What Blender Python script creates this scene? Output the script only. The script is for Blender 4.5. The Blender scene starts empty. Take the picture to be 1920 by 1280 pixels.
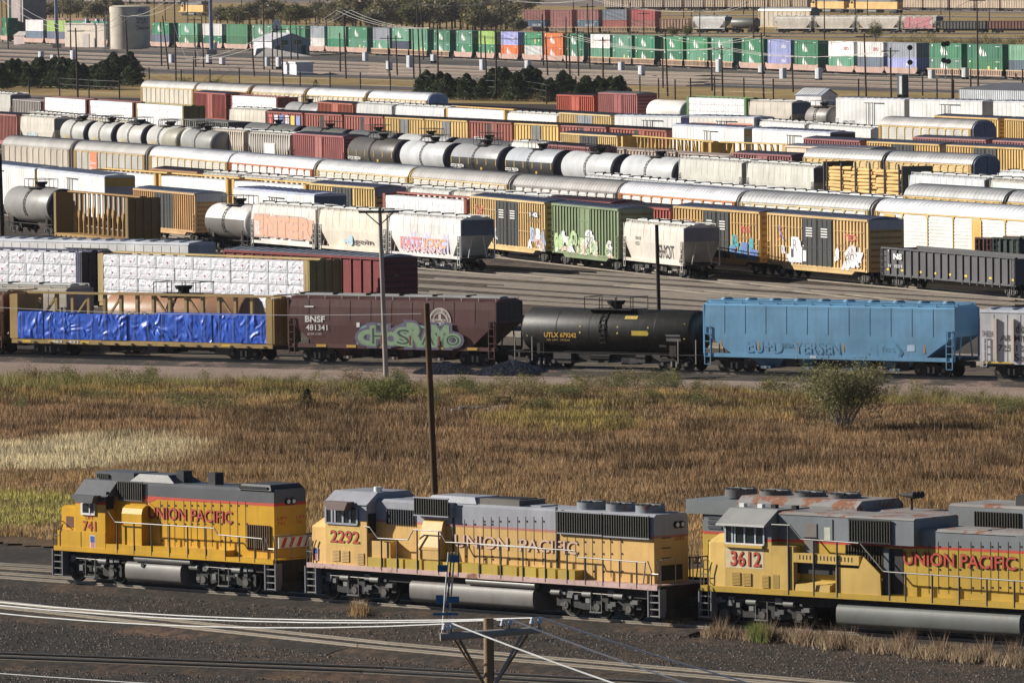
import bpy, math, random
import numpy as np
from mathutils import Matrix, Vector
R = random.Random(7)
NR = np.random.default_rng(11)
C = bpy.context.scene.collection
# ---------------------------------------------------------------- camera
CAMH, FPX, PITCH, ROLL = 28.0, 15500.0, math.atan(780/15500.0), 0.011
cd = bpy.data.cameras.new('camera'); cam = bpy.data.objects.new('camera', cd); C.objects.link(cam)
cd.sensor_width = 36; cd.lens = FPX/1920*36; cd.clip_start = 1; cd.clip_end = 20000
CR = Matrix.Rotation(math.pi/2-PITCH, 3, 'X') @ Matrix.Rotation(-ROLL, 3, 'Z')
cam.matrix_world = Matrix.Translation((0, 0, CAMH)) @ CR.to_4x4()
bpy.context.scene.camera = cam
# ---------------------------------------------------------------- light
sc = bpy.context.scene
w = bpy.data.worlds.new('World'); sc.world = w; w.use_nodes = True
SUNV = Vector((-0.955*math.cos(math.radians(25)), 0.295*math.cos(math.radians(25)), math.sin(math.radians(25)))).normalized()
sky = w.node_tree.nodes.new('ShaderNodeTexSky'); sky.sky_type = 'NISHITA'; sky.sun_disc = False
sky.sun_elevation = math.radians(25); sky.sun_rotation = math.atan2(SUNV.x, SUNV.y)
sky.air_density = .4; sky.dust_density = .2; sky.altitude = 900
bg = w.node_tree.nodes['Background']; bg.inputs[1].default_value = 0.05
w.node_tree.links.new(sky.outputs[0], bg.inputs[0])
sl = bpy.data.lights.new('sun', 'SUN'); sl.energy = 5.0; sl.angle = math.radians(0.5); sl.color = (1, 0.945, 0.85)
so = bpy.data.objects.new('sun', sl); C.objects.link(so); so.rotation_euler = SUNV.to_track_quat('Z', 'Y').to_euler()
sc.view_settings.view_transform = 'Standard'; sc.view_settings.look = 'None'
sc.view_settings.exposure = 0.5; sc.view_settings.gamma = 1
sc.cycles.max_bounces = 5; sc.cycles.diffuse_bounces = 2; sc.cycles.glossy_bounces = 3
# ---------------------------------------------------------------- photograph measurements -> metres
def W(px, py, h=0.0):
    "point of the world at height h that the photograph (1920x1280) shows at px, py"
    d = CR @ Vector((px-960, -(py-640), -FPX))
    t = (h-CAMH)/d.z
    return Vector((d.x*t, d.y*t, h))
CRT = np.array(CR.transposed())
def proj(P):
    q = (np.asarray(P)-np.array([0, 0, CAMH])) @ CRT.T
    return 960+FPX*q[..., 0]/-q[..., 2], 640-FPX*q[..., 1]/-q[..., 2]
RAIL = 0.30
class Frame:
    "a straight stretch of track side seen between two points; local x along the train, -y the sunny near side, z from rail top"
    def __init__(s, a, b, half=1.5):
        t = (b-a); s.L = math.hypot(t.x, t.y); s.yaw = math.atan2(t.y, t.x)
        n = Vector((-t.y, t.x, 0)).normalized()      # away from the camera side
        m = (a+b)/2+n*half
        s.loc = Vector((m.x, m.y, RAIL)); s.half = half
        s.M = Matrix.Translation(s.loc) @ Matrix.Rotation(s.yaw, 4, 'Z'); s.I = s.M.inverted()
    def on(s, px, py, y):
        "local (x, z) of the picture point on the plane local y"
        o = s.I @ Vector((0, 0, CAMH)); d = s.I.to_3x3() @ (CR @ Vector((px-960, -(py-640), -FPX)))
        t = (y-o.y)/d.y
        return o.x+d.x*t, o.z+d.z*t
class Row:
    def __init__(s, h, *pts): s.h = h; s.p = pts
    def y(s, x):
        p = s.p
        if x <= p[0][0]: a, b = p[0], p[1]
        elif x >= p[-1][0]: a, b = p[-2], p[-1]
        else:
            for a, b in zip(p, p[1:]):
                if a[0] <= x <= b[0]: break
        return a[1]+(b[1]-a[1])*(x-a[0])/(b[0]-a[0])
    def at(s, x): return W(x, s.y(x), s.h)
    def frame(s, x0, x1): return Frame(s.at(x0), s.at(x1))
# ---------------------------------------------------------------- materials
MC = {}
def _mat(name):
    m = bpy.data.materials.new(name); m.use_nodes = True
    nt = m.node_tree; b = nt.nodes['Principled BSDF']; return m, nt, b
def N(nt, t, **k):
    n = nt.nodes.new(t)
    for a, v in k.items(): setattr(n, a, v)
    return n
def ramp(nt, fac, stops):
    r = N(nt, 'ShaderNodeValToRGB'); e = r.color_ramp.elements
    while len(e) < len(stops): e.new(0.5)
    for i, (p, c) in enumerate(stops): e[i].position = p; e[i].color = (*c, 1)
    nt.links.new(fac, r.inputs[0]); return r.outputs[0]
def noise(nt, vec, scale, detail=3, rough=.55):
    n = N(nt, 'ShaderNodeTexNoise'); n.inputs['Scale'].default_value = scale; n.inputs['Detail'].default_value = detail
    n.inputs['Roughness'].default_value = rough
    if vec: nt.links.new(vec, n.inputs['Vector'])
    return n.outputs[0]
def mapping(nt, vec, sc_, loc=None):
    m = N(nt, 'ShaderNodeMapping'); m.inputs['Scale'].default_value = sc_; nt.links.new(vec, m.inputs[0])
    if loc is not None: nt.links.new(loc, m.inputs['Location'])
    return m.outputs[0]
def mix(nt, f, a, b, mode='MIX'):
    n = N(nt, 'ShaderNodeMix', data_type='RGBA', blend_type=mode)
    for s, v in ((0, f), (6, a), (7, b)):
        if isinstance(v, bpy.types.NodeSocket): nt.links.new(v, n.inputs[s])
        elif s == 0: n.inputs[0].default_value = v
        else: n.inputs[s].default_value = (*v, 1)
    return n.outputs[2]
DIRT = (.16, .11, .075)
def paint(rgb, rough=.5, dirt=.35, rust=0.0, metal=0.0, seam=0.0):
    "weathered paint: large fading, vertical run-off streaks, grime and (optionally) rust patches"
    key = ('p', tuple(round(v, 3) for v in rgb), rough, dirt, rust, metal, seam)
    if key in MC: return MC[key]
    m, nt, b = _mat('paint'); tc = N(nt, 'ShaderNodeTexCoord'); oi = N(nt, 'ShaderNodeObjectInfo')
    sh = N(nt, 'ShaderNodeVectorMath', operation='SCALE'); nt.links.new(oi.outputs['Location'], sh.inputs[0]); sh.inputs['Scale'].default_value = .7
    v = mapping(nt, tc.outputs['Object'], (1, 1, 1), sh.outputs[0])
    st = mapping(nt, tc.outputs['Object'], (2.2, 2.2, .16), sh.outputs[0])
    big = ramp(nt, noise(nt, v, .45, 4), [(.32, (.80,)*3), (.68, (1.06,)*3)])
    c = mix(nt, 1.0, rgb, big, 'MULTIPLY')
    stf = ramp(nt, noise(nt, st, 1.6, 4, .65), [(.48, (0,)*3), (.78, (1,)*3)])
    k = N(nt, 'ShaderNodeMath', operation='MULTIPLY'); nt.links.new(stf, k.inputs[0]); k.inputs[1].default_value = dirt
    c = mix(nt, k.outputs[0], c, DIRT)
    if rust:
        rf = ramp(nt, noise(nt, v, 1.1, 6, .7), [(.62-rust*.3, (0,)*3), (.68-rust*.3, (1,)*3)])
        c = mix(nt, rf, c, mix(nt, noise(nt, v, 4, 3), (.16, .05, .025), (.34, .16, .09)))
    nt.links.new(c, b.inputs['Base Color']); b.inputs['Roughness'].default_value = rough; b.inputs['Metallic'].default_value = metal
    b.inputs['Specular IOR Level'].default_value = .35
    bp = N(nt, 'ShaderNodeBump'); bp.inputs['Strength'].default_value = .25; bp.inputs['Distance'].default_value = .05
    nt.links.new(noise(nt, v, 1.3, 3), bp.inputs['Height']); nt.links.new(bp.outputs[0], b.inputs['Normal'])
    MC[key] = m; return m
def flat(rgb, rough=.6, metal=0.0):
    key = ('f', rgb, rough, metal)
    if key in MC: return MC[key]
    m, nt, b = _mat('coating'); tc = N(nt, 'ShaderNodeTexCoord')
    c = mix(nt, 1.0, rgb, ramp(nt, noise(nt, tc.outputs['Object'], 2.5, 3), [(.3, (.82,)*3), (.7, (1.08,)*3)]), 'MULTIPLY')
    nt.links.new(c, b.inputs['Base Color']); b.inputs['Roughness'].default_value = rough; b.inputs['Metallic'].default_value = metal
    MC[key] = m; return m
def grain(name, stops, scales=(.15, 1.2, 9), rough=.9, bump=.5, bd=.04):
    "ground of broken stone or soil: broad tone patches plus fine grain"
    m, nt, b = _mat(name); tc = N(nt, 'ShaderNodeTexCoord'); v = tc.outputs['Object']
    a = noise(nt, v, scales[0], 4, .6); f = noise(nt, v, scales[1], 5, .7); g = noise(nt, v, scales[2], 3, .8)
    s1 = N(nt, 'ShaderNodeMath', operation='MULTIPLY_ADD'); nt.links.new(a, s1.inputs[0]); s1.inputs[1].default_value = .5
    s2 = N(nt, 'ShaderNodeMath', operation='MULTIPLY'); nt.links.new(f, s2.inputs[0]); s2.inputs[1].default_value = .5
    nt.links.new(s2.outputs[0], s1.inputs[2])
    c = ramp(nt, s1.outputs[0], stops)
    c = mix(nt, 1.0, c, ramp(nt, g, [(.3, (.45,)*3), (.55, (.95,)*3), (.72, (1.7,)*3)]), 'MULTIPLY')
    nt.links.new(c, b.inputs['Base Color']); b.inputs['Roughness'].default_value = rough; b.inputs['Specular IOR Level'].default_value = .2
    bp = N(nt, 'ShaderNodeBump'); bp.inputs['Strength'].default_value = bump; bp.inputs['Distance'].default_value = bd
    nt.links.new(g, bp.inputs['Height']); nt.links.new(bp.outputs[0], b.inputs['Normal'])
    return m
def attr_mat(name, rough=.85, trans=0.0):
    m, nt, b = _mat(name); a = N(nt, 'ShaderNodeAttribute'); a.attribute_name = 'tint'
    nt.links.new(a.outputs['Color'], b.inputs['Base Color']); b.inputs['Roughness'].default_value = rough
    b.inputs['Specular IOR Level'].default_value = .15
    if trans:
        t = N(nt, 'ShaderNodeBsdfTranslucent'); nt.links.new(a.outputs['Color'], t.inputs[0])
        mx = N(nt, 'ShaderNodeMixShader'); mx.inputs[0].default_value = trans
        nt.links.new(b.outputs[0], mx.inputs[1]); nt.links.new(t.outputs[0], mx.inputs[2])
        nt.links.new(mx.outputs[0], nt.nodes['Material Output'].inputs[0])
    return m
BLACK = flat((.012, .012, .013), .55); IRON = paint((.022, .02, .018), .75, .25); GLASS = flat((.02, .028, .03), .12)
STEEL = paint((.34, .33, .31), .45, .3, 0, .5); WHITEM = flat((.75, .74, .72)); TIE = paint((.05, .042, .036), .9, .12)
RAILM = paint((.29, .245, .19), .55, .3, 0, .1); RIM = flat((.10, .09, .08), .5, .2); WOODP = paint((.085, .055, .038), .85, .4)
# ---------------------------------------------------------------- mesh builder
class MB:
    def __init__(s): s.v = []; s.f = []; s.m = []; s.s = []; s.mats = []
    def mi(s, m):
        if m not in s.mats: s.mats.append(m)
        return s.mats.index(m)
    def add(s, vs, fs, m, smooth=False):
        o = len(s.v); s.v += [tuple(v) for v in vs]; k = s.mi(m)
        for f in fs: s.f.append(tuple(i+o for i in f)); s.m.append(k); s.s.append(smooth)
        return s
    def box(s, x0, x1, y0, y1, z0, z1, m):
        return s.add([(x, y, z) for z in (z0, z1) for y in (y0, y1) for x in (x0, x1)],
                     [(0, 2, 3, 1), (4, 5, 7, 6), (0, 1, 5, 4), (2, 6, 7, 3), (0, 4, 6, 2), (1, 3, 7, 5)], m)
    def loft(s, rings, m, smooth=False, cap=True, closed=True):
        n = len(rings[0]); vs = [p for r in rings for p in r]; fs = []
        for i in range(len(rings)-1):
            for j in range(n if closed else n-1):
                k = (j+1) % n; fs.append((i*n+j, i*n+k, (i+1)*n+k, (i+1)*n+j))
        s.add(vs, fs, m, smooth)
        if cap:
            s.add(rings[0], [tuple(range(n))[::-1]], m); s.add(rings[-1], [tuple(range(n))], m)
        return s
    def px(s, prof, x0, x1, m, smooth=False):    # (y,z) profile along x
        return s.loft([[(x0, y, z) for y, z in prof], [(x1, y, z) for y, z in prof]], m, smooth)
    def py(s, prof, y0, y1, m):                  # (x,z) profile along y
        return s.loft([[(x, y0, z) for x, z in prof], [(x, y1, z) for x, z in prof]], m)
    def pz(s, prof, z0, z1, m):
        return s.loft([[(x, y, z0) for x, y in prof], [(x, y, z1) for x, y in prof]], m)
    def cyl(s, a, b, r, m, n=10, r2=None, cap=True):
        a, b = Vector(a), Vector(b); d = (b-a).normalized(); u = d.orthogonal().normalized(); v = d.cross(u); r2 = r if r2 is None else r2
        ring = lambda c, q: [tuple(c+(u*math.cos(2*math.pi*i/n)+v*math.sin(2*math.pi*i/n))*q) for i in range(n)]
        return s.loft([ring(a, r), ring(b, r2)], m, n > 5, cap)
    def path(s, pts, r, m, n=5):
        for a, b in zip(pts, pts[1:]): s.cyl(a, b, r, m, n)
        return s
    def rect(s, x0, x1, z0, z1, y, m):           # thin sheet facing -y
        return s.add([(x0, y, z0), (x1, y, z0), (x1, y, z1), (x0, y, z1)], [(0, 1, 2, 3)], m)
    def poly(s, pts, y, m): return s.add([(x, y, z) for x, z in pts], [tuple(range(len(pts)))], m)
    def text(s, t, x0, x1, z0, z1, y, m, bold=0.0, face='-y'):
        vs, fs, bb = textmesh(t, bold)
        sx = (x1-x0)/max(1e-6, bb[1]-bb[0]); sz = (z1-z0)/max(1e-6, bb[3]-bb[2])
        if face == '-y': P = [(x0+(a-bb[0])*sx, y, z0+(c-bb[2])*sz) for a, c in vs]
        else: P = [(y, x0+(a-bb[0])*sx, z0+(c-bb[2])*sz) for a, c in vs]     # facing +x, x0..x1 are local y
        return s.add(P, fs, m)
    def build(s, name, parent=None, **k):
        me = bpy.data.meshes.new(name); me.from_pydata(s.v, [], s.f)
        for m in s.mats: me.materials.append(m)
        me.polygons.foreach_set('material_index', s.m); me.polygons.foreach_set('use_smooth', s.s); me.update()
        o = bpy.data.objects.new(name, me); C.objects.link(o)
        if parent is not None: o.parent = parent
        for a, v in k.items(): o[a] = v
        return o
TC = {}
def textmesh(t, bold):
    k = (t, bold)
    if k not in TC:
        cu = bpy.data.curves.new('t', 'FONT'); cu.body = t; cu.offset = bold; cu.resolution_u = 3; cu.fill_mode = 'FRONT'
        ob = bpy.data.objects.new('t', cu); me = bpy.data.meshes.new_from_object(ob)
        vs = [(v.co.x, v.co.y) for v in me.vertices]; fs = [tuple(p.vertices) for p in me.polygons]
        bpy.data.objects.remove(ob); bpy.data.curves.remove(cu); bpy.data.meshes.remove(me)
        xs = [v[0] for v in vs]; ys = [v[1] for v in vs]
        TC[k] = (vs, fs, (min(xs)+bold, max(xs)-bold, min(ys)+bold, max(ys)-bold))
    return TC[k]
def lay(mb, t, x0, x1, z0, z1, y, fill, line=None, halo=None, b=.03):
    "lettering with outline and halo, each layer a centimetre proud of the one below"
    if halo: mb.text(t, x0, x1, z0, z1, y-.008, halo, b+.07)
    if line: mb.text(t, x0, x1, z0, z1, y-.014, line, b+.022)
    mb.text(t, x0, x1, z0, z1, y-.024, fill, b)
def thing(name, label, cat, F=None, group=None, loc=None, rz=0):
    o = bpy.data.objects.new(name, None); C.objects.link(o); o.empty_display_size = .5
    if F: o.location = F.loc; o.rotation_euler = (0, 0, F.yaw)
    else: o.location = loc; o.rotation_euler = (0, 0, rz)
    o['label'] = label; o['category'] = cat
    if group: o['group'] = group
    return o
def tagm(o, label, cat, group=None):
    o['label'] = label; o['category'] = cat
    if group: o['group'] = group
    return o
def dup(o, parent=None):
    c = o.copy(); C.objects.link(c)
    if parent is not None: c.parent = parent
    for ch in [x for x in o.children]: dup(ch, c)
    return c
ORD = 'first second third fourth fifth sixth seventh eighth ninth tenth eleventh twelfth thirteenth fourteenth fifteenth sixteenth seventeenth eighteenth nineteenth twentieth twenty-first twenty-second twenty-third twenty-fourth twenty-fifth twenty-sixth twenty-seventh twenty-eighth twenty-ninth thirtieth thirty-first thirty-second thirty-third thirty-fourth thirty-fifth thirty-sixth thirty-seventh thirty-eighth thirty-ninth fortieth'.split()
ORD += ['forty-'+o for o in ORD[:9]]
# ---------------------------------------------------------------- running gear, shared
def _truck(full):
    b = MB()
    for y in (-1.0, .92):
        b.py([(-1.15, .36), (-1.1, .62), (-.45, .78), (.45, .78), (1.1, .62), (1.15, .36), (.75, .34), (.45, .2), (-.45, .2), (-.75, .34)], y, y+.1, IRON)
        for x in (-.18, .18): b.cyl((x, y-.02, .28), (x, y-.02, .66), .07, STEEL if full else IRON, 6)
        for x in (-.88, .88): b.cyl((x, y-.08, .45), (x, y+.1, .45), .13, RIM, 8)
    b.box(-.25, .25, -.9, .9, .5, .85, IRON)
    if not full:
        for x in (-.88, .88):
            for y in (-.76, .70): b.cyl((x, y, .45), (x, y+.09, .45), .45, IRON, 14)
    return b
def _wheel():
    b = MB(); b.cyl((0, -.06, 0), (0, .06, 0), .45, IRON, 20); b.cyl((0, -.075, 0), (0, .0, 0), .42, RIM, 20); b.cyl((0, -.085, 0), (0, 0, 0), .37, IRON, 20)
    b.cyl((0, -.1, 0), (0, 0, 0), .1, RIM, 8); return b
PROTO = {}
def part(o, parent, loc=(0, 0, 0), rz=0):
    c = o.copy(); C.objects.link(c); c.parent = parent; c.location = loc; c.rotation_euler = (0, 0, rz); return c
def pm(key, fn, name):
    "shared mesh parts: the first use builds the mesh"
    if key not in PROTO:
        o = fn().build(name); PROTO[key] = o; C.objects.unlink(o)
    return PROTO[key]
def trucks(root, L, d, off=1.9):
    for s in (-1, 1):
        if d >= 2:
            t = part(pm('truck2', lambda: _truck(True), 'truck'), root, (s*(L/2-off), 0, 0))
            for x in (-.88, .88):
                part(pm('wheel', _wheel, 'wheel'), t, (x, -.72, .45)); part(pm('wheel', _wheel, 'wheel'), t, (x, .72, .45), math.pi)
        elif d == 1: part(pm('truck1', lambda: _truck(False), 'truck'), root, (s*(L/2-off), 0, 0))
def under(b, L):
    b.box(-L/2-.45, L/2+.45, -.2, .2, .72, 1.0, BLACK)
    for s in (-1, 1): b.box(s*(L/2+.45)-.12, s*(L/2+.45)+.12, -.16, .16, .62, .98, IRON)
def ladder(b, x, y, z0, z1, m, w=.42, ax='x'):
    n = max(2, int((z1-z0)/.4))
    for dx in (-w/2, w/2): b.box(x+dx-.025, x+dx+.025, y-.03, y+.02, z0, z1, m)
    for i in range(n+1):
        z = z0+(z1-z0)*i/n; b.box(x-w/2, x+w/2, y-.035, y-.0, z-.02, z+.02, m)
def gear(root, L):
    "dark blocks added to blacken the space below the floor, with one reservoir"
    b = MB(); rr = random.Random(int(L*10))
    b.box(-L/2+2.9, L/2-2.9, -.5, .5, .62, 1.0, IRON)
    for i in range(int(L/1.1)): x = -L/2+3+(L-6)*rr.random(); w_ = rr.uniform(.15, .7); b.box(x-w_, x+w_, rr.uniform(-1.2, -.5), rr.uniform(0, 1), rr.uniform(.3, .6), .98, rr.choice([IRON, BLACK, flat((.05, .045, .04))]))  # dark filler hides the lit ground behind, underbody shade made solid
    b.cyl((-1.2, -1.0, .75), (.2, -1.0, .75), .2, IRON, 10); b.build('underbody_fill', root)
def end_ladder(root, L, y, z0, z1, m):
    for s in (-1, 1):
        b = MB(); ladder(b, s*(L/2-.28), y-.05, z0, z1, m); b.build('ladder', root)
YEL = (.62, .40, .13); YEL2 = (.70, .50, .22); RED = (.33, .075, .05); RUSTR = (.27, .085, .06); WHT = (.78, .77, .75); GRY = (.42, .42, .42)
BEI = (.58, .53, .44); DKG = (.075, .075, .07); GRN = (.17, .25, .13); SIL = (.60, .60, .60); TAN = (.50, .44, .36); PINKR = (.42, .17, .14)
def boxcar(F, label, col=YEL, roof=(.20, .22, .27), H=4.95, door='double', dcol=(.05, .055, .055), rib=.62, d=1, endc=None, marks=None, group=None, endtop=None, open_door=False, name='boxcar'):
    L = F.L; r = thing(name, label, 'boxcar', F, group); P = paint(col); hw = 1.42
    b = MB(); b.box(-L/2, L/2, -hw, hw, 1.0, H, P); under(b, L)
    b.box(-L/2, L/2, -hw-.135, -hw-.003, H-.16, H+.01, P); b.box(-L/2, L/2, -hw-.09, -hw-.003, 1.0, 1.18, P)
    b.py([(-L/2+2.6, 1.0), (-L/2+3.2, .72), (L/2-3.2, .72), (L/2-2.6, 1.0)], -hw-.05, -hw+.1, P)
    for s in (-1, 1): b.box(s*L/2-.07, s*L/2+.07, -hw-.085, hw+.05, 1.02, H-.02, P)
    dw = {'double': 2.3*L/15.5, 'single': 1.35, 'plug': 1.7, None: 0}[door]
    n = max(4, int(L/rib)); 
    for i in range(1, n):
        x = -L/2+L*i/n
        if abs(x) > dw+.1: b.box(x-.055, x+.055, -hw-.105, -hw-.002, 1.15, H-.1, P); b.box(x-.055, x+.055, hw+.002, hw+.08, 1.15, H-.1, P)
    if d >= 2 and door == 'double':
        for z in (1.0+(H-1)*.36, 1.0+(H-1)*.74): 
            for s in (-1, 1): b.box(min(s*(dw+.2), s*(L/2-.9)), max(s*(dw+.2), s*(L/2-.9)), -hw-.07, -hw-.001, z, z+.06, P)
    if marks: marks(b, L, H, -hw-.1)
    b.build('body', r)
    e = MB(); Pe = paint(endc or tuple(v*.85 for v in col), .6, .4, .15)  # ends darker than the sides, their shade mixed into the paint
    for k in range(8):
        z = 1.2+(H-1.5)*k/7.5; e.box(L/2+.072, L/2+.13, -hw+.15, hw-.15, z, z+.17, Pe)
    if endtop: e.box(L/2+.072, L/2+.135, -hw+.02, hw-.02, H-.75, H-.03, paint(endtop))
    e.build('end_panel', r)
    q = MB(); Rm = paint(roof, .45, .35, 0, .3); q.px([(-hw-.08, H+.012), (0, H+.2), (hw+.08, H+.012)], -L/2-.05, L/2+.05, Rm)
    for i in range(int(L/1.1)+1):
        x = -L/2+.05+i*(L-.1)/int(L/1.1); q.px([(-hw-.06, H+.07), (0, H+.25), (hw+.06, H+.07), (0, H+.1)], x-.04, x+.04, Rm)
    q.build('roof', r)
    if door:
        Dm = paint(dcol)
        for (x0, x1) in ([(-dw, -.03), (.03, dw)] if door == 'double' else [(-dw, dw)] if not open_door else [(.1, dw*1.6)]):
            g = MB(); g.box(x0, x1, -hw-.09, -hw-.004, 1.2, H-.2, Dm)
            k = 4 if door == 'double' else 3
            for i in range(k): x = x0+.1+(x1-x0-.2)*i/(k-1); g.box(x-.05, x+.05, -hw-.13, -hw-.092, 1.15, H-.25, Dm)
            for z in (H*.5, H*.76): g.box(x0+.02, x1-.02, -hw-.125, -hw-.091, z, z+.08, Dm)
            if d >= 2 and door == 'double':
                for zz in (H-1.0, H-1.2, H-1.4, H-1.6): g.rect(x0+.28*(x1-x0), x0+.72*(x1-x0), zz, zz+.09, -hw-.132, WHITEM)
            g.build('door', r)
        if open_door:
            g = MB(); g.box(-dw, .05, -hw-.02, -hw-.003, 1.22, H-.22, BLACK); g.build('doorway', r)
    if d >= 1: end_ladder(r, L, -hw-.06, 1.0, 1.0+(H-1)*.45 if d > 1 else 2.6, paint(col))
    trucks(r, L, d); return r
def reefer(F, label, col=WHT, H=4.75, roof=(.48, .50, .56), d=1, endc=(.26, .28, .32), stripe=None, marks=None, endtop=None, group=None):
    L = F.L; r = thing('refrigerator_car', label, 'refrigerator car', F, group); P = paint(col, .5, .18); hw = 1.47
    b = MB(); b.box(-L/2, L/2, -hw, hw, .95, H, P); under(b, L)
    n = int(L/.9)
    for i in range(1, n): x = -L/2+L*i/n; b.box(x-.02, x+.02, -hw-.018, -hw-.001, 1.0, H-.1, P)
    if stripe: b.rect(-L/2+.3, L/2-.3, H-.95, H-.62, -hw-.022, paint(stripe, .6, .3))
    if marks: marks(b, L, H, -hw-.02)
    b.build('body', r)
    q = MB(); Rm = paint(roof, .5, .3)
    q.px([(-hw-.03, H+.003), (-hw+.12, H+.16), (0, H+.26), (hw-.12, H+.16), (hw+.03, H+.003)], -L/2-.04, L/2+.04, Rm); 
    for i in range(int(L/1.5)): x = -L/2+.6+i*1.5; q.box(x, x+.05, -hw+.2, hw-.2, H+.2, H+.29, Rm)
    q.build('roof', r)
    e = MB(); e.box(L/2+.003, L/2+.07, -hw+.03, hw-.03, .97, H-.03, paint(endc, .6))  # end tone mostly darker than the sides, shade included in it
    if endtop: e.box(L/2+.072, L/2+.11, -hw+.06, hw-.06, H-.85, H-.05, paint(endtop))
    e.build('end_panel', r)
    g = MB(); w_ = 1.0; g.box(-w_, w_, -hw-.09, -hw-.02, 1.1, H-.45, P)
    for x in (-.7, -.15, .15, .7): g.box(x-.025, x+.025, -hw-.13, -hw-.092, 1.1, H-.4, IRON)
    g.box(-w_-.1, w_*3.2, -hw-.13, -hw-.05, H-.44, H-.37, IRON); g.box(-w_-.1, w_*3.2, -hw-.13, -hw-.05, 1.0, 1.07, IRON)
    g.build('door', r); end_ladder(r, L, -hw-.04, .8, 2.6, P) if d > 0 else 0
    trucks(r, L, d); return r
def hopper(F, label, col=BEI, H=4.15, d=1, rib=0, endc=None, marks=None, group=None, roofc=None, bulge=.07, walk=(.62, .62, .60), hatch='trough', slope=1.9, name='covered_hopper', rails=True, grad=None, zcut=2.9):
    L = F.L; r = thing(name, label, 'hopper car', F, group); P = paint(col, .5, .28, .0); hw = 1.5
    b = MB(); dz = zcut-1.22; lv = [(1.22, slope, bulge*2.0), (1.22+dz*.42, slope*.60, bulge*.9), (1.22+dz*.8, slope*.2, .0), (zcut, 0, 0), (3.6, 0, bulge*.4), (H, 0, bulge*1.4), (H+.02, .0, bulge*1.4+.03), (H+.22, .0, .62)]
    rings = [[(-L/2+e, -hw+w_, z), (L/2-e, -hw+w_, z), (L/2-e, hw-w_, z), (-L/2+e, hw-w_, z)] for z, e, w_ in lv]
    for a, c in zip(rings, rings[1:]): b.loft([a, c], P, cap=False)
    b.add(rings[-1], [(0, 1, 2, 3)], P); b.add(rings[0], [(3, 2, 1, 0)], P)
    n = int(L/rib) if rib else int(L/1.45)
    for i in range(1, n):
        x = -L/2+L*i/n; e = max(0, abs(x)-(L/2-slope)); z0 = 1.25+1.6*e/slope
        if rib: b.box(x-.05, x+.05, -hw-.06, -hw+.1, z0, H-.02, P)
        else: b.loft([[(x-.03, -hw+w_-.015, z), (x+.03, -hw+w_-.015, z), (x+.03, -hw+w_+.05, z), (x-.03, -hw+w_+.05, z)] for z, _, w_ in lv[3:6]], P)
    if marks: marks(b, L, H, -hw+.0)
    b.build('body', r)
    s_ = MB(); s_.box(-L/2, L/2, -hw-.02, -hw+.14, 1.0, 1.24, P); s_.box(-L/2, L/2, hw-.14, hw+.02, 1.0, 1.24, P); under(s_, L)
    for sx in (-1, 1):
        for y in (-hw, hw-.08): s_.box(sx*L/2-.05, sx*L/2+.05, y, y+.08, 1.2, H+.02, P)
        s_.box(sx*(L/2-.9)-.9, sx*(L/2-.9)+.9, -hw+.15, hw-.15, 1.02, 1.12, IRON)
        for y in (-.8, .8): s_.cyl((sx*(L/2-.05), y, 1.1), (sx*(L/2-.05), y*.35, H-.3), .05, P, 6)
    s_.build('frame', r)
    u = MB(); nb = 4 if L > 17 else 3 if L > 13 else 2; Dm = paint(tuple(v*.5 for v in col), .7, .5) if d > 1 else IRON  # bays take a darkened body paint, shade under the car put in
    span = L-2*slope-1.6
    for i in range(nb):
        x = -span/2+span*(i+.5)/nb; h_ = span/nb/2
        u.loft([[(x-h_*.98, -1.2, 1.25), (x+h_*.98, -1.2, 1.25), (x+h_*.98, 1.2, 1.25), (x-h_*.98, 1.2, 1.25)], [(x-.55, -.7, .36), (x+.55, -.7, .36), (x+.55, .7, .36), (x-.55, .7, .36)]], Dm)
        u.box(x-.35, x+.35, -1.3, 1.3, .34, .5, Dm if d > 1 else IRON)
        if d > 1: u.cyl((x, -1.34, .42), (x, -1.2, .42), .1, STEEL, 8)
    u.build('hopper_bay', r)
    if endc: 
        e = MB(); e.loft([[(L/2+.004, -hw+.1, 2.9), (L/2+.004, hw-.1, 2.9), (L/2+.03, hw-.1, 2.9), (L/2+.03, -hw+.1, 2.9)], [(L/2+.004, -hw+.16, H), (L/2+.004, hw-.16, H), (L/2+.03, hw-.16, H), (L/2+.03, -hw+.16, H)]], paint(endc)); e.build('end_panel', r)  # end panel in a darker tone, carrying the shade of that end
    if rails:
        k = MB(); Wm = paint(walk, .5, .2); zt = H+.22
        for y in (-1.25, 1.25):
            k.box(-L/2+.1, L/2-.1, y-.03, y+.03, zt+.05, zt+.10, Wm)
            m_ = max(3, int(L/1.25))
            for i in range(m_+1): x = -L/2+.12+(L-.24)*i/m_; k.box(x-.03, x+.03, y-.03, y+.03, H+.02, zt+.05, Wm)
        for y in (-.95, .75): k.box(-L/2+.1, L/2-.1, y, y+.2, zt+.02, zt+.05, Wm)
        k.build('roof_walkway', r)
        if hatch == 'trough':
            h_ = MB(); m_ = max(2, int(L/2.6))
            for i in range(m_):
                x0 = -L/2+.3+(L-.6)*i/m_; h_.px([(-.5, zt), (-.42, zt+.1), (0, zt+.14), (.42, zt+.1), (.5, zt)], x0+.04, x0+(L-.6)/m_-.06, Wm)
                h_.box(x0-.03, x0+.05, -.55, .55, zt, zt+.19, IRON)
            h_.build('roof_hatch', r)
        else:
            m_ = 10
            for i in range(m_):
                x = -L/2+1+(L-2)*i/(m_-1); h_ = MB(); h_.cyl((x, -.35, zt), (x, -.35, zt+.16), .38, P, 14); h_.cyl((x, -.35, zt+.16), (x, -.35, zt+.22), .3, STEEL, 12); h_.build('roof_hatch', r)
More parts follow.
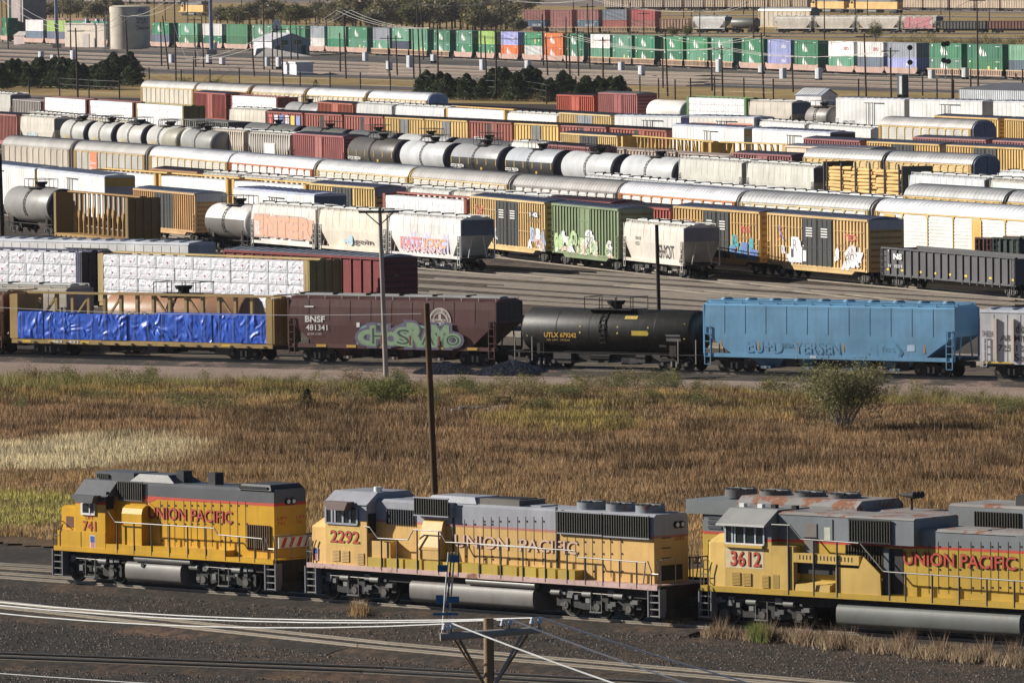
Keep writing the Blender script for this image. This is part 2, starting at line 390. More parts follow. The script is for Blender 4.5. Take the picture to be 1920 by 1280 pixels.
    if d >= 1:
        for sx in (-1, 1):
            l_ = MB(); ladder(l_, sx*(L/2-.3), -hw-.05, .55, 2.9 if d > 1 else 3.0, paint(walk) if d < 2 else P); l_.build('ladder', r)
    if d >= 2: gear(r, L)
    trucks(r, L, d); return r
def tank(F, label, col=DKG, rad=1.48, d=1, marks=None, band=None, group=None, low=None, plat=True, flat_rough=.45, headc=None):
    L = F.L-.3; r = thing('tank_car', label, 'tank car', F, group); P = paint(col, flat_rough, .22, 0, 0.0); zc = 1.05+rad; n = 32
    def ring(x, q): return [(x, -q*math.cos(2*math.pi*i/n), zc+q*math.sin(2*math.pi*i/n)) for i in range(n)]
    b = MB(); hd = .55
    prof = [(-L/2, .05), (-L/2+.06, rad*.45), (-L/2+.2, rad*.78), (-L/2+.38, rad*.94), (-L/2+hd, rad)]
    rr = prof+[(-x, q) for x, q in reversed(prof)]
    b.loft([ring(x, q) for x, q in rr], P, True)
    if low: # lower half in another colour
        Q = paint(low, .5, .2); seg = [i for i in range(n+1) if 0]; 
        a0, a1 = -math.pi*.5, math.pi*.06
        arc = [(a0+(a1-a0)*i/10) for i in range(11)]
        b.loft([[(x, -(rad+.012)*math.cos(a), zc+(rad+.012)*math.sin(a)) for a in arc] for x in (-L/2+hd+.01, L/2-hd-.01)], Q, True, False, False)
    k = max(3, int(L/2.6))
    for i in range(1, k): x = -L/2+hd+(L-2*hd)*i/k; b.loft([ring(x-.03, rad+.008), ring(x+.03, rad+.008)], P, True, False)
    if headc:  # right head coloured nearly black, its shade painted on
        for s in (1,): b.loft([ring(s*x, q+.01) for x, q in [(L/2-hd+.0, rad), (L/2-.38, rad*.94), (L/2-.2, rad*.78), (L/2-.06, rad*.45), (L/2, .05)]], paint(headc), True)
    if marks: marks(b, L, rad, zc)
    b.build('tank', r)
    u = MB(); F2 = L/2+.15
    for s in (-1, 1):
        u.box(min(s*F2, s*(F2-2.6)), max(s*F2, s*(F2-2.6)), -.3, .3, .72, 1.12, IRON); u.box(s*(L/2-1.7)-.25, s*(L/2-1.7)+.25, -1.2, 1.2, .85, 1.6, IRON)
        u.box(s*(L/2-.55)-.7, s*(L/2-.55)+.7, -1.4, 1.4, 1.0, 1.06, IRON)
        for y in (-1.4, 1.36):
            for x in (s*(L/2+.1), s*(L/2-1.2)): u.box(x-.03, x+.03, y, y+.05, .5, 2.0, IRON if d < 2 else STEEL)
        u.box(s*F2+s*.25-.12, s*F2+s*.25+.12, -.16, .16, .62, .98, IRON)
    u.box(-L/2, L/2, -1.32, -1.28, 1.0, 1.06, IRON)
    u.build('frame', r)
    if plat:
        g = MB(); z = zc+rad; g.box(-1.7, 1.7, -1.0, 1.0, z-.05, z+.0, IRON)
        for y in (-1.0, 1.0):
            g.path([(-1.7, y, z), (-1.7, y, z+.75), (1.7, y, z+.75), (1.7, y, z)], .03, BLACK)
            for x in (-.6, .6): g.path([(x, y, z), (x, y, z+.75)], .03, BLACK)
        for x in (-1.7, 1.7): g.path([(x, -1, z+.75), (x, 1, z+.75)], .03, BLACK)
        g.build('platform', r)
        m_ = MB(); m_.cyl((0, 0, z-.1), (0, 0, z+.25), .38, IRON, 12); m_.cyl((0, 0, z+.25), (0, 0, z+.5), .5, BLACK, 12, .62); m_.build('manway', r)
        l_ = MB(); Rl = IRON
        for x in (-.42, .0):
            l_.path([(x, -(rad+.06)*math.cos(a), zc+(rad+.06)*math.sin(a)) for a in [math.radians(q) for q in (-35, -10, 15, 40, 65, 88)]], .03, Rl)
        for q in range(-30, 80, 12): a = math.radians(q); l_.path([(-.42, -(rad+.06)*math.cos(a), zc+(rad+.06)*math.sin(a)), (0, -(rad+.06)*math.cos(a), zc+(rad+.06)*math.sin(a))], .025, Rl)
        l_.build('ladder', r)
    if d >= 2: gear(r, L)
    trucks(r, L, d, 1.7); return r
def autorack(F, label, panel=(.5, .48, .44), post=(.72, .52, .24), roof=SIL, d=1, endc=(.35, .35, .38), rough=.4, marks=None, group=None, sideyel=False, np_=11):
    L = F.L; r = thing('autorack_car', label, 'autorack car', F, group); hw = 1.5; H = 4.85; Pa = paint(panel, .5, .2); Po = paint(post)
    b = MB(); b.box(-L/2+.05, L/2-.05, -hw+.05, hw-.05, .85, H, Pa); under(b, L); b.box(-L/2, L/2, -hw-.02, hw+.02, .65, .95, Po)
    k = np_*4
    for j in range(14):
        z = 1.0+(H-1.1)*j/14; b.box(-L/2+.4, L/2-.4, -hw+.02, -hw+.049, z, z+.12, Pa)
    for i in range(np_+1):
        x = -L/2+.35+(L-.7)*i/np_; w_ = .07 if 0 < i < np_ else .3
        b.box(x-w_, x+w_, -hw-.03, -hw+.047, .95, H, Po)
        b.box(x-.22, x+.22, -hw-.035, -hw-.0, H-.25, H-.05, Po)
    b.box(-L/2, L/2, -hw-.02, -hw+.046, H-.08, H+.02, Po)
    if marks: marks(b, L, H, -hw-.035)
    b.build('body', r)
    q = MB(); Rm = paint(roof, rough, .15, 0, .25)
    prof = [(-hw, H-.02), (-hw+.02, H+.12), (-hw+.2, H+.5), (-hw+.5, H+.8), (-.6, H+.95), (0, H+.99), (.6, H+.95), (hw-.5, H+.8), (hw-.2, H+.5), (hw-.02, H+.12), (hw, H-.02)]
    q.px(prof, -L/2, L/2, Rm, True)
    m_ = int(L/.75)
    for i in range(m_): x = -L/2+.35+i*(L-.7)/(m_-1); q.px([(y*1.008, H+(z-H)*1.035) for y, z in prof], x-.035, x+.035, Rm)
    q.build('roof', r)
    for s in (-1, 1):
        e = MB(); Em = paint(endc); 
        for sy in (-1, 1):
            x0 = s*(L/2+.03); 
            pr = [(sy*.03, .9), (sy*(hw-.12), .9), (sy*(hw-.12), H+.1), (sy*(hw-.3), H+.45), (sy*(hw-.6), H+.7), (sy*.03, H+.8)]
            e.px(pr, min(x0, x0+s*.22), max(x0, x0+s*.22), Em)
        e.build('end_door', r)
    for s in (-1, 1):
        l_ = MB(); ladder(l_, s*(L/2-.3), -hw-.08, .6, H, Po); l_.build('ladder', r)
    trucks(r, L, d, 3.0); return r
def centerbeam(F, label, col=YEL, d=1, H=4.75, posts=True, group=None, endc=None, diag=True, opera=False):
    L = F.L; r = thing('centerbeam_flatcar', label, 'flatcar', F, group); P = paint(col, .6, .45); 
    b = MB(); b.box(-L/2, L/2, -1.45, 1.45, 1.02, 1.14, P); b.box(-L/2, L/2, -1.5, -1.36, .85, 1.1, P); under(b, L)
    b.py([(-L/2+3, .9), (-L/2+4, .55), (L/2-4, .55), (L/2-3, .9)], -.3, .3, IRON)
    n = int(L/1.25)
    for i in range(n): x = -L/2+.6+(L-1.2)*i/(n-1); b.box(x-.09, x+.09, -1.56, -1.3, .88, .98, IRON)
    b.build('deck', r)
    for s in (-1, 1):
        e = MB(); Pe = paint(endc or col, .6, .45); x = s*L/2; x0, x1 = min(x, x-s*.12), max(x, x-s*.12)
        e.box(x0, x1, -1.48, 1.48, 1.15, H, Pe)
        for y in (-1.48, -.75, 0, .7, 1.4): e.box(x-s*.0, x+s*.14, y, y+.08, 1.15, H-.03, Pe) if s > 0 else e.box(x-.14, x, y, y+.08, 1.15, H-.03, Pe)
        for z in (1.9, 2.7, 3.5, 4.2): e.box(min(x, x+s*.1), max(x, x+s*.1), -1.4, 1.4, z, z+.08, Pe)
        e.box(min(x, x-s*.5), max(x, x-s*.5), -1.5, -1.38, 1.15, H, Pe)
        e.build('bulkhead', r)
    t = MB(); t.box(-L/2+.12, L/2-.12, -.28, .28, H-.02, H+.1, P); t.build('top_chord', r)
    n = max(6, int(L/1.3)); p = MB(); hh = .15
    for i in range(1, n):
        x = -L/2+L*i/n; p.box(x-.1, x+.1, -.12, .12, 1.16, H-.03, P)
        if opera:
            z = 2.9+.35*math.sin(i*1.7)
            p.py([(x-.1, z-.5), (x-.32, z), (x-.1, z+.5)], -.12, -.08, P); p.py([(x+.1, z-.4), (x+.3, z+.1), (x+.1, z+.6)], -.12, -.08, P)
            p.box(x+.12, x+.42, -.1, -.07, z+.3, H-.1, paint((.42, .40, .37)))
    if diag:
        for i in range(2, n-2, 2):
            x = -L/2+L*i/n; s = 1 if x < 0 else -1; p.py([(x, H-.04), (x+.17, H-.04), (x+.17-s*L/n, 2.4), (x-s*L/n, 2.4)], -.07, .07, P)
    p.build('post', r, label='row of upright posts and braces') if False else p.build('post', r)
    if d >= 2: gear(r, L)
    trucks(r, L, d, 2.6); return r
def packs(F, label, cat_group, mat, cols, rows, z0=1.16, z1=4.55, inset=.35, gap=.03, split=True, jit=.02, strap=True, marks=False, vary=False):
    "individual wrapped lumber packs stacked on the near side of a centre partition"
    L = F.L-2*inset; w_ = L/cols; h_ = (z1-z0)/rows; M4 = F.M
    b = MB(); n = 6
    # crumpled wrap: subdivided front and top
    nx, nz = 7, 5
    g = [(x/(nx-1)*(w_-gap), z/(nz-1)*(h_-gap)) for z in range(nz) for x in range(nx)]
    rr = random.Random(5); fr = []
    for x, z in g:
        e = (0 < x < w_-gap-.01) and (0 < z < h_-gap-.01); fr.append((x, (-.03-.03*rr.random()) if e else -.03, z))
    b.add(fr, [(j*nx+i, j*nx+i+1, (j+1)*nx+i+1, (j+1)*nx+i) for j in range(nz-1) for i in range(nx-1)], mat, False)
    D = 1.12; X, Z = w_-gap, h_-gap
    b.add([(0, 0, 0), (X, 0, 0), (X, D, 0), (0, D, 0), (0, 0, Z), (X, 0, Z), (X, D, Z), (0, D, Z)], [(3, 2, 1, 0), (4, 5, 6, 7), (1, 2, 6, 5), (2, 3, 7, 6), (3, 0, 4, 7)], mat)
    if strap:
        for x in ((X*.98,) if marks else (X*.25, X*.75)): b.box(x-.01, x+.01, -.09, -.08, .01, Z-.01, flat((.3, .3, .3)))
    if marks:
        Rk = flat((.68, .36, .36)); b.cyl((X*.62, -.085, Z*.5), (X*.62, -.09, Z*.5), h_*.10, Rk, 8); b.text('River', X*.14, X*.44, Z*.45, Z*.55, -.088, flat((.58, .55, .58)))
    o = b.build('lumber_pack'); tagm(o, label, 'lumber pack', cat_group); first = True
    for c in range(cols):
        for k in range(rows):
            q = o if first else o.copy()
            if not first: C.objects.link(q)
            first = False
            x = -F.L/2+inset+c*w_+gap/2; z = z0+k*h_+gap/2
            q.location = M4 @ Vector((x+R.uniform(-jit, jit)*.3, -1.42+R.uniform(-jit, jit), z)); q.rotation_euler = (0, 0, F.yaw)
            if vary: q.scale = (1, 1, R.uniform(.88, 1.0)+(.08 if c > cols*.75 else 0))
def gondola(F, label, col=(.04, .04, .042), H=2.75, rib=1.35, d=2, group=None, marks=None, inner=(.2, .12, .09), name='gondola_car', cat='gondola'):
    L = F.L; r = thing(name, label, cat, F, group); P = paint(col, .5, .3, .0)
    b = MB()
    for y0, y1 in ((-1.42, -1.34), (1.34, 1.42)): b.box(-L/2, L/2, y0, y1, 1.0, H, P)
    for s in (-1, 1): b.box(min(s*L/2, s*(L/2-.08)), max(s*L/2, s*(L/2-.08)), -1.34, 1.34, 1.0, H, P)
    b.box(-L/2+.08, L/2-.08, -1.34, 1.34, 1.0, 1.1, paint(inner, .8, .5)); under(b, L)
    for y in (-1.56, 1.36): b.box(-L/2-.02, L/2+.02, y, y+.2, H-.02, H+.1, P)
    for y in (-1.5, 1.43): b.box(-L/2, L/2, y, y+.07, .9, 1.05, P)
    n = max(4, int(L/rib))
    for i in range(n+1):
        x = -L/2+.1+(L-.2)*i/n
        for y0, y1 in ((-1.54, -1.423), (1.423, 1.54)): b.box(x-.07, x+.07, y0, y1, .75 if 1.9 < abs(x)+0 < L/2-2.6 else 1.0, H-.03, P)
    if marks: marks(b, L, H, -1.43)
    b.build('body', r); end_ladder(r, L, -1.55, .6, H, P); trucks(r, L, d); return r
def coalcar(F, label, col=(.45, .40, .33), d=0, H=3.6, group=None, load=True, rib=.95, name='coal_hopper_car'):
    L = F.L; r = thing(name, label, 'coal car', F, group); P = paint(col, .6, .4)
    b = MB(); b.box(-L/2, L/2, -1.42, 1.42, 1.0, H, P); under(b, L); b.box(-L/2+1.8, L/2-1.8, -1.1, 1.1, .45, 1.0, IRON)
    n = max(5, int(L/rib))
    for i in range(n+1): x = -L/2+L*i/n; b.box(x-.07, x+.07, -1.54, -1.423, 1.0, H-.05, P)
    b.box(-L/2, L/2, -1.55, 1.55, H-.1, H+.02, P); b.build('body', r)
    if load: q = MB(); q.px([(-1.35, H+.022), (-.6, H+.3), (.6, H+.3), (1.35, H+.022)], -L/2+.3, L/2-.3, flat((.02, .02, .02), .9)); q.build('coal_load', r)
    if d >= 0: trucks(r, L, max(1, d)); return r
def wellcar(F, label, col=(.46, .30, .25), ribbed=False, group=None):
    L = F.L+2.2; r = thing('well_car', label, 'well car', F, group); P = paint(col, .6, .4, .1); b = MB()
    if ribbed:
        for y0, y1 in ((-1.5, -1.42), (1.42, 1.5)):
            b.box(-L/2+.9, L/2-.9, y0, y1, .45, 1.35, paint(tuple(v*.6 for v in col))); b.box(-L/2+.5, L/2-.5, y0-.08, y1+.08, 1.3, 1.5, paint((.62, .42, .26)))
        for i in range(17): x = -L/2+1+(L-2)*i/16; b.box(x-.09, x+.09, -1.6, -1.502, .45, 1.3, P)
        b.box(-L/2+.9, L/2-.9, -1.58, -1.4, .35, .5, P)
    else:
        b.py([(-L/2+.3, 1.5), (-L/2+.5, .9), (-L/2+1.2, .42), (L/2-1.2, .42), (L/2-.5, .9), (L/2-.3, 1.5), (L/2-.9, 1.62), (L/2-1.6, 1.45), (-L/2+1.6, 1.45), (-L/2+.9, 1.62)], -1.55, -1.45, P)
        b.box(-L/2+.9, L/2-.9, 1.45, 1.55, .42, 1.45, P)
    b.box(-L/2+.9, L/2-.9, -1.4, 1.4, .4, .5, IRON); b.box(-L/2-.4, -L/2+.9, -.8, .8, .8, 1.1, IRON); b.box(L/2-.9, L/2+.4, -.8, .8, .8, 1.1, IRON)
    b.build('well', r); part(pm('truck1', lambda: _truck(False), 'truck'), r, (L/2, 0, 0)); return r
def container(F, z, label, col, L=None, h=2.66, logo=None, group='containers on the long container train', rib=True, xo=0):
    L = (L or F.L); r = thing('shipping_container', label, 'container', None, group, loc=F.M @ Vector((xo, 0, z)), rz=F.yaw); P = paint(col, .5, .2)
    b = MB(); b.box(-L/2, L/2, -1.22, 1.22, .12, h-.01, P)
    for x in (-L/2, L/2-.14): 
        for y in (-1.27, 1.13): b.box(x, x+.14, y, y+.14, 0, h, P)
    b.box(-L/2, L/2, -1.27, -1.18, 0, .14, P); b.box(-L/2, L/2, -1.27, -1.18, h-.13, h+.004, P); b.box(-L/2+.14, L/2-.14, 1.18, 1.27, 0, .13, P)
    n = int(L/.9)
    for i in range(1, n): x = -L/2+L*i/n; b.box(x-.06, x+.06, -1.25, -1.222, .15, h-.15, P)
    for s in (-1, 1): x = s*L*.38; b.box(x-.07, x+.07, -1.28, -1.222, .05, h+.0, P)
    if logo == 'diamond':
        k = WHITEM; x = -L*.12; b.poly([(x-.55, 1.35), (x, .45), (x+.55, 1.35), (x, 2.35)], -1.262, k); b.poly([(x+.75, .6), (x+.95, 1.9), (x+1.35, 1.2), (x+1.5, .5)], -1.262, k); b.poly([(x+1.7, .6), (x+1.8, 1.5), (x+2.3, .6)], -1.262, k)
    if logo: b.rect(-L*.44, -L*.40, h-.5, h-.25, -1.262, WHITEM); b.rect(L*.3, L*.42, h-.45, h-.35, -1.262, WHITEM)
    if logo == 'diamond': pass
    elif logo == 'patch': b.rect(L*.08, L*.14, .4, 1.5, -1.262, flat((.65, .5, .15))); b.rect(L*.3, L*.34, .9, 1.3, -1.262, WHITEM)
    elif logo: b.text(logo, -L*.12 if len(logo) > 4 else L*.1, L*.3, 1.1, 1.7, -1.262, flat((.75, .76, .8)) if col[0] < .6 else flat((.5, .1, .12)), .02)
    b.build('body', r); e = MB(); e.box(L/2+.004, L/2+.04, -1.1, 1.1, .15, h-.15, P)
    for y in (-.8, -.3, .3, .8): e.box(L/2+.042, L/2+.08, y-.03, y+.03, .15, h-.15, IRON)
    e.build('door', r); return r
# ---------------------------------------------------------------- locomotives
UPY = (.68, .375, .014); UPO = (.71, .44, .145); UPG = (.115, .12, .13); UPL = (.35, .36, .40); SRED = flat((.55, .05, .02)); DRED = flat((.30, .02, .015))
class LB:
    "builds locomotive pieces from outlines measured on the photograph's zoom windows"
    def __init__(s, F, root, org, k): s.F, s.r, s.o, s.k = F, root, org, k
    def q(s, zx, zy, y): return s.F.on(s.o[0]+zx/s.k, s.o[1]+zy/s.k, y)
    def slab(s, pts, y0, y1, m, b=None, yref=None):
        b = b or MB(); P = [s.q(x, z, y0 if yref is None else yref) for x, z in pts]; return b.py(P, y0, y1, m)
    def bx(s, x0, z0, x1, z1, y0, y1, m, b=None):
        "box from upper-left and lower-right corners"
        b = b or MB(); a = s.q(x0, z0, y0); c = s.q(x1, z1, y0); X0, X1 = a[0], c[0]
        # level box: take the heights at its middle
        zt = s.q((x0+x1)/2, z0, y0)[1]; zb = s.q((x0+x1)/2, z1, y0)[1]
        return b.box(X0, X1, y0, y1, zb, zt, m)
    def lvl(s, x0, zx, zt, zb, y): # heights at one place
        return s.q(zx, zt, y)[1], s.q(zx, zb, y)[1]
def loco_truck(axles, half):
    b = MB(); fm = paint((.026, .026, .024), .6, .15)
    for y in (-1.12, 1.0):
        if axles == 2:
            b.py([(-half-.5, .35), (-half-.5, .85), (-half+.3, 1.0), (-.4, .75), (.4, .75), (half-.3, 1.0), (half+.5, .85), (half+.5, .35), (half-.5, .35), (.35, .5), (-.35, .5), (-half+.5, .35)], y, y+.12, fm)
        else:
            b.py([(-half-.6, .45), (-half-.6, .8), (-half+.3, .95), (-half+.9, .62), (-.5, .62), (-.2, .95), (.5, .95), (half-1.0, .6), (half-.3, .95), (half+.6, .9), (half+.6, .5), (half-.5, .42), (half-.9, .36), (-half+.9, .36), (-half+.5, .42)], y, y+.12, fm)
        xs = [-half, half] if axles == 2 else [-half, 0, half]
        for x in xs:
            b.box(x-.24, x+.24, y-.06, y+.1, .28, .74, fm); b.cyl((x, y-.12, .5), (x, y, .5), .16, RIM, 8)
            b.cyl((x-.75, y-.1, .98), (x-.25, y-.1, .98), .13, paint((.2,.2,.19)), 8)
        b.path([(-half+.2, y-.12, 1.05), (half-.2, y-.12, 1.02)], .03, RIM); 
        for x in (-.3, .3): b.path([(x, y-.14, 1.05), (x, y-.14, .3)], .025, paint((.16, .16, .15)))
        b.box(-.34, .34, y-.2, y, .27, .32, paint((.16, .16, .15)))
    b.box(-half, half, -.9, .9, .35, .95, BLACK); rr = random.Random(axles)
    for i in range(14): x = rr.uniform(-half-.4, half+.4); z = rr.uniform(.45, 1.0); w_ = rr.uniform(.05, .16); b.box(x-w_, x+w_, -1.26, -1.13, z, z+rr.uniform(.08, .25), flat((rr.uniform(.03, .22),)*3))
    return b, ([-half, half] if axles == 2 else [-half, 0, half])
def add_loco_truck(root, x, axles, half, key):
    k = 'lt'+key
    if k not in PROTO: b, xs = loco_truck(axles, half); o = b.build('truck'); C.objects.unlink(o); PROTO[k] = o; PROTO[k+'x'] = xs
    t = part(PROTO[k], root, (x, 0, 0))
    def wh(): b = MB(); b.cyl((0, -.07, 0), (0, .07, 0), .52, IRON, 22); b.cyl((0, -.09, 0), (0, 0, 0), .5, RIM, 22); b.cyl((0, -.1, 0), (0, 0, 0), .43, IRON, 22); return b
    for xx in PROTO[k+'x']:
        part(pm('lw', wh, 'wheel'), t, (xx, -.74, .52)); part(pm('lw', wh, 'wheel'), t, (xx, .74, .52), math.pi)
def handrail(s, top, posts, y, zsill, m=None, r=.028):
    b = MB(); m = m or STEEL; P = [s.q(x, z, y) for x, z in top]
    b.path([(x, y, z) for x, z in P], r, m, 6); b.path([(x, -y, z) for x, z in P], r, m, 5)
    for x, zt in posts:
        a = s.q(x, zt, y)
        for yy in (y, -y): b.cyl((a[0], yy, a[1]), (a[0], yy, zsill), r*1.25, paint((.09, .09, .09)) , 6)
    return b.build('handrail', s.r)
def steps(root, x, y, m, w_=.7, z0=.35, z1=1.55, dirn=1):
    b = MB()
    for i in range(4): z = z0+i*(z1-z0)/4; b.box(x-w_/2, x+w_/2, y, y+.35, z, z+.04, STEEL)
    for dx in (-w_/2, w_/2): b.box(x+dx-.03, x+dx+.03, y-.03, y+.35, z0-.02, z1, m)
    b.build('step', root)
SEAM = flat((.16, .09, .02)); 
def doors(b, s, xs, zt, zb, y, m=SEAM, w_=.018):
    for x in xs:
        a = s.q(x, zt, y); c = s.q(x, zb, y); b.box(a[0]-w_/2, a[0]+w_/2, y-.012, y-.003, c[1], a[1], m)
        [b.box(a[0]+.04, a[0]+.11, y-.02, y-.003, z_, z_+.07, BLACK) for z_ in (a[1]-.22, c[1]+.2, c[1]+.9)]
def grille(b, s, x0, z0, x1, z1, y, fr=None, dark=(.018, .016, .012), bars=None, proud=.03):
    a = s.q(x0, z0, y); c = s.q(x1, z1, y); zt = s.q((x0+x1)/2, z0, y)[1]; zb = s.q((x0+x1)/2, z1, y)[1]
    b.box(a[0], c[0], y-proud, y-.003, zb, zt, flat(dark, .8)); n = max(6, int((c[0]-a[0])/.13)); bm = flat(bars or (.07, .065, .05), .7)
    for i in range(n+1): x = a[0]+(c[0]-a[0])*i/n; b.box(x-.02, x+.02, y-proud-.04, y-proud-.001, zb, zt, bm)
    if fr:
        for z in (zb-.05, zt): b.box(a[0]-.05, c[0]+.05, y-proud-.05, y-proud+.02, z, z+.05, fr)
def ends(root, L, y, sill_t, body):
    "couplers, pilots, end rails"
    for s in (-1, 1):
        b = MB(); b.box(s*(L/2)-.1, s*(L/2)+.1, -1.35, 1.35, .3, sill_t, IRON); b.box(min(s*L/2, s*(L/2+.7)), max(s*L/2, s*(L/2+.7)), -.16, .16, .7, 1.0, IRON)
        b.py([(s*L/2, .3), (s*(L/2+.35), .2), (s*L/2, .75)], -1.2, 1.2, IRON); b.build('pilot', root)
        for q in (-1, 1):
            h = MB()
            for yy in (q*1.35, q*.5): h.path([(s*(L/2+.02), yy, sill_t), (s*(L/2+.02), yy, sill_t+1.05)], .028, STEEL)
            h.path([(s*(L/2+.02), q*1.35, sill_t+1.05), (s*(L/2+.02), q*.5, sill_t+1.05)], .028, STEEL); h.path([(s*(L/2+.02), q*1.35, sill_t+.5), (s*(L/2+.02), q*1.5, sill_t+.5)], .028, STEEL)
            yy = q*1.5; h.path([(s*(L/2-.35), yy, .35), (s*(L/2-.35), yy, sill_t+.6), (s*(L/2-.55), yy, sill_t+1.0)], .028, STEEL); h.path([(s*(L/2-.35), yy, sill_t+.5), (s*(L/2+.05), yy, sill_t+.5)], .02, STEEL); h.path([(s*(L/2+.05), yy, .5), (s*(L/2+.05), yy, sill_t+.7), (s*(L/2-.05), yy, sill_t+1.05)], .028, STEEL)
            h.build('end_rail', root)
        steps(root, s*(L/2-.2), -1.52, paint((.2, .2, .22)), .62, .3, sill_t-.1); steps(root, s*(L/2-.2), 1.17, paint((.2, .2, .22)), .62, .3, sill_t-.1)
def fans(root, xs, z, r=.62, col=(.12, .13, .14)):
    for x in xs:
        b = MB(); m = paint(col, .5, .3, .2); n = 20
        b.cyl((x, 0, z-.02), (x, 0, z+.28), r, m, n); b.cyl((x, 0, z+.282), (x, 0, z+.30), r*.9, BLACK, n)
        for i in range(6): a = i*math.pi/6; b.cyl((x-r*math.cos(a), -r*math.sin(a), z+.33), (x+r*math.cos(a), r*math.sin(a), z+.33), .018, STEEL, 4)
        b.build('roof_fan', root)
def lamp(root, x, y, z, s=1, n=2):
    for i in range(n):
        b = MB(); b.cyl((x, y+i*.3, z), (x+s*.08, y+i*.3, z), .15, BLACK, 12); b.cyl((x+s*.081, y+i*.3, z), (x+s*.1, y+i*.3, z), .09, flat((.7, .75, .8), .1), 12); b.build('headlight', root)
ROWA = Row(1.65, (101, 1030.6), (1203.6, 1105))
ROWL = Row(1.65, (1314, 1106.7), (1920, 1142))
SZ = 1.35   # sill bottom above rail
# --- switcher 741
F = Frame(ROWA.at(101), ROWA.at(512), 1.55)
r = thing('locomotive', 'small yellow locomotive numbered 741 with dark grey roof, leftmost in the front row', 'locomotive', F)
s = LB(F, r, (60, 860), 3.4286); L = F.L; Y = paint(UPY, .42, .22); G = paint(UPG, .45, .15)
b = MB(); b.box(-L/2, L/2, -1.55, 1.55, SZ, SZ+.2, Y); b.box(-L/2+.3, L/2-.3, -1.2, 1.2, .95, SZ, IRON); b.build('frame', r)
zb = SZ+.2
b = MB(); s.slab([(475, 545), (475, 590), (1240, 655), (1240, 590)], -1.53, -.9, Y, b); b.build('walkway_box', r)
b = MB(); x0 = s.q(165, 500, -1.5)[0]; x1 = s.q(470, 500, -1.5)[0]; zt = s.q(318, 467, -1.5)[1]; b.box(x0, x1, -1.5, 1.5, zb, zt, Y)
for zx in (315,): X = s.q(zx, 500, -1.5)[0]; b.box(X-.01, X+.01, -1.512, -1.503, zb, zt, BLACK)
b.text('', 0, 1, 0, 1, 0, BLACK) if False else None
xa = s.q(378, 535, -1.5); b.rect(xa[0]-.05, xa[0]+.28, xa[1]-.28, xa[1]+.3, -1.504, flat((.7, .72, .75))); b.rect(xa[0]-.02, xa[0]+.25, xa[1]+.0, xa[1]+.27, -1.508, flat((.03, .06, .3))); b.rect(xa[0]-.0, xa[0]+.23, xa[1]-.25, xa[1]-.0, -1.508, flat((.6, .2, .2)))
b.build('battery_box', r)
# cab
cx0 = s.q(280, 350, -1.48)[0]; cx1 = s.q(470, 350, -1.48)[0]; ez = s.q(375, 238, -1.48)[1]; tz = s.q(345, 130, -.85)[1]
b = MB(); zs = s.q(375, 282, -1.48)[1]
b.box(cx0, cx1, -1.48, 1.48, zt, zs-.06, Y); b.box(cx0+.002, cx1-.002, -1.478, 1.478, zs-.06, zs+.06, SRED); b.box(cx0, cx1, -1.48, 1.48, zs+.06, ez, G)
lay(b, '741', s.q(330, 462, -1.48)[0], s.q(412, 462, -1.48)[0], s.q(370, 462, -1.48)[1], s.q(370, 400, -1.48)[1], -1.482, SRED, BLACK, None, .0)
b.text('UPY', s.q(345, 388, -1.48)[0], s.q(398, 388, -1.48)[0], s.q(370, 388, -1.48)[1], s.q(370, 367, -1.48)[1], -1.49, SRED, .01)
b.build('cab', r)
b = MB(); b.px([(-1.6, ez), (-1.45, ez+.03), (-.85, tz), (.85, tz), (1.45, ez+.03), (1.6, ez)], cx0-.12, cx1+.12, G); b.build('cab_roof', r)
wa = s.q(320, 275, -1.48); wc = s.q(410, 357, -1.48)
b = MB(); zz1 = s.q(365, 278, -1.48)[1]; zz0 = s.q(365, 352, -1.48)[1]
b.box(wa[0], wc[0], -1.55, -1.484, zz0-.05, zz1+.03, WHITEM); b.box(wa[0]+.12, wc[0]-.06, -1.56, -1.551, zz0+.05, zz1-.05, GLASS); b.box((wa[0]+wc[0])/2+.1, (wa[0]+wc[0])/2+.16, -1.57, -1.561, zz0, zz1, WHITEM); b.build('cab_window', r)
b = MB(); b.py([(wa[0]-.25, zz1+.32), (wc[0]+.35, zz1+.32), (wc[0]+.2, zz1), (wa[0]+.1, zz1)], -1.9, -1.5, G); b.build('sunshade', r)
b = MB(); b.box(cx1+.003, cx1+.03, -1.42, -1.0, zt+1.0, zt+1.75, GLASS); b.build('door_window', r)
# nose
b = MB(); nx0 = s.q(190, 350, -1.0)[0]; nz = s.q(235, 300, -1.0)[1]; b.px([(-1.0, zt), (-1.0, nz-.1), (-.8, nz), (.8, nz), (1.0, nz-.1), (1.0, zt)], nx0, cx0-.002, Y)
b.box(nx0+.3, nx0+.75, -1.012, -1.003, zt+.1, nz-.45, flat((.12, .04, .02))); b.build('nose', r); lamp(r, nx0, -.15, nz-.25, -1)
b = MB(); a = s.q(410, 128, -.7); c = s.q(655, 128, -.7); tt = s.q(520, 84, -.7)[1]; b.box(a[0], c[0], -.7, .7, tz+.003, tt, G); grille(b, s, 425, 95, 495, 122, -.703); b.build('air_conditioner', r)
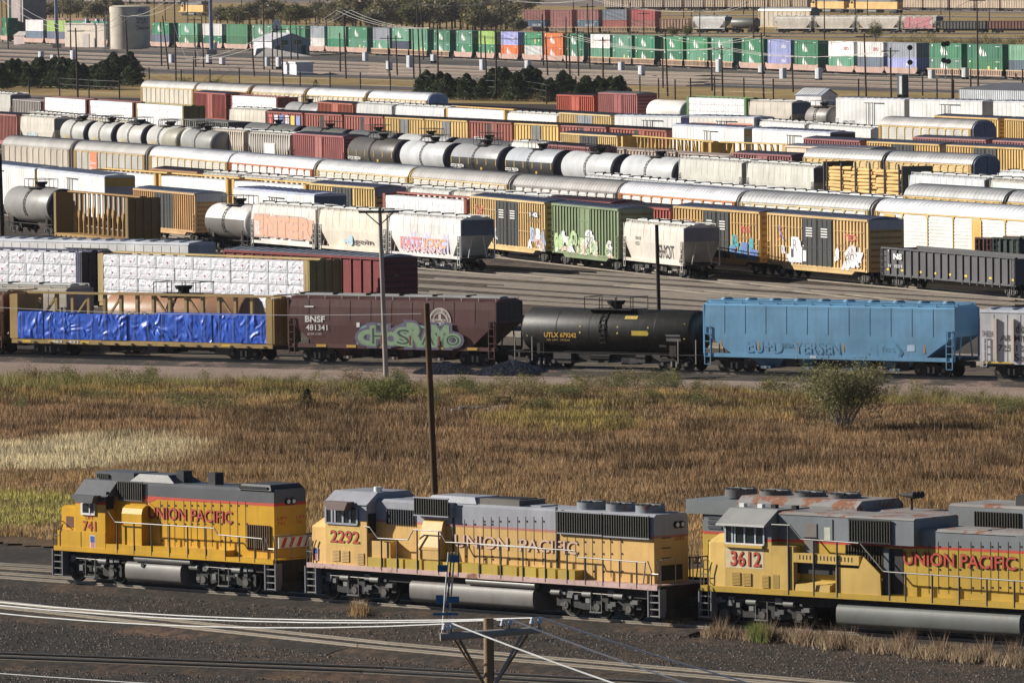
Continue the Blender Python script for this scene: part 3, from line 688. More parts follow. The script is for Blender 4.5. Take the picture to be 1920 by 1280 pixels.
# hood
hx0 = cx1+.003; hx1 = s.q(1557, 400, -.92)[0]; hz = s.q(1150, 175, -.92)[1]; hs = s.q(1150, 272, -.92)[1]
b = MB(); hw = .92
b.box(hx0, hx1, -hw, hw, zb, hs-.06, Y); b.box(hx0, hx1+.002, -hw-.002, hw+.002, hs-.06, hs+.06, SRED)
b.px([(-hw, hs+.06), (-hw, hz-.12), (-hw+.15, hz), (hw-.15, hz), (hw, hz-.12), (hw, hs+.06)], hx0, hx1, G)
X = [s.q(x, 400, -hw)[0] for x in (740,)]; b.box(X[0]-.02, X[0]+.02, -hw-.02, -hw-.003, zb, hz-.1, BLACK)
doors(b, s, (825, 870, 915, 975, 1020, 1060, 1105, 1155, 1210, 1270, 1320, 1372), 270, 560, -hw)
grille(b, s, 1390, 425, 1533, 583, -hw, None, (.05, .025, .01), (.14, .08, .03)); grille(b, s, 558, 150, 712, 262, -hw-.02, G)
a = s.q(752, 400, -hw); c = s.q(1290, 400, -hw); 
lay(b, 'UNION PACIFIC', a[0], c[0], s.q(1020, 398, -hw)[1], s.q(1020, 322, -hw)[1], -hw-.014, SRED, BLACK, None, .0)
b.poly([(a[0]-.1, hs-.05), (a[0]+.5, hs-.05), (a[0]+.05, hs-.2), (a[0]+.4, hs-.42), (a[0]-.25, hs-.1)], -hw-.01, SRED)
b.text('UPY\n741', -.75, -.15, s.q(1600, 432, -hw)[1], s.q(1600, 378, -hw)[1], hx1+.01, SRED, .01, '+x'); b.text('UPY\n741', .35, .85, s.q(1600, 432, -hw)[1], s.q(1600, 378, -hw)[1], hx1+.01, SRED, .01, '+x')
for i in range(4): y0 = -.8+i*.45; b.add([(hx1+.25, y0, zb+.45), (hx1+.25, y0+.2, zb+.45), (hx1+.25, y0+.4, zb+.85), (hx1+.25, y0+.2, zb+.85)], [(0, 1, 2, 3)], SRED)
b.box(hx1+.2, hx1+.245, -.9, 1.0, zb+.42, zb+.88, WHITEM)
b.build('hood', r); lamp(r, hx1, -.15, s.q(1717, 278, -.2)[1], 1)
b = MB(); a = s.q(578, 500, -1.35); c = s.q(705, 500, -1.35); t = s.q(640, 300, -1.35)[1]; b.px([(-1.35, zb), (-1.35, t-.35), (-1.28, t-.12), (-1.1, t), (-.93, t+.02), (-.93, zb)], a[0], c[0], Y); b.build('equipment_box', r)
b = MB(); a = s.q(640, 140, -.7)[0]; c = s.q(925, 140, -.7)[0]; b.loft([[(a, -.8, hz), (c, -.8, hz), (c, .8, hz), (a, .8, hz)], [(a+.4, -.6, hz+.32), (c-.6, -.6, hz+.32), (c-.6, .6, hz+.32), (a+.4, .6, hz+.32)]], G); b.build('roof_box', r)
for zx in (980, 1182): b = MB(); a = s.q(zx, 150, 0)[0]; b.box(a-.22, a+.22, -.25, .25, hz-.05, hz+.5, BLACK); b.build('exhaust_stack', r)
b = MB(); a = s.q(1325, 180, -.95)[0]; b.loft([[(a, -.98, hz-.05), (hx1-.1, -.98, hz-.05), (hx1-.1, .98, hz-.05), (a, .98, hz-.05)], [(a+.15, -.85, hz+.18), (hx1-.3, -.85, hz+.18), (hx1-.3, .85, hz+.18), (a+.15, .85, hz+.18)]], paint((.05, .055, .06), .6))
for i in range(14): x = a+.1+i*(hx1-a-.5)/13; b.box(x-.05, x+.05, -1.0, -.93, hz-.0, hz+.1, BLACK)
b.build('radiator_top', r)
handrail(s, [(462, 330), (490, 336), (535, 405), (1170, 445), (1197, 487), (1430, 508), (1480, 513), (1490, 600)], [(547, 405), (655, 412), (768, 420), (883, 427), (1000, 435), (1117, 442), (1243, 491), (1333, 499), (1432, 508)], -1.53, SZ+.05)
b = MB(); a = s.q(605, 740, -1.35)[0]; c = s.q(960, 740, -1.35)[0]; T = paint((.20, .19, .175), .5, .35); n = 16
pr = [(-1.42+.25*(1-math.cos(t)) if False else -math.copysign(1, math.cos(t))*(abs(math.cos(t))**.45)*1.42, .66+.5*math.copysign(abs(math.sin(t))**.5, math.sin(t))) for t in [2*math.pi*i/24 for i in range(24)]]
b.px(pr, a, c, T, True); b.cyl(((a+c)/2-.6, -1.44, .95), ((a+c)/2-.6, -1.4, .95), .1, BLACK, 10); b.build('fuel_tank', r)
b = MB(); a = s.q(660, 650, -1.4)[0]; c = s.q(1020, 650, -1.4)[0]; b.cyl((a, -1.3, 1.22), (c, -1.3, 1.22), .16, STEEL, 12); b.build('air_tank', r)
add_loco_truck(r, s.q(405, 720, -1)[0], 2, 1.3, 'b'); add_loco_truck(r, s.q(1262, 800, -1)[0], 2, 1.3, 'b'); ends(r, L, -1.5, SZ+.15, Y)
# --- road unit 2292
F = Frame(ROWA.at(575), ROWA.at(1232), 1.55)
r = thing('locomotive', 'faded orange-yellow locomotive numbered 2292 with light grey roof, middle of the front row', 'locomotive', F)
s = LB(F, r, (540, 880), 4.2675); t = LB(F, r, (900, 900), 4.414); L = F.L; Y = paint(UPO, .5, .3); G = paint(UPL, .5, .25); PK = paint((.62, .42, .38), .6, .4, .15); DY = paint((.52, .37, .05), .6, .3)
b = MB(); b.box(-L/2, L/2, -1.55, 1.55, SZ, SZ+.2, PK); b.box(-L/2+.3, L/2-.3, -1.2, 1.2, .95, SZ, IRON); b.build('frame', r); zb = SZ+.2
b = MB(); a = s.q(640, 750, -1.5)[0]; c = t.q(805, 800, -1.5)[0]; n = 11
for i in range(n): x = a+(c-a)*i/n; b.box(x+.02, x+(c-a)/n-.12, -1.52, -.95, zb, zb+.38, DY)
b.build('walkway_box', r)
# cab
hz = t.q(1040, 262, -.95)[1]; hs = s.q(1550, 445, -.95)[1]-.06
cx0 = s.q(300, 500, -1.5)[0]; cx1 = s.q(630, 500, -1.5)[0]; ez = s.q(460, 275, -1.5)[1]; tz = s.q(420, 165, -.9)[1]
b = MB(); b.box(cx0, cx1, -1.5, 1.5, zb, hs, Y); b.box(cx0, cx1, -1.5, 1.5, hs+.003, ez, G); a = s.q(317, 500, -1.5); c = s.q(583, 500, -1.5)
z1 = s.q(450, 475, -1.5)[1]; z0 = s.q(450, 602, -1.5)[1]; b.rect(a[0], c[0], z0, z1, -1.505, flat((.68, .52, .12)))
lay(b, '2292', s.q(343, 500, -1.5)[0], s.q(572, 500, -1.5)[0], s.q(458, 586, -1.5)[1], s.q(458, 490, -1.5)[1], -1.507, SRED, flat((.05, .01, .01)), None, .008)
for (x0, x1, zt_, zb_) in ((355, 415, 640, 730), (430, 492, 645, 738), (555, 610, 665, 760)):
    for i in range(8): z = s.q((x0+x1)/2, zt_+(zb_-zt_)*i/8, -1.5)[1]; b.box(s.q(x0, 700, -1.5)[0], s.q(x1, 700, -1.5)[0], -1.535, -1.503, z-.05, z-.01, paint((.75, .5, .2)))
    b.rect(s.q(x0, 700, -1.5)[0], s.q(x1, 700, -1.5)[0], s.q((x0+x1)/2, zb_, -1.5)[1], s.q((x0+x1)/2, zt_, -1.5)[1], -1.504, flat((.3, .17, .06)))
b.build('cab', r)
b = MB(); b.px([(-1.56, ez), (-1.5, ez+.05), (-.9, tz), (.9, tz), (1.5, ez+.05), (1.56, ez)], cx0-.05, cx1+.05, G); a = s.q(720, 170, -.5); b.cyl((a[0], -.5, tz), (a[0], -.5, tz+.2), .17, WHITEM, 10); b.build('cab_roof', r)
b = MB(); zz1 = s.q(450, 300, -1.5)[1]; zz0 = s.q(450, 425, -1.5)[1]; a = s.q(308, 400, -1.5)[0]; c = s.q(558, 400, -1.5)[0]
b.box(a, c, -1.53, -1.503, zz0, zz1, GLASS)
for f in (0, .2, .3, .55, .78, 1): b.box(a+(c-a)*f-.05, a+(c-a)*f+.05, -1.56, -1.531, zz0-.03, zz1+.03, G)
b.box(a, c, -1.56, -1.531, zz0-.08, zz0, G); b.build('cab_window', r)
b = MB(); b.py([(a+.25, zz1+.25), (c-.15, zz1+.25), (c-.35, zz1-.1), (a+.5, zz1-.1)], -1.95, -1.53, paint((.2, .15, .14), .7)); b.build('sunshade', r)
b = MB(); b.box(cx1+.003, cx1+.03, -1.42, -1.0, zb+1.35, zb+2.15, GLASS); b.build('door_window', r)
# nose
b = MB(); nx = s.q(140, 600, -1.3)[0]; nz = s.q(215, 440, -1.35)[1]; nz2 = s.q(290, 350, -1.0)[1]
b.loft([[(nx, -.95, zb), (nx+.45, -1.4, zb), (cx0-.002, -1.48, zb), (cx0-.002, 1.48, zb), (nx+.45, 1.4, zb), (nx, .95, zb)], [(nx+.05, -.95, nz-.1), (nx+.5, -1.38, nz-.1), (cx0-.002, -1.45, nz-.05), (cx0-.002, 1.45, nz-.05), (nx+.5, 1.38, nz-.1), (nx+.05, .95, nz-.1)], [(nx+.5, -.75, nz+.22), (nx+.8, -1.0, nz+.28), (cx0-.002, -1.1, nz+.3), (cx0-.002, 1.1, nz+.3), (nx+.8, 1.0, nz+.28), (nx+.5, .75, nz+.22)]], Y)
xa = s.q(205, 680, -1.45); b.rect(xa[0]-.02, xa[0]+.28, xa[1]-.22, xa[1]+.3, -1.47, flat((.66, .68, .7))); b.rect(xa[0], xa[0]+.25, xa[1]+.06, xa[1]+.28, -1.474, flat((.03, .06, .3))); b.rect(xa[0]+.01, xa[0]+.24, xa[1]-.2, xa[1]+.06, -1.474, flat((.6, .2, .2)))
b.build('nose', r)
# hood
hx0 = cx1+.003; hx1 = t.q(1440, 500, -.98)[0]; hw = .98; rx = t.q(640, 400, -hw)[0]
b = MB(); b.box(hx0, hx1, -hw, hw, zb, hs-.05, Y); b.box(hx0, hx1, -hw-.004, hw+.004, hs-.05, hs+.05, paint((.5, .2, .17)))
b.px([(-hw, hs+.05), (-hw, hz-.1), (-hw+.14, hz), (hw-.14, hz), (hw, hz-.1), (hw, hs+.05)], hx0, hx1, G)
doors(b, t, (25, 92, 158, 228, 310, 377, 445, 515), 300, 700, -hw); doors(b, s, (1412, 1485, 1562, 1625), 400, 740, -hw)
doors(b, t, (720, 790, 860, 930, 1010, 1080, 1165), 470, 800, -hw)
b.box(rx-.04, rx+.04, -hw-.06, -hw-.003, zb, hz+.1, BLACK); X = s.q(1325, 500, -hw)[0]; b.box(X-.03, X+.03, -hw-.05, -hw-.003, zb, hz-.05, BLACK)
tx0 = s.q(1340, 600, -hw)[0]; tx1 = t.q(812, 600, -hw)[0]; zc0 = t.q(150, 572, -hw)[1]; zc1 = t.q(150, 468, -hw)[1]
lay(b, 'UNION  PACIFIC', tx0, tx1, zc0, zc1, -hw-.016, flat((.70, .45, .34)), flat((.42, .25, .19)), None, .0)
b.text('2292', .2, .75, t.q(1600, 520, -hw)[1], t.q(1600, 485, -hw)[1], hx1+.01, SRED, .02, '+x')
for z in (zb+.6, zb+1.0, zb+1.4, zb+1.8): b.path([(hx1+.08, -.6, z), (hx1+.08, -.1, z)], .02, BLACK)
b.box(hx1+.003, hx1+.04, -.6, .6, zb+.1, zb+.7, BLACK)
b.build('hood', r); lamp(r, hx1, .3, t.q(1640, 365, .4)[1], 1)
for (x0, z0, x1, z1) in ((655, 268, 1015, 440), (1040, 290, 1405, 468)):
    b = MB(); grille(b, t, x0, z0, x1, z1, -hw-.02, G, (.012, .012, .008), (.05, .05, .035), .06); b.build('radiator_grille', r)
b = MB(); grille(b, s, 1018, 232, 1285, 365, -hw-.22, G, (.012, .012, .008), (.05, .05, .035), .03); a = s.q(1018, 300, -hw-.2)[0]; c = s.q(1300, 300, -hw-.2)[0]; b.box(a, c, -hw-.2, hw+.2, s.q(1150, 375, -hw-.2)[1], hz+.02, G); b.build('dynamic_brake_housing', r)
b = MB(); grille(b, s, 800, 318, 1010, 440, -hw-.0, None, (.015, .017, .02), (.045, .05, .06), .04); b.build('intake_grille', r)
b = MB(); a = s.q(1040, 600, -1.45)[0]; c = s.q(1200, 600, -1.45)[0]; zt = s.q(1120, 415, -1.2)[1]; zm = s.q(1120, 620, -1.5)[1]
b.px([(-.99, zt+.1), (-1.15, zt), (-1.45, zm), (-1.45, zm-.5), (-.99, zm-.5)], a, c, Y); b.box(a+.1, c-.1, -1.4, -.99, zb+.38, zm-.5, paint((.45, .28, .08)))
b.box(a, c, -1.47, -1.451, zm-.12, zm-.05, Y); b.build('blower_housing', r)
b = MB(); a = s.q(655, 700, -1.4)[0]; c = s.q(745, 700, -1.4)[0]; b.box(cx1+.01, a+1.2, -1.4, -.99, zb, zb+1.05, Y); b.build('equipment_box', r)
b = MB(); a = s.q(1090, 200, -.8)[0]; c = s.q(1520, 200, -.8)[0]; b.loft([[(a, -.9, hz), (c, -.9, hz), (c, .9, hz), (a, .9, hz)], [(a+.4, -.7, hz+.26), (c-.3, -.7, hz+.26), (c-.3, .7, hz+.26), (a+.4, .7, hz+.26)]], G)
c2 = c+2.3; b.box(c+.05, c2, -.75, .75, hz-.02, hz+.24, paint((.16, .15, .13), .6, .4)); b.box(c+.3, c2-.2, -.5, .5, hz+.241, hz+.27, BLACK); b.build('roof_hatch', r)
for zx in (300, 500): a = t.q(zx, 170, 0)[0]; q_ = MB(); q_.box(a-.5, a+.5, -.5, .5, hz-.01, hz+.05, G); q_.build('roof_panel', r)
fx = [t.q(x, 190, 0)[0] for x in (925, 1165, 1410)]; fans(r, fx, hz, .6, (.2, .22, .25))
handrail(s, [(612, 455), (655, 460), (718, 548), (960, 562), (1003, 480), (1215, 492), (1262, 580), (1420, 587), (2000, 622)], [(747, 553), (872, 560), (1032, 482), (1205, 490), (1362, 586), (1532, 598)], -1.53, SZ+.05)
handrail(t, [(0, 532), (790, 582), (808, 635), (1300, 675), (1368, 680), (1362, 760), (1352, 850)], [(172, 548), (354, 556), (540, 570), (720, 585), (872, 645), (1017, 655), (1155, 665), (1296, 675)], -1.53, SZ+.05)
b = MB(); a = s.q(980, 1000, -1.35)[0]; c = t.q(445, 1000, -1.35)[0]; T = paint((.23, .215, .20), .5, .6)
b.px(pr, a, c, T, True); b.build('fuel_tank', r)
b = MB(); a = s.q(1430, 890, -1.4)[0]; c = t.q(460, 870, -1.4)[0]; b.cyl((a, -1.33, 1.22), (c, -1.33, 1.22), .15, STEEL, 12); b.build('air_tank', r)
add_loco_truck(r, s.q(560, 900, -1)[0], 3, 1.75, 'c'); add_loco_truck(r, t.q(1000, 1000, -1)[0], 3, 1.75, 'c'); ends(r, L, -1.5, SZ+.15, Y)
# --- large unit 3612
F = Frame(ROWL.at(1314), ROWL.at(2140), 1.55)
r = thing('locomotive', 'pale yellow locomotive numbered 3612 with rusty grey roof and wide nose, at the front right', 'locomotive', F)
s = LB(F, r, (1290, 900), 5.566); u = LB(F, r, (1600, 900), 5.566); v = LB(F, r, (1270, 890), 2.954); L = F.L
Y = paint((.66, .44, .12), .45, .22); G = paint((.21, .235, .25), .5, .2); GR = paint((.30, .285, .27), .6, .2, .3); Y2 = paint((.56, .36, .04), .5, .3)
b = MB(); b.box(-L/2, L/2, -1.55, 1.55, SZ, SZ+.22, Y2); b.box(-L/2+.3, L/2-.3, -1.2, 1.2, .95, SZ, IRON); b.build('frame', r); zb = SZ+.22
cx0 = s.q(388, 800, -1.5)[0]; cx1 = s.q(872, 800, -1.5)[0]; ez = s.q(620, 470, -1.5)[1]; tz = s.q(800, 300, -.9)[1]; hs = s.q(850, 628, -1.5)[1]
b = MB(); b.box(cx0, cx1, -1.5, 1.5, zb, hs-.06, Y); b.box(cx0, cx1, -1.503, 1.503, hs-.06, hs+.05, SRED); b.box(cx0, cx1, -1.5, 1.5, hs+.05, ez, G)
a = s.q(390, 800, -1.5)[0]; c = s.q(790, 800, -1.5)[0]; b.rect(a+.02, c, s.q(600, 918, -1.5)[1], s.q(600, 712, -1.5)[1], -1.506, flat((.68, .55, .34)))
lay(b, '3612', s.q(452, 800, -1.5)[0], s.q(760, 800, -1.5)[0], s.q(605, 893, -1.5)[1], s.q(605, 742, -1.5)[1], -1.51, SRED, flat((.06, .01, .01)), None, .008)
for (x0, x1, zt_, zb_) in ((458, 550, 955, 1090), (573, 662, 965, 1100), (770, 848, 990, 1120)):
    b.rect(s.q(x0, 1000, -1.5)[0], s.q(x1, 1000, -1.5)[0], s.q((x0+x1)/2, zb_, -1.5)[1], s.q((x0+x1)/2, zt_, -1.5)[1], -1.504, flat((.3, .17, .05)))
    for i in range(9): z = s.q((x0+x1)/2, zt_+(zb_-zt_)*i/9, -1.5)[1]; b.box(s.q(x0, 1000, -1.5)[0], s.q(x1, 1000, -1.5)[0], -1.54, -1.505, z-.05, z-.015, Y)
b.box(s.q(395, 700, -1.5)[0], s.q(790, 700, -1.5)[0], -1.62, -1.503, s.q(600, 702, -1.5)[1], s.q(600, 672, -1.5)[1], Y)
b.build('cab', r)
b = MB(); b.px([(-1.85, ez-.02), (-1.8, ez+.06), (-.95, tz), (.95, tz), (1.8, ez+.06), (1.85, ez-.02)], cx0-.2, cx1-.1, paint((.30, .30, .29), .5, .2, .1))
for zx in (575, 765, 905, 1120): a = s.q(zx, 290, -.3)[0]; b.box(a-.12, a+.12, -.4, -.2, tz-.01, tz+.15, WHITEM if zx < 900 else IRON)
b.build('cab_roof', r)
b = MB(); zz1 = s.q(600, 492, -1.5)[1]; zz0 = s.q(600, 655, -1.5)[1]; a = s.q(398, 600, -1.5)[0]; c = s.q(798, 600, -1.5)[0]; b.box(a, c, -1.53, -1.503, zz0, zz1, GLASS)
for f in (0, .18, .25, .5, .78, 1): b.box(a+(c-a)*f-.035, a+(c-a)*f+.035, -1.56, -1.531, zz0-.03, zz1+.03, flat((.5, .55, .6)))
b.box(a, c, -1.57, -1.531, zz0-.06, zz0, WHITEM); b.build('cab_window', r)
b = MB(); nx = s.q(140, 800, -1.2)[0]; nz = s.q(260, 660, -1.35)[1]
b.loft([[(nx, -.85, zb), (nx+.55, -1.35, zb), (cx0-.002, -1.5, zb), (cx0-.002, 1.5, zb), (nx+.55, 1.35, zb), (nx, .85, zb)], [(nx+.05, -.85, nz), (nx+.6, -1.35, nz+.05), (cx0-.002, -1.48, nz+.1), (cx0-.002, 1.48, nz+.1), (nx+.6, 1.35, nz+.05), (nx+.05, .85, nz)], [(nx+.5, -.65, nz+.35), (nx+.9, -.95, nz+.4), (cx0-.002, -1.1, nz+.45), (cx0-.002, 1.1, nz+.45), (nx+.9, .95, nz+.4), (nx+.5, .65, nz+.35)]], Y); b.build('nose', r)
# body behind the cab
hw = 1.05; hx0 = cx1+.003; xb = v.q(1325, 400, -hw)[0]
b = MB(); b.box(hx0, xb, -hw, hw, zb, hs-.06, Y2); b.box(hx0, xb, -hw-.003, hw+.003, hs-.06, hs+.05, SRED); tz2 = s.q(1500, 380, -hw)[1]; b.px([(-hw, hs+.05), (-hw, tz2), (hw, tz2), (hw, hs+.05)], hx0, xb, G); b.px([(-hw-.03, tz2+.003), (-hw+.2, tz2+.1), (hw-.2, tz2+.1), (hw+.03, tz2+.003)], hx0, xb, GR)
a = s.q(1218, 500, -hw)[0]; c = s.q(1345, 500, -hw)[0]; b.box(a, c, -hw-.03, -hw-.003, zb+1.3, tz2-.3, paint((.24, .22, .2)))
a = s.q(1405, 500, -hw)[0]; c = s.q(1510, 500, -hw)[0]; b.box(a, c, -hw-.03, -hw-.003, hs+.05, tz2-.1, G); b.rect(a+.1, c-.1, hs+.1, hs+.6, -hw-.034, flat((.55, .56, .45)))
b.build('hood', r)
b = MB(); a = s.q(1600, 600, -1.4)[0]; c = v.q(1312, 600, -1.4)[0]; zl = v.q(1120, 385, -1.4)[1]; zh = v.q(1120, 245, -1.4)[1]; b.box(a, c, -1.4, 1.4, hs+.06, zh, G); b.px([(-1.42, zh+.003), (-1.3, zh+.08), (1.3, zh+.08), (1.42, zh+.003)], a, c, GR)
grille(b, v, 957, 255, 1182, 370, -1.42, IRON, (.01, .01, .008), (.045, .045, .03), .03); b.build('dynamic_brake_housing', r)
b = MB(); grille(b, v, 938, 390, 1140, 500, -hw-.02, None, (.02, .014, .006), (.07, .05, .02), .03); b.build('intake_grille', r)
b = MB(); a = u.q(320, 900, -hw-.1)[0]; c = u.q(390, 900, -hw)[0]; e = u.q(520, 900, -hw)[0]; b.box(a, c, -hw-.12, -hw-.003, zb, hs-.1, paint((.16, .18, .2))); b.box(c+.01, e, -hw-.02, -hw-.003, zb+.05, hs-.1, BLACK); b.build('open_door', r)
# equipment shelf, tank, fairing
b = MB(); a = s.q(875, 900, -1.5)[0]; c = s.q(1100, 900, -1.5)[0]; z1 = s.q(980, 685, -1.5)[1]; b.box(cx1+.005, c, -1.5, -hw-.003, zb, z1, Y); b.box(s.q(885, 1000, -1.5)[0], s.q(952, 1000, -1.5)[0], -1.51, -1.501, zb+.03, s.q(920, 985, -1.5)[1], paint((.4, .27, .06))); b.build('electrical_cabinet', r)
b = MB(); a2 = s.q(1105, 900, -1.5)[0]; e = v.q(1005, 480, -1.5)[0]; z1 = v.q(830, 440, -1.5)[1]; z0 = v.q(830, 492, -1.5)[1]; b.box(c+.005, e, -1.5, -1.3, z0, z1, Y); b.box(c+.01, e, -1.3, -hw-.01, z0, z0+.05, Y); n = 16
for i in range(n): x = c+.3+(e-c-.5)*i/n; b.box(x, x+.05, -1.506, -1.5005, z0+.12, z0+.3, IRON)
b.box(c+.01, e, -1.25, -1.2, z0-.45, z0-.05, BLACK); b.build('slotted_tray', r)
b = MB(); a3 = s.q(1130, 1100, -1.4)[0]; e3 = v.q(850, 620, -1.4)[0]; zt = s.q(1300, 1075, -1.4)[1]; b.px([(-1.48, zb), (-1.46, zb+.25), (-1.3, zt-.02), (-1.07, zt+.08), (-1.07, zb)], a3, e3, Y); b.build('sandbox', r)
b = MB(); pts = [(877, 512), (877, 655), (1128, 672), (1125, 545), (1030, 455), (1005, 470)]; s2 = v; P = [s2.q(x, z, -1.5) for x, z in [(877, 512), (1005, 519), (1030, 452), (1122, 548), (1128, 672), (877, 655)]]; b.py(P, -1.5, -1.42, Y); b.build('side_panel', r)
# engine hood
hw2 = 1.045; x0 = xb+.02; x1 = L/2-1; hz = u.q(1000, 545, -hw2)[1]; hs2 = u.q(1000, 710, -hw2)[1]
b = MB(); b.box(x0, x1, -hw2, hw2, zb, hs2-.06, Y2); b.box(x0, x1, -hw2-.003, hw2+.003, hs2-.06, hs2+.05, SRED); b.box(x0, x1, -hw2, hw2, hs2+.05, hz, G); b.px([(-hw2-.03, hz+.003), (-hw2+.15, hz+.1), (hw2-.15, hz+.1), (hw2+.03, hz+.003)], x0, x1, GR)
for q_ in range(5): X = x0+1.2+q_*2.1; b.box(X, X+1.9, -.55, .55, hz+.101, hz+.14, GR)
doors(b, u, (785, 885, 990, 1095, 1225, 1330, 1430, 1510, 1615, 1735), 640, 1180, -hw2)
hwx = hw2
ta = u.q(530, 800, -1.05)[0]; tb = u.q(1703, 850, -hw2)[0]; z0 = u.q(1100, 905, -hw2)[1]; z1 = u.q(1100, 770, -hw2)[1]
lay(b, 'UNION PACIFIC', ta, tb, z0, z1, -hw-.02, SRED, flat((.05, .01, .01)), None, .008)
b.build('engine_hood', r)
b = MB(); a = u.q(1690, 600, -1.5)[0]; b.py([(a, hz+.05), (a+.6, hs2+.2), (x1, hs2+.2), (x1, hz+.05)], -1.5, 1.5, G); b.build('radiator_housing', r)
handrail(s, [(868, 460), (1062, 468), (1180, 612), (1781, 655)], [(1045, 470), (1310, 625), (1553, 640)], -1.53, SZ+.05, STEEL, .032)
handrail(u, [(75, 660), (315, 948), (380, 957), (1095, 1005), (2400, 1100)], [(378, 955), (545, 968), (823, 985), (1105, 1008), (1393, 1030), (1680, 1045)], -1.53, SZ+.05, STEEL, .032)
b = MB(); a = v.q(890, 850, -1.35)[0]; c = v.q(1905, 850, -1.35)[0]; T = paint((.15, .16, .15), .5, .35)
b.px([(y*1.04, .03+z*1.03) for y, z in pr], a, c, T, True); b.build('fuel_tank', r)
add_loco_truck(r, v.q(490, 790, -1)[0], 3, 1.9, 'd'); add_loco_truck(r, L/2-4.2, 3, 1.9, 'd'); ends(r, L, -1.5, SZ+.15, Y)
# --- unit standing on the next track, seen over the roofs
d = (ROWL.at(1900)-ROWL.at(1320)).normalized(); nn = Vector((-d.y, d.x, 0)).normalized()*5.2
A = ROWL.at(1300)+nn
while proj([A.x, A.y, 3.5])[0] > 1268: A = A-d*.1

def back_unit(A, Lg, label, rear=True):
    F = Frame(A, A+d*Lg, 1.55); r = thing('locomotive', label, 'locomotive', F, None); Y = paint((.64, .42, .07), .5, .2); G = paint((.23, .25, .26), .5, .2); L = F.L; zb = SZ+.2; hs = 3.15; hz = 4.45
    b = MB(); b.box(-L/2, L/2, -1.55, 1.55, SZ, zb, Y); b.box(-L/2+.3, L/2-.3, -1.2, 1.2, .9, SZ, IRON); b.build('frame', r)
    return F, r, Y, G, GR, L, zb, hs, hz
F, r, Y, G, GR, L, zb, hs, hz = back_unit(A, 24.5, 'yellow locomotive with rusty roof and four fans, behind locomotive 3612')
b = MB(); x0, x1 = -L/2+1.0, L/2-6.2; b.box(x0, x1, -1.0, 1.0, zb, hs-.05, Y); b.box(x0, x1, -1.004, 1.004, hs-.05, hs+.06, SRED); b.box(x0, x1, -1.0, 1.0, hs+.06, hz-.2, G); b.px([(-1.02, hz-.2), (-.8, hz-.1), (.8, hz-.1), (1.02, hz-.2)], x0, x1, GR)
for i in range(4): b.box(x0+.6, x0+1.9, -1.03, -1.003, hs+.2+i*.28, hs+.2+i*.28+.2, flat((.05, .06, .08)))
for i in range(9): b.box(x0+1.0+i*.2, x0+1.08+i*.2, -1.03, -1.003, hs-1.3, hs-.3, flat((.03, .02, .01)))
for i in range(12): X = x0+4+i*1.0; b.box(X, X+.02, -1.02, -1.003, zb, hz-.3, BLACK)
b.build('hood', r)
b = MB(); b.box(x0+.35, x0+2.1, -1.35, 1.35, zb, hs-.05, Y); b.box(x0+.35, x0+2.1, -1.354, 1.354, hs-.05, hs+.06, SRED); b.box(x0+.35, x0+2.1, -1.35, 1.35, hs+.06, hz-.56, G)
for i in range(3): b.box(x0+.6, x0+1.3, -1.38, -1.355, hs+.15+i*.2, hs+.29+i*.2, flat((.04, .05, .07))); b.box(x0+1.45, x0+2.0, -1.38, -1.355, hs+.15+i*.2, hs+.29+i*.2, flat((.04, .05, .07)))
for i in range(8): b.box(x0+.6+i*.18, x0+.68+i*.18, -1.38, -1.355, hs-1.2, hs-.3, flat((.03, .02, .01)))
b.build('rear_body', r); b = MB(); b.box(x0-.5, x0+2.2, -1.45, 1.45, hz-.55, hz+.02, G); b.px([(-1.0, hz-.6), (-1.5, hz-.35), (-1.5, hz+.0), (-1.15, hz+.25), (1.15, hz+.25), (1.5, hz+.0), (1.5, hz-.35), (1.0, hz-.6)], x0+2.2, x0+8.4, paint((.30, .29, .28), .6, .2, .42)); b.build('radiator_housing', r)
fans(r, [x0+1.2, x0+3.0, x0+4.8, x0+6.6], hz+.12, .66, (.12, .12, .12))
b = MB(); X = x0+10; b.cyl((X, 0, hz-.1), (X, 0, hz+.45), .05, IRON); 
for y in (-.25, 0, .25): b.cyl((X-.4, y, hz+.5), (X+.35, y, hz+.5), .05, IRON, 8, .15)
b.build('horn', r)
b = MB(); a = x1-4.3; b.box(a, x1+1.8, -1.45, 1.45, hs-.2, hz+.25, G); b.px([(-1.46, hz+.253), (-1.3, hz+.35), (1.3, hz+.35), (1.46, hz+.253)], a, x1+1.8, GR); b.box(a+1.3, a+3.6, -1.49, -1.452, hs+.1, hz+.1, flat((.012, .012, .01)))
for i in range(17): b.box(a+1.32+i*.135, a+1.36+i*.135, -1.52, -1.491, hs+.1, hz+.1, flat((.05, .045, .03)))
b.box(a+3.0, a+5.4, -1.0, 1.0, hz+.351, hz+.75, paint((.03, .032, .035), .6)); b.build('dynamic_brake_housing', r)
b = MB(); b.box(x1+.01, L/2-2.2, -1.5, 1.5, zb, hs+.05, Y); b.box(x1+1.82, L/2-2.2, -1.5, 1.5, hs+.06, hz, G); b.box(L/2-2.19, L/2-.3, -1.3, 1.3, zb, 3.0, Y); b.build('cab', r)
b = MB(); b.px(pr, -3.5, 3.5, T, True); b.build('fuel_tank', r)
add_loco_truck(r, -L/2+4, 3, 1.9, 'd'); add_loco_truck(r, L/2-4, 3, 1.9, 'd'); ends(r, L, -1.5, SZ+.15, Y)
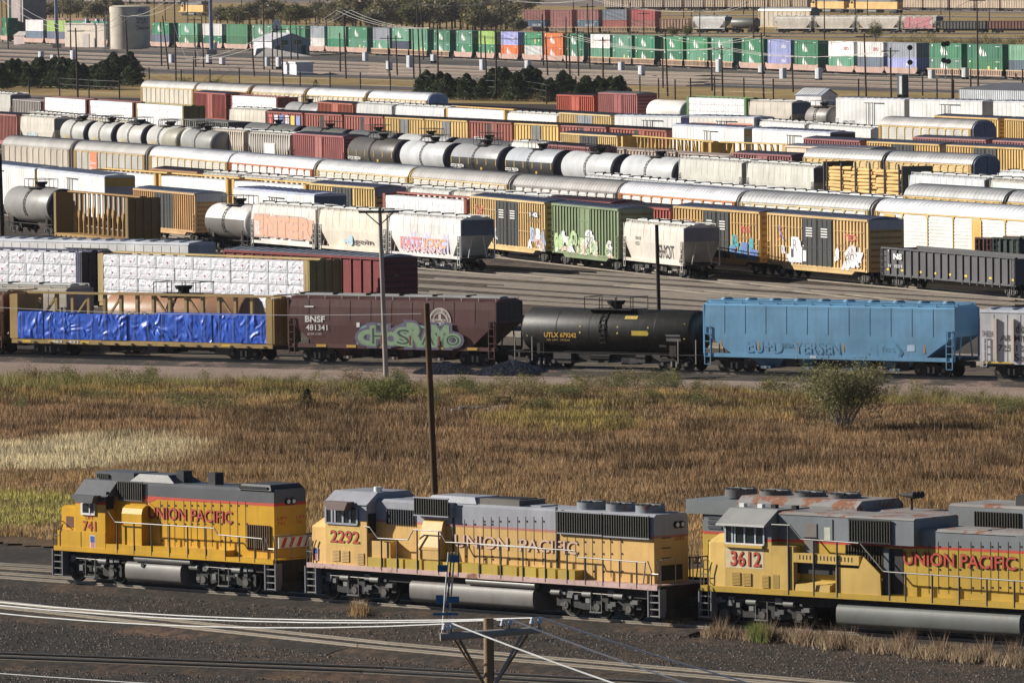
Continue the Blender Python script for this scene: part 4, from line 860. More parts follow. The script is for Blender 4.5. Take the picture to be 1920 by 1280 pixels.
def far_loco(F, label):
    r = thing('locomotive', label, 'locomotive', F); L = F.L; Y = paint((.66, .42, .16), .6, .3); G = paint((.16, .16, .17), .6, .2); b = MB()
    b.box(-L/2, L/2, -1.5, 1.5, SZ, SZ+.25, Y); b.box(-L/2+2.6, L/2-.8, -1, 1, SZ+.25, 3.5, Y); b.build('hood', r)
    b = MB(); b.box(-L/2+4.4, L/2-.8, -1.02, 1.02, 3.503, 4.3, G); b.box(L/2-5, L/2-1.2, -1.4, 1.4, 3.9, 4.7, G); b.build('roof', r)
    b = MB(); b.box(-L/2+2.2, -L/2+4.3, -1.5, 1.5, SZ+.25, 4.3, Y); b.box(-L/2+2.2, -L/2+4.3, -1.52, 1.52, 3.7, 4.4, G); b.box(-L/2+2.6, -L/2+3.9, -1.54, -1.523, 2.9, 3.6, GLASS); b.box(-L/2+.9, -L/2+2.2, -1.2, 1.2, SZ+.25, 3.0, Y); b.build('cab', r)
    b = MB(); b.px(pr, -2.5, 2.5, T, True); b.build('fuel_tank', r); 
    add_loco_truck(r, -L/2+3.5, 3, 1.75, 'c'); add_loco_truck(r, L/2-3.5, 3, 1.75, 'c')
    return r
# ---------------------------------------------------------------- freight rows (front to back)
DARKM = flat((.06, .05, .05)); WG = flat((.72, .70, .66)); OR = flat((.62, .25, .05)); GBL = flat((.10, .25, .42)); LG = flat((.22, .34, .20)); BLK = flat((.02, .03, .03)); PNK = flat((.66, .26, .30)); ORG = flat((.60, .20, .12)); WB = flat((.70, .70, .72)); PUR = flat((.28, .24, .5)); YLW = flat((.8, .55, .05))
ROWB = Row(1.3, (22, 638), (1789, 679))
BT = 'mixed freight train along the gravel road'
def graf(b, txt, x0, x1, z0, z1, y, fill, line, halo, bd=.10): lay(b, txt, x0, x1, z0, z1, y, fill, line, halo, bd)
# B1 rusty car cut by the frame edge
hopper(ROWB.frame(-340, 6), 'rust-stained dark hopper car cut off by the left edge, beside the flatcar with blue packs', (.16, .07, .04), H=3.9, d=2, walk=(.3, .28, .26))
F = ROWB.frame(22, 511); r = centerbeam(F, 'empty-topped yellow flatcar loaded with a low row of blue wrapped packs', (.44, .30, .11), d=2, H=4.05)
b = MB(); 
for x, tx in ((-F.L/2+3.3, '863'), (-F.L/2+4.6, '431')): b.text(tx, x, x+.8, .92, 1.08, -1.52, WHITEM, .03)
for x in (-F.L/2+.9, -F.L/2+3.0, -F.L/2+5.6, F.L/2-4.0): b.rect(x, x+.7, .92, 1.05, -1.515, YLW)
b.build('reporting_mark', r)
def tarp_mat():
    m, nt, bs = _mat('tarp'); tc = N(nt, 'ShaderNodeTexCoord'); oi = N(nt, 'ShaderNodeObjectInfo'); v = mapping(nt, tc.outputs['Object'], (1, 1, 1), oi.outputs['Location'])
    wv = mapping(nt, v, (1.1, 1.1, .8)); 
    nt.links.new(mix(nt, 1, (.022, .11, .62), ramp(nt, noise(nt, v, 3, 4), [(.3, (.75,)*3), (.75, (1.25,)*3)]), 'MULTIPLY'), bs.inputs['Base Color']); bs.inputs['Roughness'].default_value = .42
    bp = N(nt, 'ShaderNodeBump'); bp.inputs['Strength'].default_value = 1; bp.inputs['Distance'].default_value = .2
    n_ = N(nt, 'ShaderNodeTexNoise'); n_.noise_type = 'RIDGED_MULTIFRACTAL'; n_.inputs['Scale'].default_value = .8; n_.inputs['Distortion'].default_value = 2.0; nt.links.new(wv, n_.inputs[0]); nt.links.new(n_.outputs[0], bp.inputs['Height']); nt.links.new(bp.outputs[0], bs.inputs['Normal'])
    return m
TARP = tarp_mat()
def wrap_mat(c=(.74, .74, .79), mark=None):
    m, nt, bs = _mat('wrap'); tc = N(nt, 'ShaderNodeTexCoord'); oi = N(nt, 'ShaderNodeObjectInfo'); v = mapping(nt, tc.outputs['Object'], (1, 1, 1), oi.outputs['Location'])
    col = mix(nt, 1, c, ramp(nt, noise(nt, v, 2.2, 4), [(.3, (.82,)*3), (.6, (1.04,)*3)]), 'MULTIPLY')
    nt.links.new(col, bs.inputs['Base Color']); bs.inputs['Roughness'].default_value = .45
    bp = N(nt, 'ShaderNodeBump'); bp.inputs['Strength'].default_value = 1; bp.inputs['Distance'].default_value = .07
    n_ = N(nt, 'ShaderNodeTexNoise'); n_.noise_type = 'RIDGED_MULTIFRACTAL'; n_.inputs['Scale'].default_value = 1.6; n_.inputs['Distortion'].default_value = 1.5; nt.links.new(v, n_.inputs[0]); nt.links.new(n_.outputs[0], bp.inputs['Height']); nt.links.new(bp.outputs[0], bs.inputs['Normal'])
    return m
WRAP = wrap_mat()
packs(F, 'blue tarpaulin-wrapped pack in the low row on the yellow flatcar', 'blue wrapped packs on the front flatcar', TARP, 9, 1, 1.16, 3.0, .3, .01, jit=.05, vary=True)
F = ROWB.frame(541, 930)
def mk(b, L, H, y):
    T = WG; x = -L/2
    b.text('BNSF', x+1.35, x+2.85, 2.62, 3.0, y-.03, T, .03); b.text('481341', x+1.4, x+3.05, 2.1, 2.45, y-.03, T, .01); b.text('LD LMT  LT WT', x+1.5, x+2.6, 1.8, 1.92, y-.03, T)
    b.rect(x+1.3, x+2.0, 3.55, 3.65, y-.02, T); b.rect(x+5.3, x+5.55, 2.35, 2.65, y-.02, T); cx, cz = L/2-4.2, 2.85; n = 28
    ring = lambda r0, r1, m, yy: b.add([(cx+q*math.cos(2*math.pi*i/n), yy, cz+q*math.sin(2*math.pi*i/n)) for i in range(n) for q in (r0, r1)], [(2*i, 2*i+1, (2*i+3) % (2*n), (2*i+2) % (2*n)) for i in range(n)], m)
    ring(.48, .84, flat((.55, .50, .45)), y-.03); ring(0.0, .45, flat((.10, .035, .03)), y-.03); b.box(cx-.1, cx+.1, y-.045, y-.035, cz-.45, cz+.45, flat((.55, .50, .45))); b.box(cx-.45, cx+.45, y-.047, y-.036, cz-.12, cz+.12, flat((.55, .50, .45))); b.text('Santa Fe', cx-.42, cx+.42, cz-.08, cz+.09, y-.055, flat((.1, .03, .03)))
    for i, ch in enumerate('Burlington Northern'):
        a = math.pi*(1.08-1.16*i/18); xx, zz = cx+.66*math.cos(a), cz+.66*math.sin(a)
        if ch != ' ': b.text(ch, xx-.05, xx+.05, zz-.1, zz+.1, y-.045, flat((.1, .03, .03)))
    pts = [(5.6, 1.28), (5.5, 1.7), (5.9, 2.3), (6.7, 2.6), (7.4, 2.55), (8.2, 2.2), (8.9, 2.5), (9.7, 2.75), (10.6, 2.45), (11.4, 2.35), (12.1, 2.65), (12.8, 2.2), (13.3, 1.9), (13.5, 1.3)]
    k = L/16.5; pts = [((p*1.04-.2)*k-L/2, z) for p, z in pts]
    P0_, P1_ = pts[0][0], pts[-1][0]; up = pts[1:-1]
    def blob(g, yy, m): b.poly([(P0_-g, 1.27)]+[(p+(g if i > len(up)/2 else -g)*.6, z+g) for i, (p, z) in enumerate(up)]+[(P1_+g, 1.27)], yy, m)
    blob(.09, y-.085, flat((.09, .22, .42))); blob(.03, y-.09, flat((.22, .38, .24))); blob(-.05, y-.095, flat((.015, .03, .03)))
    rr = random.Random(3); wd = (P1_-P0_)/8.4
    for i, ch in enumerate('CHOSRAMO'):
        xx = P0_+.15+i*wd; zt = min(z for p, z in [min(up, key=lambda q: abs(q[0]-xx-wd/2))]*1)-.12
        b.text(ch, xx-.1, xx+wd+.25, 1.27, zt, y-.10-.003*(i % 2), flat((.12, .10, .17)), .13); b.text(ch, xx, xx+wd+.15, 1.3, zt-.05, y-.108-.003*(i % 2), LG, .075); b.text(ch, xx+.04, xx+wd+.1, 1.32, zt-.1, y-.118, flat((.02, .05, .045)), -.01) if i % 2 else 0
    for xx in (.22, .5, .78): b.rect(P0_+(P1_-P0_)*xx, P0_+(P1_-P0_)*xx+.12, 1.3, 1.9, y-.124, flat((.22, .05, .03)))
    for q in range(6): x = -L/2+2.2+q*(L-3.4)/5.4; b.rect(x, x+.75, 1.05, 1.22, y-.05, flat((.55, .33, .05)))
hopper(F, 'dark brown BNSF hopper car 481341 with a round railway emblem and green graffiti', (.105, .045, .04), H=4.05, d=2, marks=mk, walk=(.36, .36, .35), endc=(.05, .025, .02), bulge=.05, zcut=2.75)
F = ROWB.frame(962, 1304)
def mk(b, L, rad, zc):
    def at(x0, x1, a, t=None, m=YLW, h=.12, y=.02):
        a = math.radians(a); yy = -(rad+y)*math.cos(a); z = zc+rad*math.sin(a)
        if t: b.text(t, x0, x1, z-h, z+h, yy-.03, m, .03)
        else: b.add([(x0, -(rad+.012)*math.cos(a-h), zc+(rad+.012)*math.sin(a-h)), (x1, -(rad+.012)*math.cos(a-h), zc+(rad+.012)*math.sin(a-h)), (x1, -(rad+.012)*math.cos(a+h), zc+(rad+.012)*math.sin(a+h)), (x0, -(rad+.012)*math.cos(a+h), zc+(rad+.012)*math.sin(a+h))], [(0, 1, 2, 3)], m)
    at(-L*.34, -L*.26, -12, 'UTLX', flat((.6, .33, .04)), .14); at(-L*.25, -L*.16, -12, '679242', flat((.6, .33, .04)), .14)
    at(-L*.33, -L*.2, -26, 'LD LMT 197300', flat((.4, .24, .05)), .05); 
    for x in (-.44, -.14, .07, .24, .44): at(L*x-.04, L*x+.05, 4, None, flat((.62, .5, .06)), .18 if abs(x) < .4 else .36)
    at(L*.15, L*.24, -3, None, flat((.55, .42, .04)), .11); at(L*.1, L*.17, 40, None, flat((.55, .38, .06)), .09); at(L*.34, L*.42, -14, None, flat((.2, .2, .2)), .16); at(L*.29, L*.33, -38, None, flat((.3, .3, .3)), .07)
tank(F, 'black tank car UTLX 679242 with yellow marks between the brown and blue hopper cars', (.016, .017, .016), rad=1.36, d=2, marks=mk, flat_rough=.5)
F = ROWB.frame(1320, 1789)
def mk(b, L, H, y):
    D = flat((.08, .21, .34)); x = -L/2
    for z in (H-.12, H-.22, H-.32): b.box(-L/2+.1, L/2-.1, y+.02, y+.06, z, z+.05, paint((.15, .34, .52)))
    b.rect(x+1.5, x+2.3, 2.85, 3.05, y+.008, flat((.35, .45, .62))); b.text('1484', x+1.4, x+2.3, 2.35, 2.55, y+.008, flat((.3, .5, .62)))
    for q, h_ in ((1.35, .9), (4.4, .5), (7.5, .5), (11.2, .5), (14.6, .5), (17.6, .9)): b.rect(x+q*L/20, x+q*L/20+.1, 1.5, 1.5+h_, y+.008, flat((.45, .27, .06)))
    for t_, a, c, z0, z1 in (('EU+D', 3.5, 6.4, 1.3, 2.1), ('#Bx', 6.3, 7.3, 1.6, 2.0), ('YERSEN', 7.3, 11.0, 1.3, 2.05)): b.text(t_, x+a*L/20, x+c*L/20, z0, z1, y+.008, flat((.09, .235, .37)), .012); b.text(t_, x+a*L/20+.03, x+c*L/20-.03, z0+.03, z1-.03, y+.001, paint((.155, .35, .545)), -.008)
    b.poly([(x+13.4*L/20, 2.35), (x+14*L/20, 2.15), (x+15.4*L/20, 2.2), (x+16*L/20, 1.5), (x+15.5*L/20, 1.0), (x+14*L/20, 1.0), (x+13.9*L/20, 2.0)], y+.008, D); b.poly([(x+13.6*L/20, 2.28), (x+14*L/20, 2.1), (x+15.3*L/20, 2.12), (x+15.8*L/20, 1.5), (x+15.4*L/20, 1.05), (x+14.08*L/20, 1.05), (x+14*L/20, 2.0)], y+.001, paint((.14, .36, .56))); b.text('fes', x+14.3*L/20, x+15.4*L/20, 1.5, 1.9, y-.006, D)
    b.rect(x+16.3*L/20, x+16.9*L/20, 1.6, 2.0, y+.008, flat((.4, .55, .7))); b.rect(x+8.6*L/20, x+9.1*L/20, 1.05, 1.2, y-.035, flat((.5, .55, .6)))
hopper(F, 'sky blue hopper car with round roof hatches, right of the black tank car', (.155, .35, .545), H=4.2, d=2, hatch='round', walk=(.13, .34, .54), marks=mk, slope=2.0, endc=(.12, .3, .5), bulge=.02, zcut=2.5)
F = ROWB.frame(1838, 2270)
def mk(b, L, H, y):
    x = -L/2; b.text('AR MN', x+1.4, x+3.25, 2.35, 2.72, y-.012, DARKM, .01); b.text('725 128', x+1.25, x+3.35, 1.75, 2.12, y-.012, DARKM, .01)
    b.text('SHEISA', x+.15, x+.95, 2.6, 2.95, y-.012, DARKM, .01); b.text('dice', x+2.5, x+3.35, 2.85, 3.4, y-.012, DARKM, .02); b.text('Sof', x+2.4, x+3.3, 1.15, 1.6, y-.012, DARKM, .01)
    b.rect(x+.2, x+2.2, 1.0, 1.09, y-.025, YLW)
    for q in (1.0, 2.2): b.box(x+q, x+q+.2, y-.12, y+.0, 1.2, H-.35, paint((.68, .62, .52)))
reefer(F, 'dirty white ARMN refrigerator car 725128 at the right edge beside the blue hopper car', (.60, .60, .62), H=4.05, d=2, marks=mk)
# row C: cars glimpsed through the flatcar
def shifted(row, dist):
    a, c = row.at(0), row.at(1920); t_ = (c-a).normalized(); n = Vector((-t_.y, t_.x, 0)).normalized()*dist
    return a+n, t_
ac, tc_ = shifted(ROWB, 5.0)
def alongx(a, t_, px, h):
    # distance along the line where the picture column px falls
    lo, hi = -200, 300
    for _ in range(50):
        m = (lo+hi)/2; P = a+t_*m
        if proj([P.x, P.y, h])[0] < px: lo = m
        else: hi = m
    return a+t_*lo
FC = lambda x0, x1: Frame(alongx(ac, tc_, x0, 2), alongx(ac, tc_, x1, 2))
hopper(FC(-180, 124), 'beige hopper car seen through the posts of the flatcar with blue packs', (.55, .50, .42), H=4.1, d=1, endc=(.3, .31, .33))
F = FC(180, 462)
tank(F, 'cream tank car with rust-brown top, seen behind the posts of the blue-pack flatcar', (.44, .23, .13), rad=1.45, d=1, low=(.62, .54, .44), marks=lambda b, L, rad, zc: b.text('GOLD CORN PRODUCTS', -L*.3, L*.3, zc-.1, zc+.25, -rad-.06, DARKM, .02))
# row D wrapped lumber
ROWD = Row(4.95, (0, 467), (185, 473), (575, 487)); GD = 'white wrapped lumber packs on the near flatcars'
for x0, x1, lab, col, cols in ((-245, 150, 'dark blue flatcar stacked with white lumber packs, cut by the left edge', (.03, .035, .09), 12), (185, 577, 'yellow flatcar stacked full of white lumber packs, behind the blue-pack flatcar', (.42, .31, .12), 11)):
    F = ROWD.frame(x0, x1); centerbeam(F, lab, col, d=1, H=4.6, diag=False)
    packs(F, 'white wrapped lumber pack with a red stamp on the '+('dark blue' if x0 < 0 else 'fully loaded yellow')+' flatcar', GD+' '+('dark blue' if x0 < 0 else 'yellow'), WRAP, cols, 4, 1.16, 4.52, .2, marks=True)
ROWD2 = Row(5.0, (383, 466), (715, 483.5))
boxcar(ROWD2.frame(420, 714), 'dark red boxcar with grey roof, right of the lumber flatcars', (.20, .028, .03), (.27, .29, .33), H=4.7, door=None, endc=(.12, .02, .02), rib=1.3)
ROWE = Row(4.75, (12, 452), (352, 460)); GW = 'white refrigerator cars'
reefer(ROWE.frame(-60, 352), 'white refrigerator car behind the lumber flatcars, only its top showing', WHT, H=4.45, roof=(.55, .57, .62), endc=(.4, .42, .46))
# row F
ROWF = Row(4.5, (472, 384), (862, 412)); 
FF = ROWF.frame
tank(FF(4, 94), 'grey tank car with a shaded dark end, left of the empty brown flatcar', (.27, .26, .245), rad=1.62, d=1, headc=(.03, .03, .035))
centerbeam(Row(5.0, (101, 360), (238, 371)).frame(101, 238), 'empty brown flatcar with tall bulkheads and wavy openings in its partition', (.34, .20, .06), d=1, H=4.7, opera=True, diag=False, endc=(.22, .15, .05))
boxcar(Row(4.75, (250, 353), (365, 363)).frame(250, 365), 'tan boxcar with dark grey double doors, between the brown flatcar and white tank car', (.58, .36, .17), (.2, .25, .33), H=4.45, d=1, endc=(.42, .22, .05), endtop=(.40, .42, .46))
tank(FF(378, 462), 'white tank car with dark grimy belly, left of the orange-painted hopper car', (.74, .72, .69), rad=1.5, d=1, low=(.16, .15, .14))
def mk(b, L, H, y):
    b.poly([(-L/2+.7, 1.6), (-L/2+.4, 2.9), (-L/2+.7, 3.5), (-L*.22, 3.55), (-L*.2, 3.35), (L/2-.4, 3.25), (L/2-.3, 2.6), (L/2-1.1, 1.6)], y-.03, flat((.66, .36, .24)))
    b.text('ENTER', -L/2+1.0, L/2-.9, 1.7, 3.3, y-.045, flat((.50, .36, .30)), .08); b.text('ENTER', -L/2+1.1, L/2-1.0, 1.75, 3.25, y-.055, flat((.68, .36, .24)), .04); b.rect(-L/2+.9, -L/2+2.0, 1.7, 2.9, y-.06, flat((.6, .52, .48)))
hopper(FF(471, 591), 'white hopper car covered in orange ENTER graffiti', (.70, .67, .62), marks=mk, d=1)
hopper(FF(598, 724), 'cream hopper car with small line graffiti, right of the orange-painted one', (.72, .65, .54), d=1, marks=lambda b, L, H, y: (b.text('goin', L*.02, L*.3, 1.5, 2.0, y-.03, DARKM, .01), b.text('~8', -L*.12, L*.0, 1.5, 2.2, y-.03, flat((.4, .55, .65)), .08)))
def mk(b, L, H, y):
    b.text('wwMwwMwvwM', -L*.34, L*.33, 1.5, 2.85, y-.012, flat((.55, .52, .68)), .06); graf(b, 'RATE', -L*.33, -L*.04, 1.6, 2.5, y-.012, flat((.66, .22, .22)), flat((.62, .45, .5)), None, .02); graf(b, 'JOSC', -L*.02, L*.3, 1.6, 2.5, y-.012, flat((.72, .36, .12)), flat((.55, .42, .55)), None, .02); b.text('xwxwx', -L*.28, L*.26, 1.35, 1.75, y-.05, flat((.66, .42, .45)), .02)
hopper(FF(729, 863), 'white hopper car with red and purple graffiti, last of its train beside the empty tracks', (.70, .68, .66), d=2, marks=mk, endc=(.10, .12, .17))
# row G
ROWG = Row(5.3, (882, 367), (1158, 392)); ROWG2 = Row(5.3, (1025, 369), (1264, 386), (1627, 412.5))
def gm(txt, x0, x1, z1, fill, line=None):
    def f(b, L, H, y):
        rr = random.Random(len(txt)+int(L*10)); n = int((x1-x0)*L*2.4)
        for i in range(n):
            x = x0*L+(x1-x0)*L*rr.random(); w_ = rr.uniform(.5, 1.3); z = 1.1+z1*rr.random()**1.5*.75; h_ = rr.uniform(.4, 1.0)
            b.text(rr.choice(txt), x, x+w_, z, z+h_, y-.012-.0012*(i % 8), rr.choice(fill), .10); b.text(rr.choice(txt), x+.1, x+w_-.1, z+.05, z+h_-.05, y-.024, line or DARKM, -.02) if i % 3 == 0 else 0
    return f
def g1(b, L, H, y):
    gm('SEKR', -.5, -.18, .9, [WB, flat((.5, .55, .6))])(b, L, H, y); gm('BOFA', .2, .46, 1.5, [WB, flat((.66, .4, .3)), flat((.35, .42, .6))])(b, L, H, y)
    b.rect(L*.3, L*.42, H-1.3, H-.85, y-.02, DARKM); b.text('1 42', L*.31, L*.41, H-1.24, H-.92, y-.03, WHITEM, .05); b.text('RAILBOX', L*.28, L*.44, H-1.75, H-1.5, y-.02, flat((.3, .2, .1)))
    for s_ in (-1, 1): b.poly([(-L*.43, H-.7), (-L*.41, H-.7), (-L*.31, H-2.2), (-L*.33, H-2.2)] if s_ > 0 else [(-L*.31, H-.7), (-L*.33, H-.7), (-L*.43, H-2.2), (-L*.41, H-2.2)], y-.02-.006*s_, flat((.55, .1, .08)))
boxcar(ROWG.frame(882, 1021), 'tan boxcar with black double doors and a crossed red emblem, left of the green boxcar', (.70, .50, .24), (.16, .19, .27), H=5.0, d=2, marks=g1, endc=(.28, .16, .06))
boxcar(ROWG.frame(1035, 1159), 'green boxcar with pale graffiti along its lower side', (.23, .29, .165), (.16, .19, .27), H=5.0, d=2, door='single', dcol=(.22, .29, .16), rib=.75, marks=gm('BGSOK', -.5, .47, 1.2, [WB, flat((.66, .5, .42)), flat((.68, .72, .6)), flat((.42, .55, .28))]), endc=(.2, .15, .08))
hopper(ROWG.frame(1169, 1281), 'weathered white short hopper car standing before the tan boxcars', (.68, .63, .55), H=3.95, d=2, endc=(.24, .24, .27), slope=1.5, marks=lambda b, L, H, y: (b.text('SHOT', L*.08, L*.34, 1.5, 2.5, y-.03, DARKM, .01), b.text('NAHX\n4230', -L*.3, -L*.2, 2.3, 3.0, y-.03, DARKM)))
boxcar(ROWG2.frame(1025, 1146), 'dull red boxcar roof showing behind the green boxcar', RED, (.12, .07, .08), H=4.9, d=0)
boxcar(ROWG2.frame(1155, 1256), 'red boxcar with worn white roof edge, hidden behind the white hopper car', (.38, .10, .08), (.10, .08, .09), H=4.75, d=0)
def xm(b, L, H, y, x0=-.36):
    for s_ in (-1, 1): b.poly([(L*x0-.7, H-.9), (L*x0-.55, H-.9), (L*x0+.7, H-2.1), (L*x0+.55, H-2.1)] if s_ > 0 else [(L*x0+.55, H-.9), (L*x0+.7, H-.9), (L*x0-.55, H-2.1), (L*x0-.7, H-2.1)], y-.02-.006*s_, flat((.15, .2, .55)) if s_ > 0 else flat((.6, .12, .1)))
    b.text('TBOX', L*.28, L*.4, H-1.7, H-1.2, y-.02, flat((.55, .12, .1)), .02); b.text('NEXT LOAD ANY ROAD', L*.2, L*.42, H-2.2, H-2.0, y-.02, flat((.3, .18, .08)))
boxcar(ROWG2.frame(1263, 1424), 'tan boxcar half shaded by the white hopper car in front', (.60, .40, .17), (.16, .19, .27), H=5.0, d=2, marks=lambda b, L, H, y: (xm(b, L, H, y, -.3), gm('SAKE', .14, .42, 1.6, [flat((.05, .35, .42)), flat((.1, .2, .5))])(b, L, H, y)), endc=(.42, .23, .05))
boxcar(ROWG2.frame(1439, 1627), 'tan boxcar with dark double doors and white graffiti, left of the dark grey gondola', (.62, .42, .19), (.16, .19, .27), H=5.0, d=2, marks=lambda b, L, H, y: (xm(b, L, H, y), gm('WIRE', -.36, -.16, 2.0, [WB, WB])(b, L, H, y), gm('VRAS', .16, .44, 1.5, [WB, flat((.66, .6, .62))])(b, L, H, y)), endc=(.38, .22, .06), endtop=(.42, .43, .46))
def mk(b, L, H, y):
    b.text('NS', -L*.405, -L*.345, H-.75, H-.35, y-.12, WHITEM, .05); b.text('N   10319', -L*.445, -L*.34, H-1.4, H-1.15, y-.12, WHITEM); b.poly([(-L*.46, H-.1), (-L*.435, H-.1), (-L*.44, H-.6)], y-.012, WHITEM)
    for q in (-.47, -.36, -.22, -.11, .0, .12, .3, .46): b.rect(L*q, L*q+.45, 1.3, 1.45, y-.012, YLW)
gondola(ROWG2.frame(1653, 1904), 'dark grey gondola car with NS lettering and white-edged posts', (.10, .10, .105), H=2.95, marks=mk)
GZ = Row(3.9, (1827, 447), (1920, 450))
gondola(GZ.frame(1829, 1860), 'short dark red scrap bin behind the dark grey gondola', (.09, .025, .02), H=3.6, d=0, name='scrap_container', cat='container'); gondola(GZ.frame(1862, 1912), 'dark green scrap bin behind the dark grey gondola', (.03, .05, .045), H=3.65, d=0, name='scrap_container', cat='container')
# row U: between the long autorack train and the near rows
U1 = Row(4.9, (4, 315), (195, 336)); U2 = Row(5.1, (169, 316), (701, 354)); U3 = Row(4.9, (435, 358), (587, 371)); U4 = Row(5.0, (717, 361), (880, 373)); U0 = Row(4.5, (284, 318), (450, 331), (1016, 372))
reefer(U1.frame(-75, 64), 'white refrigerator car at the left edge under the tan autorack', WHT, roof=(.5, .53, .6), endc=(.5, .3, .05), endtop=(.5, .3, .05)); reefer(U1.frame(69, 195), 'white refrigerator car with a gold upper end', WHT, roof=(.5, .53, .6), endtop=(.42, .27, .05), endc=(.3, .31, .38))
WR2 = wrap_mat((.80, .80, .80))
for x0, x1, w_ in ((169, 291, 'left of the gap beside the gold-ended refrigerator car'), (298, 426, 'in the middle behind the white hopper cars'), (435, 572, 'just left of the yellow boxcar')):
    F = U2.frame(x0, x1); centerbeam(F, 'yellow flatcar of white packs '+w_, YEL, d=0, H=4.75, diag=False)
    packs(F, 'white lumber pack on the yellow flatcar '+w_, 'white packs on the flatcar '+w_, WR2, 6, 3, 1.16, 4.6, .3, strap=False)
boxcar(U2.frame(581, 702), 'yellow boxcar with grey double doors and violet-grey upper end', (.66, .48, .2), (.17, .18, .27), H=4.9, d=1, endc=(.2, .12, .05), endtop=(.28, .27, .36))
reefer(U3.frame(437, 588), 'white refrigerator car with a blue-grey louvred end', WHT, roof=(.42, .45, .58), endc=(.07, .11, .17), d=0)
F = U4.frame(718, 873); centerbeam(F, 'flatcar with maroon bulkheads and white packs, left of the tan boxcars', (.30, .08, .06), d=0, H=4.65, diag=False); packs(F, 'white lumber pack on the maroon flatcar', 'white packs on the maroon flatcar', WR2, 7, 3, 1.16, 4.5, .3, strap=True)
boxcar(U0.frame(284, 370), 'brown boxcar with dark grey roof in front of the white-topped autoracks', (.40, .21, .10), (.11, .09, .10), H=4.3, d=0, door='single', dcol=(.38, .2, .1))
for i, (x0, x1) in enumerate(((378, 443), (450, 521), (527, 597), (604, 679), (686, 759), (767, 841), (848, 929), (938, 1016))): hopper(U0.frame(x0, x1), f'pale hopper car roof with rails, {ORD[i]} from the left below the long autorack train', (.56, .53, .47) if i % 2 == 0 else (.60, .60, .58), H=4.15, d=0)
# row H long autorack train
ROWHh = Row(6.1, (7, 255), (277, 274), (594, 300), (954, 327), (1388, 358), (1920, 390)); AR = 'autoracks of the long middle train'
def nsm(b, L, H, y):
    for q in (.13, .3): b.rect(L*q-1.3, L*q+1.3, 1.0, H-.15, y-.008, paint((.74, .72, .68))) if False else None
    for q in (-.2, -.13): b.poly([(L*q-.2, 1.1), (L*q-.2, 2.3), (L*q+.9, 1.1)], y-.01, BLK)
    b.rect(-L/2+1.6, -L/2+3.6, 1.0, H-.15, y-.012, paint((.72, .47, .14))); b.rect(L*.12, L*.18, 1.0, H-.15, y-.012, paint((.72, .47, .14)))
    for i in range(9): x = -L*.24+i*.045*L; b.rect(x, x+.35, 1.0, 1.25, y-.014, BLK)
def sg(b, L, H, y): b.rect(-L*.27, -L*.17, .97, H-.1, y-.01, flat((.66, .20, .09))); [b.text(t_, -L*.26, -L*.18, z, z+.35, y-.02, WHITEM) for t_, z in (('Denver', 3.5), ('Rio', 2.9), ('Grande', 2.2), ('Road', 1.4))]
HC = [(4, 130, (.52, .46, .38), (.52, .46, .38), (.45, .43, .40), 'tan autorack with plain ribbed sides at the left edge', None), (139, 271, (.46, .45, .41), (.60, .42, .2), (.48, .46, .43), 'grey autorack with yellow posts and an orange sign panel', sg), (280, 426, (.60, .57, .50), (.66, .46, .2), (.76, .76, .78), 'autorack with bright white roof and yellow posts', None), (430, 586, (.78, .77, .75), (.58, .17, .06), (.80, .80, .82), 'white autorack with red-orange posts, left of the yellow-ended silver one', None), (594, 764, (.62, .60, .54), (.72, .54, .28), (.64, .64, .64), 'silver autorack with yellow end frames', None), (770, 951, (.60, .57, .52), (.70, .52, .26), (.44, .42, .40), 'grey-roofed autorack with faint yellow posts left of the one with grey posts', None), (961, 1155, (.64, .62, .58), (.25, .23, .21), (.40, .38, .36), 'grey-roofed autorack with dark grey posts', None), (1161, 1379, (.78, .77, .75), (.62, .24, .07), (.72, .72, .75), 'white autorack with orange posts above the tan boxcars', None), (1388, 1629, (.66, .65, .62), (.66, .55, .3), (.42, .42, .42), 'grey-roofed autorack with cream posts left of the yellow autorack', None), (1641, 1938, (.80, .79, .77), (.70, .48, .18), (.80, .81, .84), 'yellow and white autorack with black horse-head marks at the right', nsm)]
for x0, x1, pa, po, ro, lab, mk in HC: autorack(ROWHh.frame(x0, x1), lab, pa, po, ro, d=0, endc=(.3, .27, .25) if x0 != 594 else (.6, .4, .05), marks=mk, np_=6 if x0 == 1641 else 11, group=AR)
# row J
ROWJ = Row(4.5, (40, 221), (644, 259), (1526, 317.5), (1920, 343)); J = ROWJ.frame
boxcar(J(-70, 31), 'faded pink-red boxcar at the left edge before the beige graffiti hopper', PINKR, (.15, .13, .15), H=4.5, d=0, door=None)
hopper(J(38, 101), 'beige hopper car with pale graffiti, left of the five silver tank cars', (.60, .56, .48), H=4.3, d=0, marks=lambda b, L, H, y: b.text('AWSN', -L*.36, L*.0, 1.5, 2.4, y-.03, flat((.5, .58, .62)), .05), endc=(.1, .12, .15))
for i, (x0, x1) in enumerate(((111, 160), (164, 212), (217, 268), (273, 325), (329, 380))): tank(J(x0, x1), f'silver-grey tank car with worn bands, {ORD[i]} of five from the left', (.50, .49, .46), rad=1.62, d=0, band=True, group='five silver tank cars', headc=(.03, .03, .05), marks=lambda b, L, rad, zc: b.text('GATX', -L*.3, -L*.1, zc-.6, zc-.3, -rad+.02-.06, YLW))
hopper(J(383, 456), 'ribbed beige hopper car right of the silver tank cars', (.58, .50, .41), H=4.15, d=0, rib=.8, slope=.8); hopper(J(466, 543), 'ribbed grey-brown hopper car with a white patch', (.46, .42, .37), H=4.1, d=0, rib=.8, marks=lambda b, L, H, y: b.rect(-L*.1, L*.15, 1.9, 3.1, y-.08, flat((.7, .68, .66))))
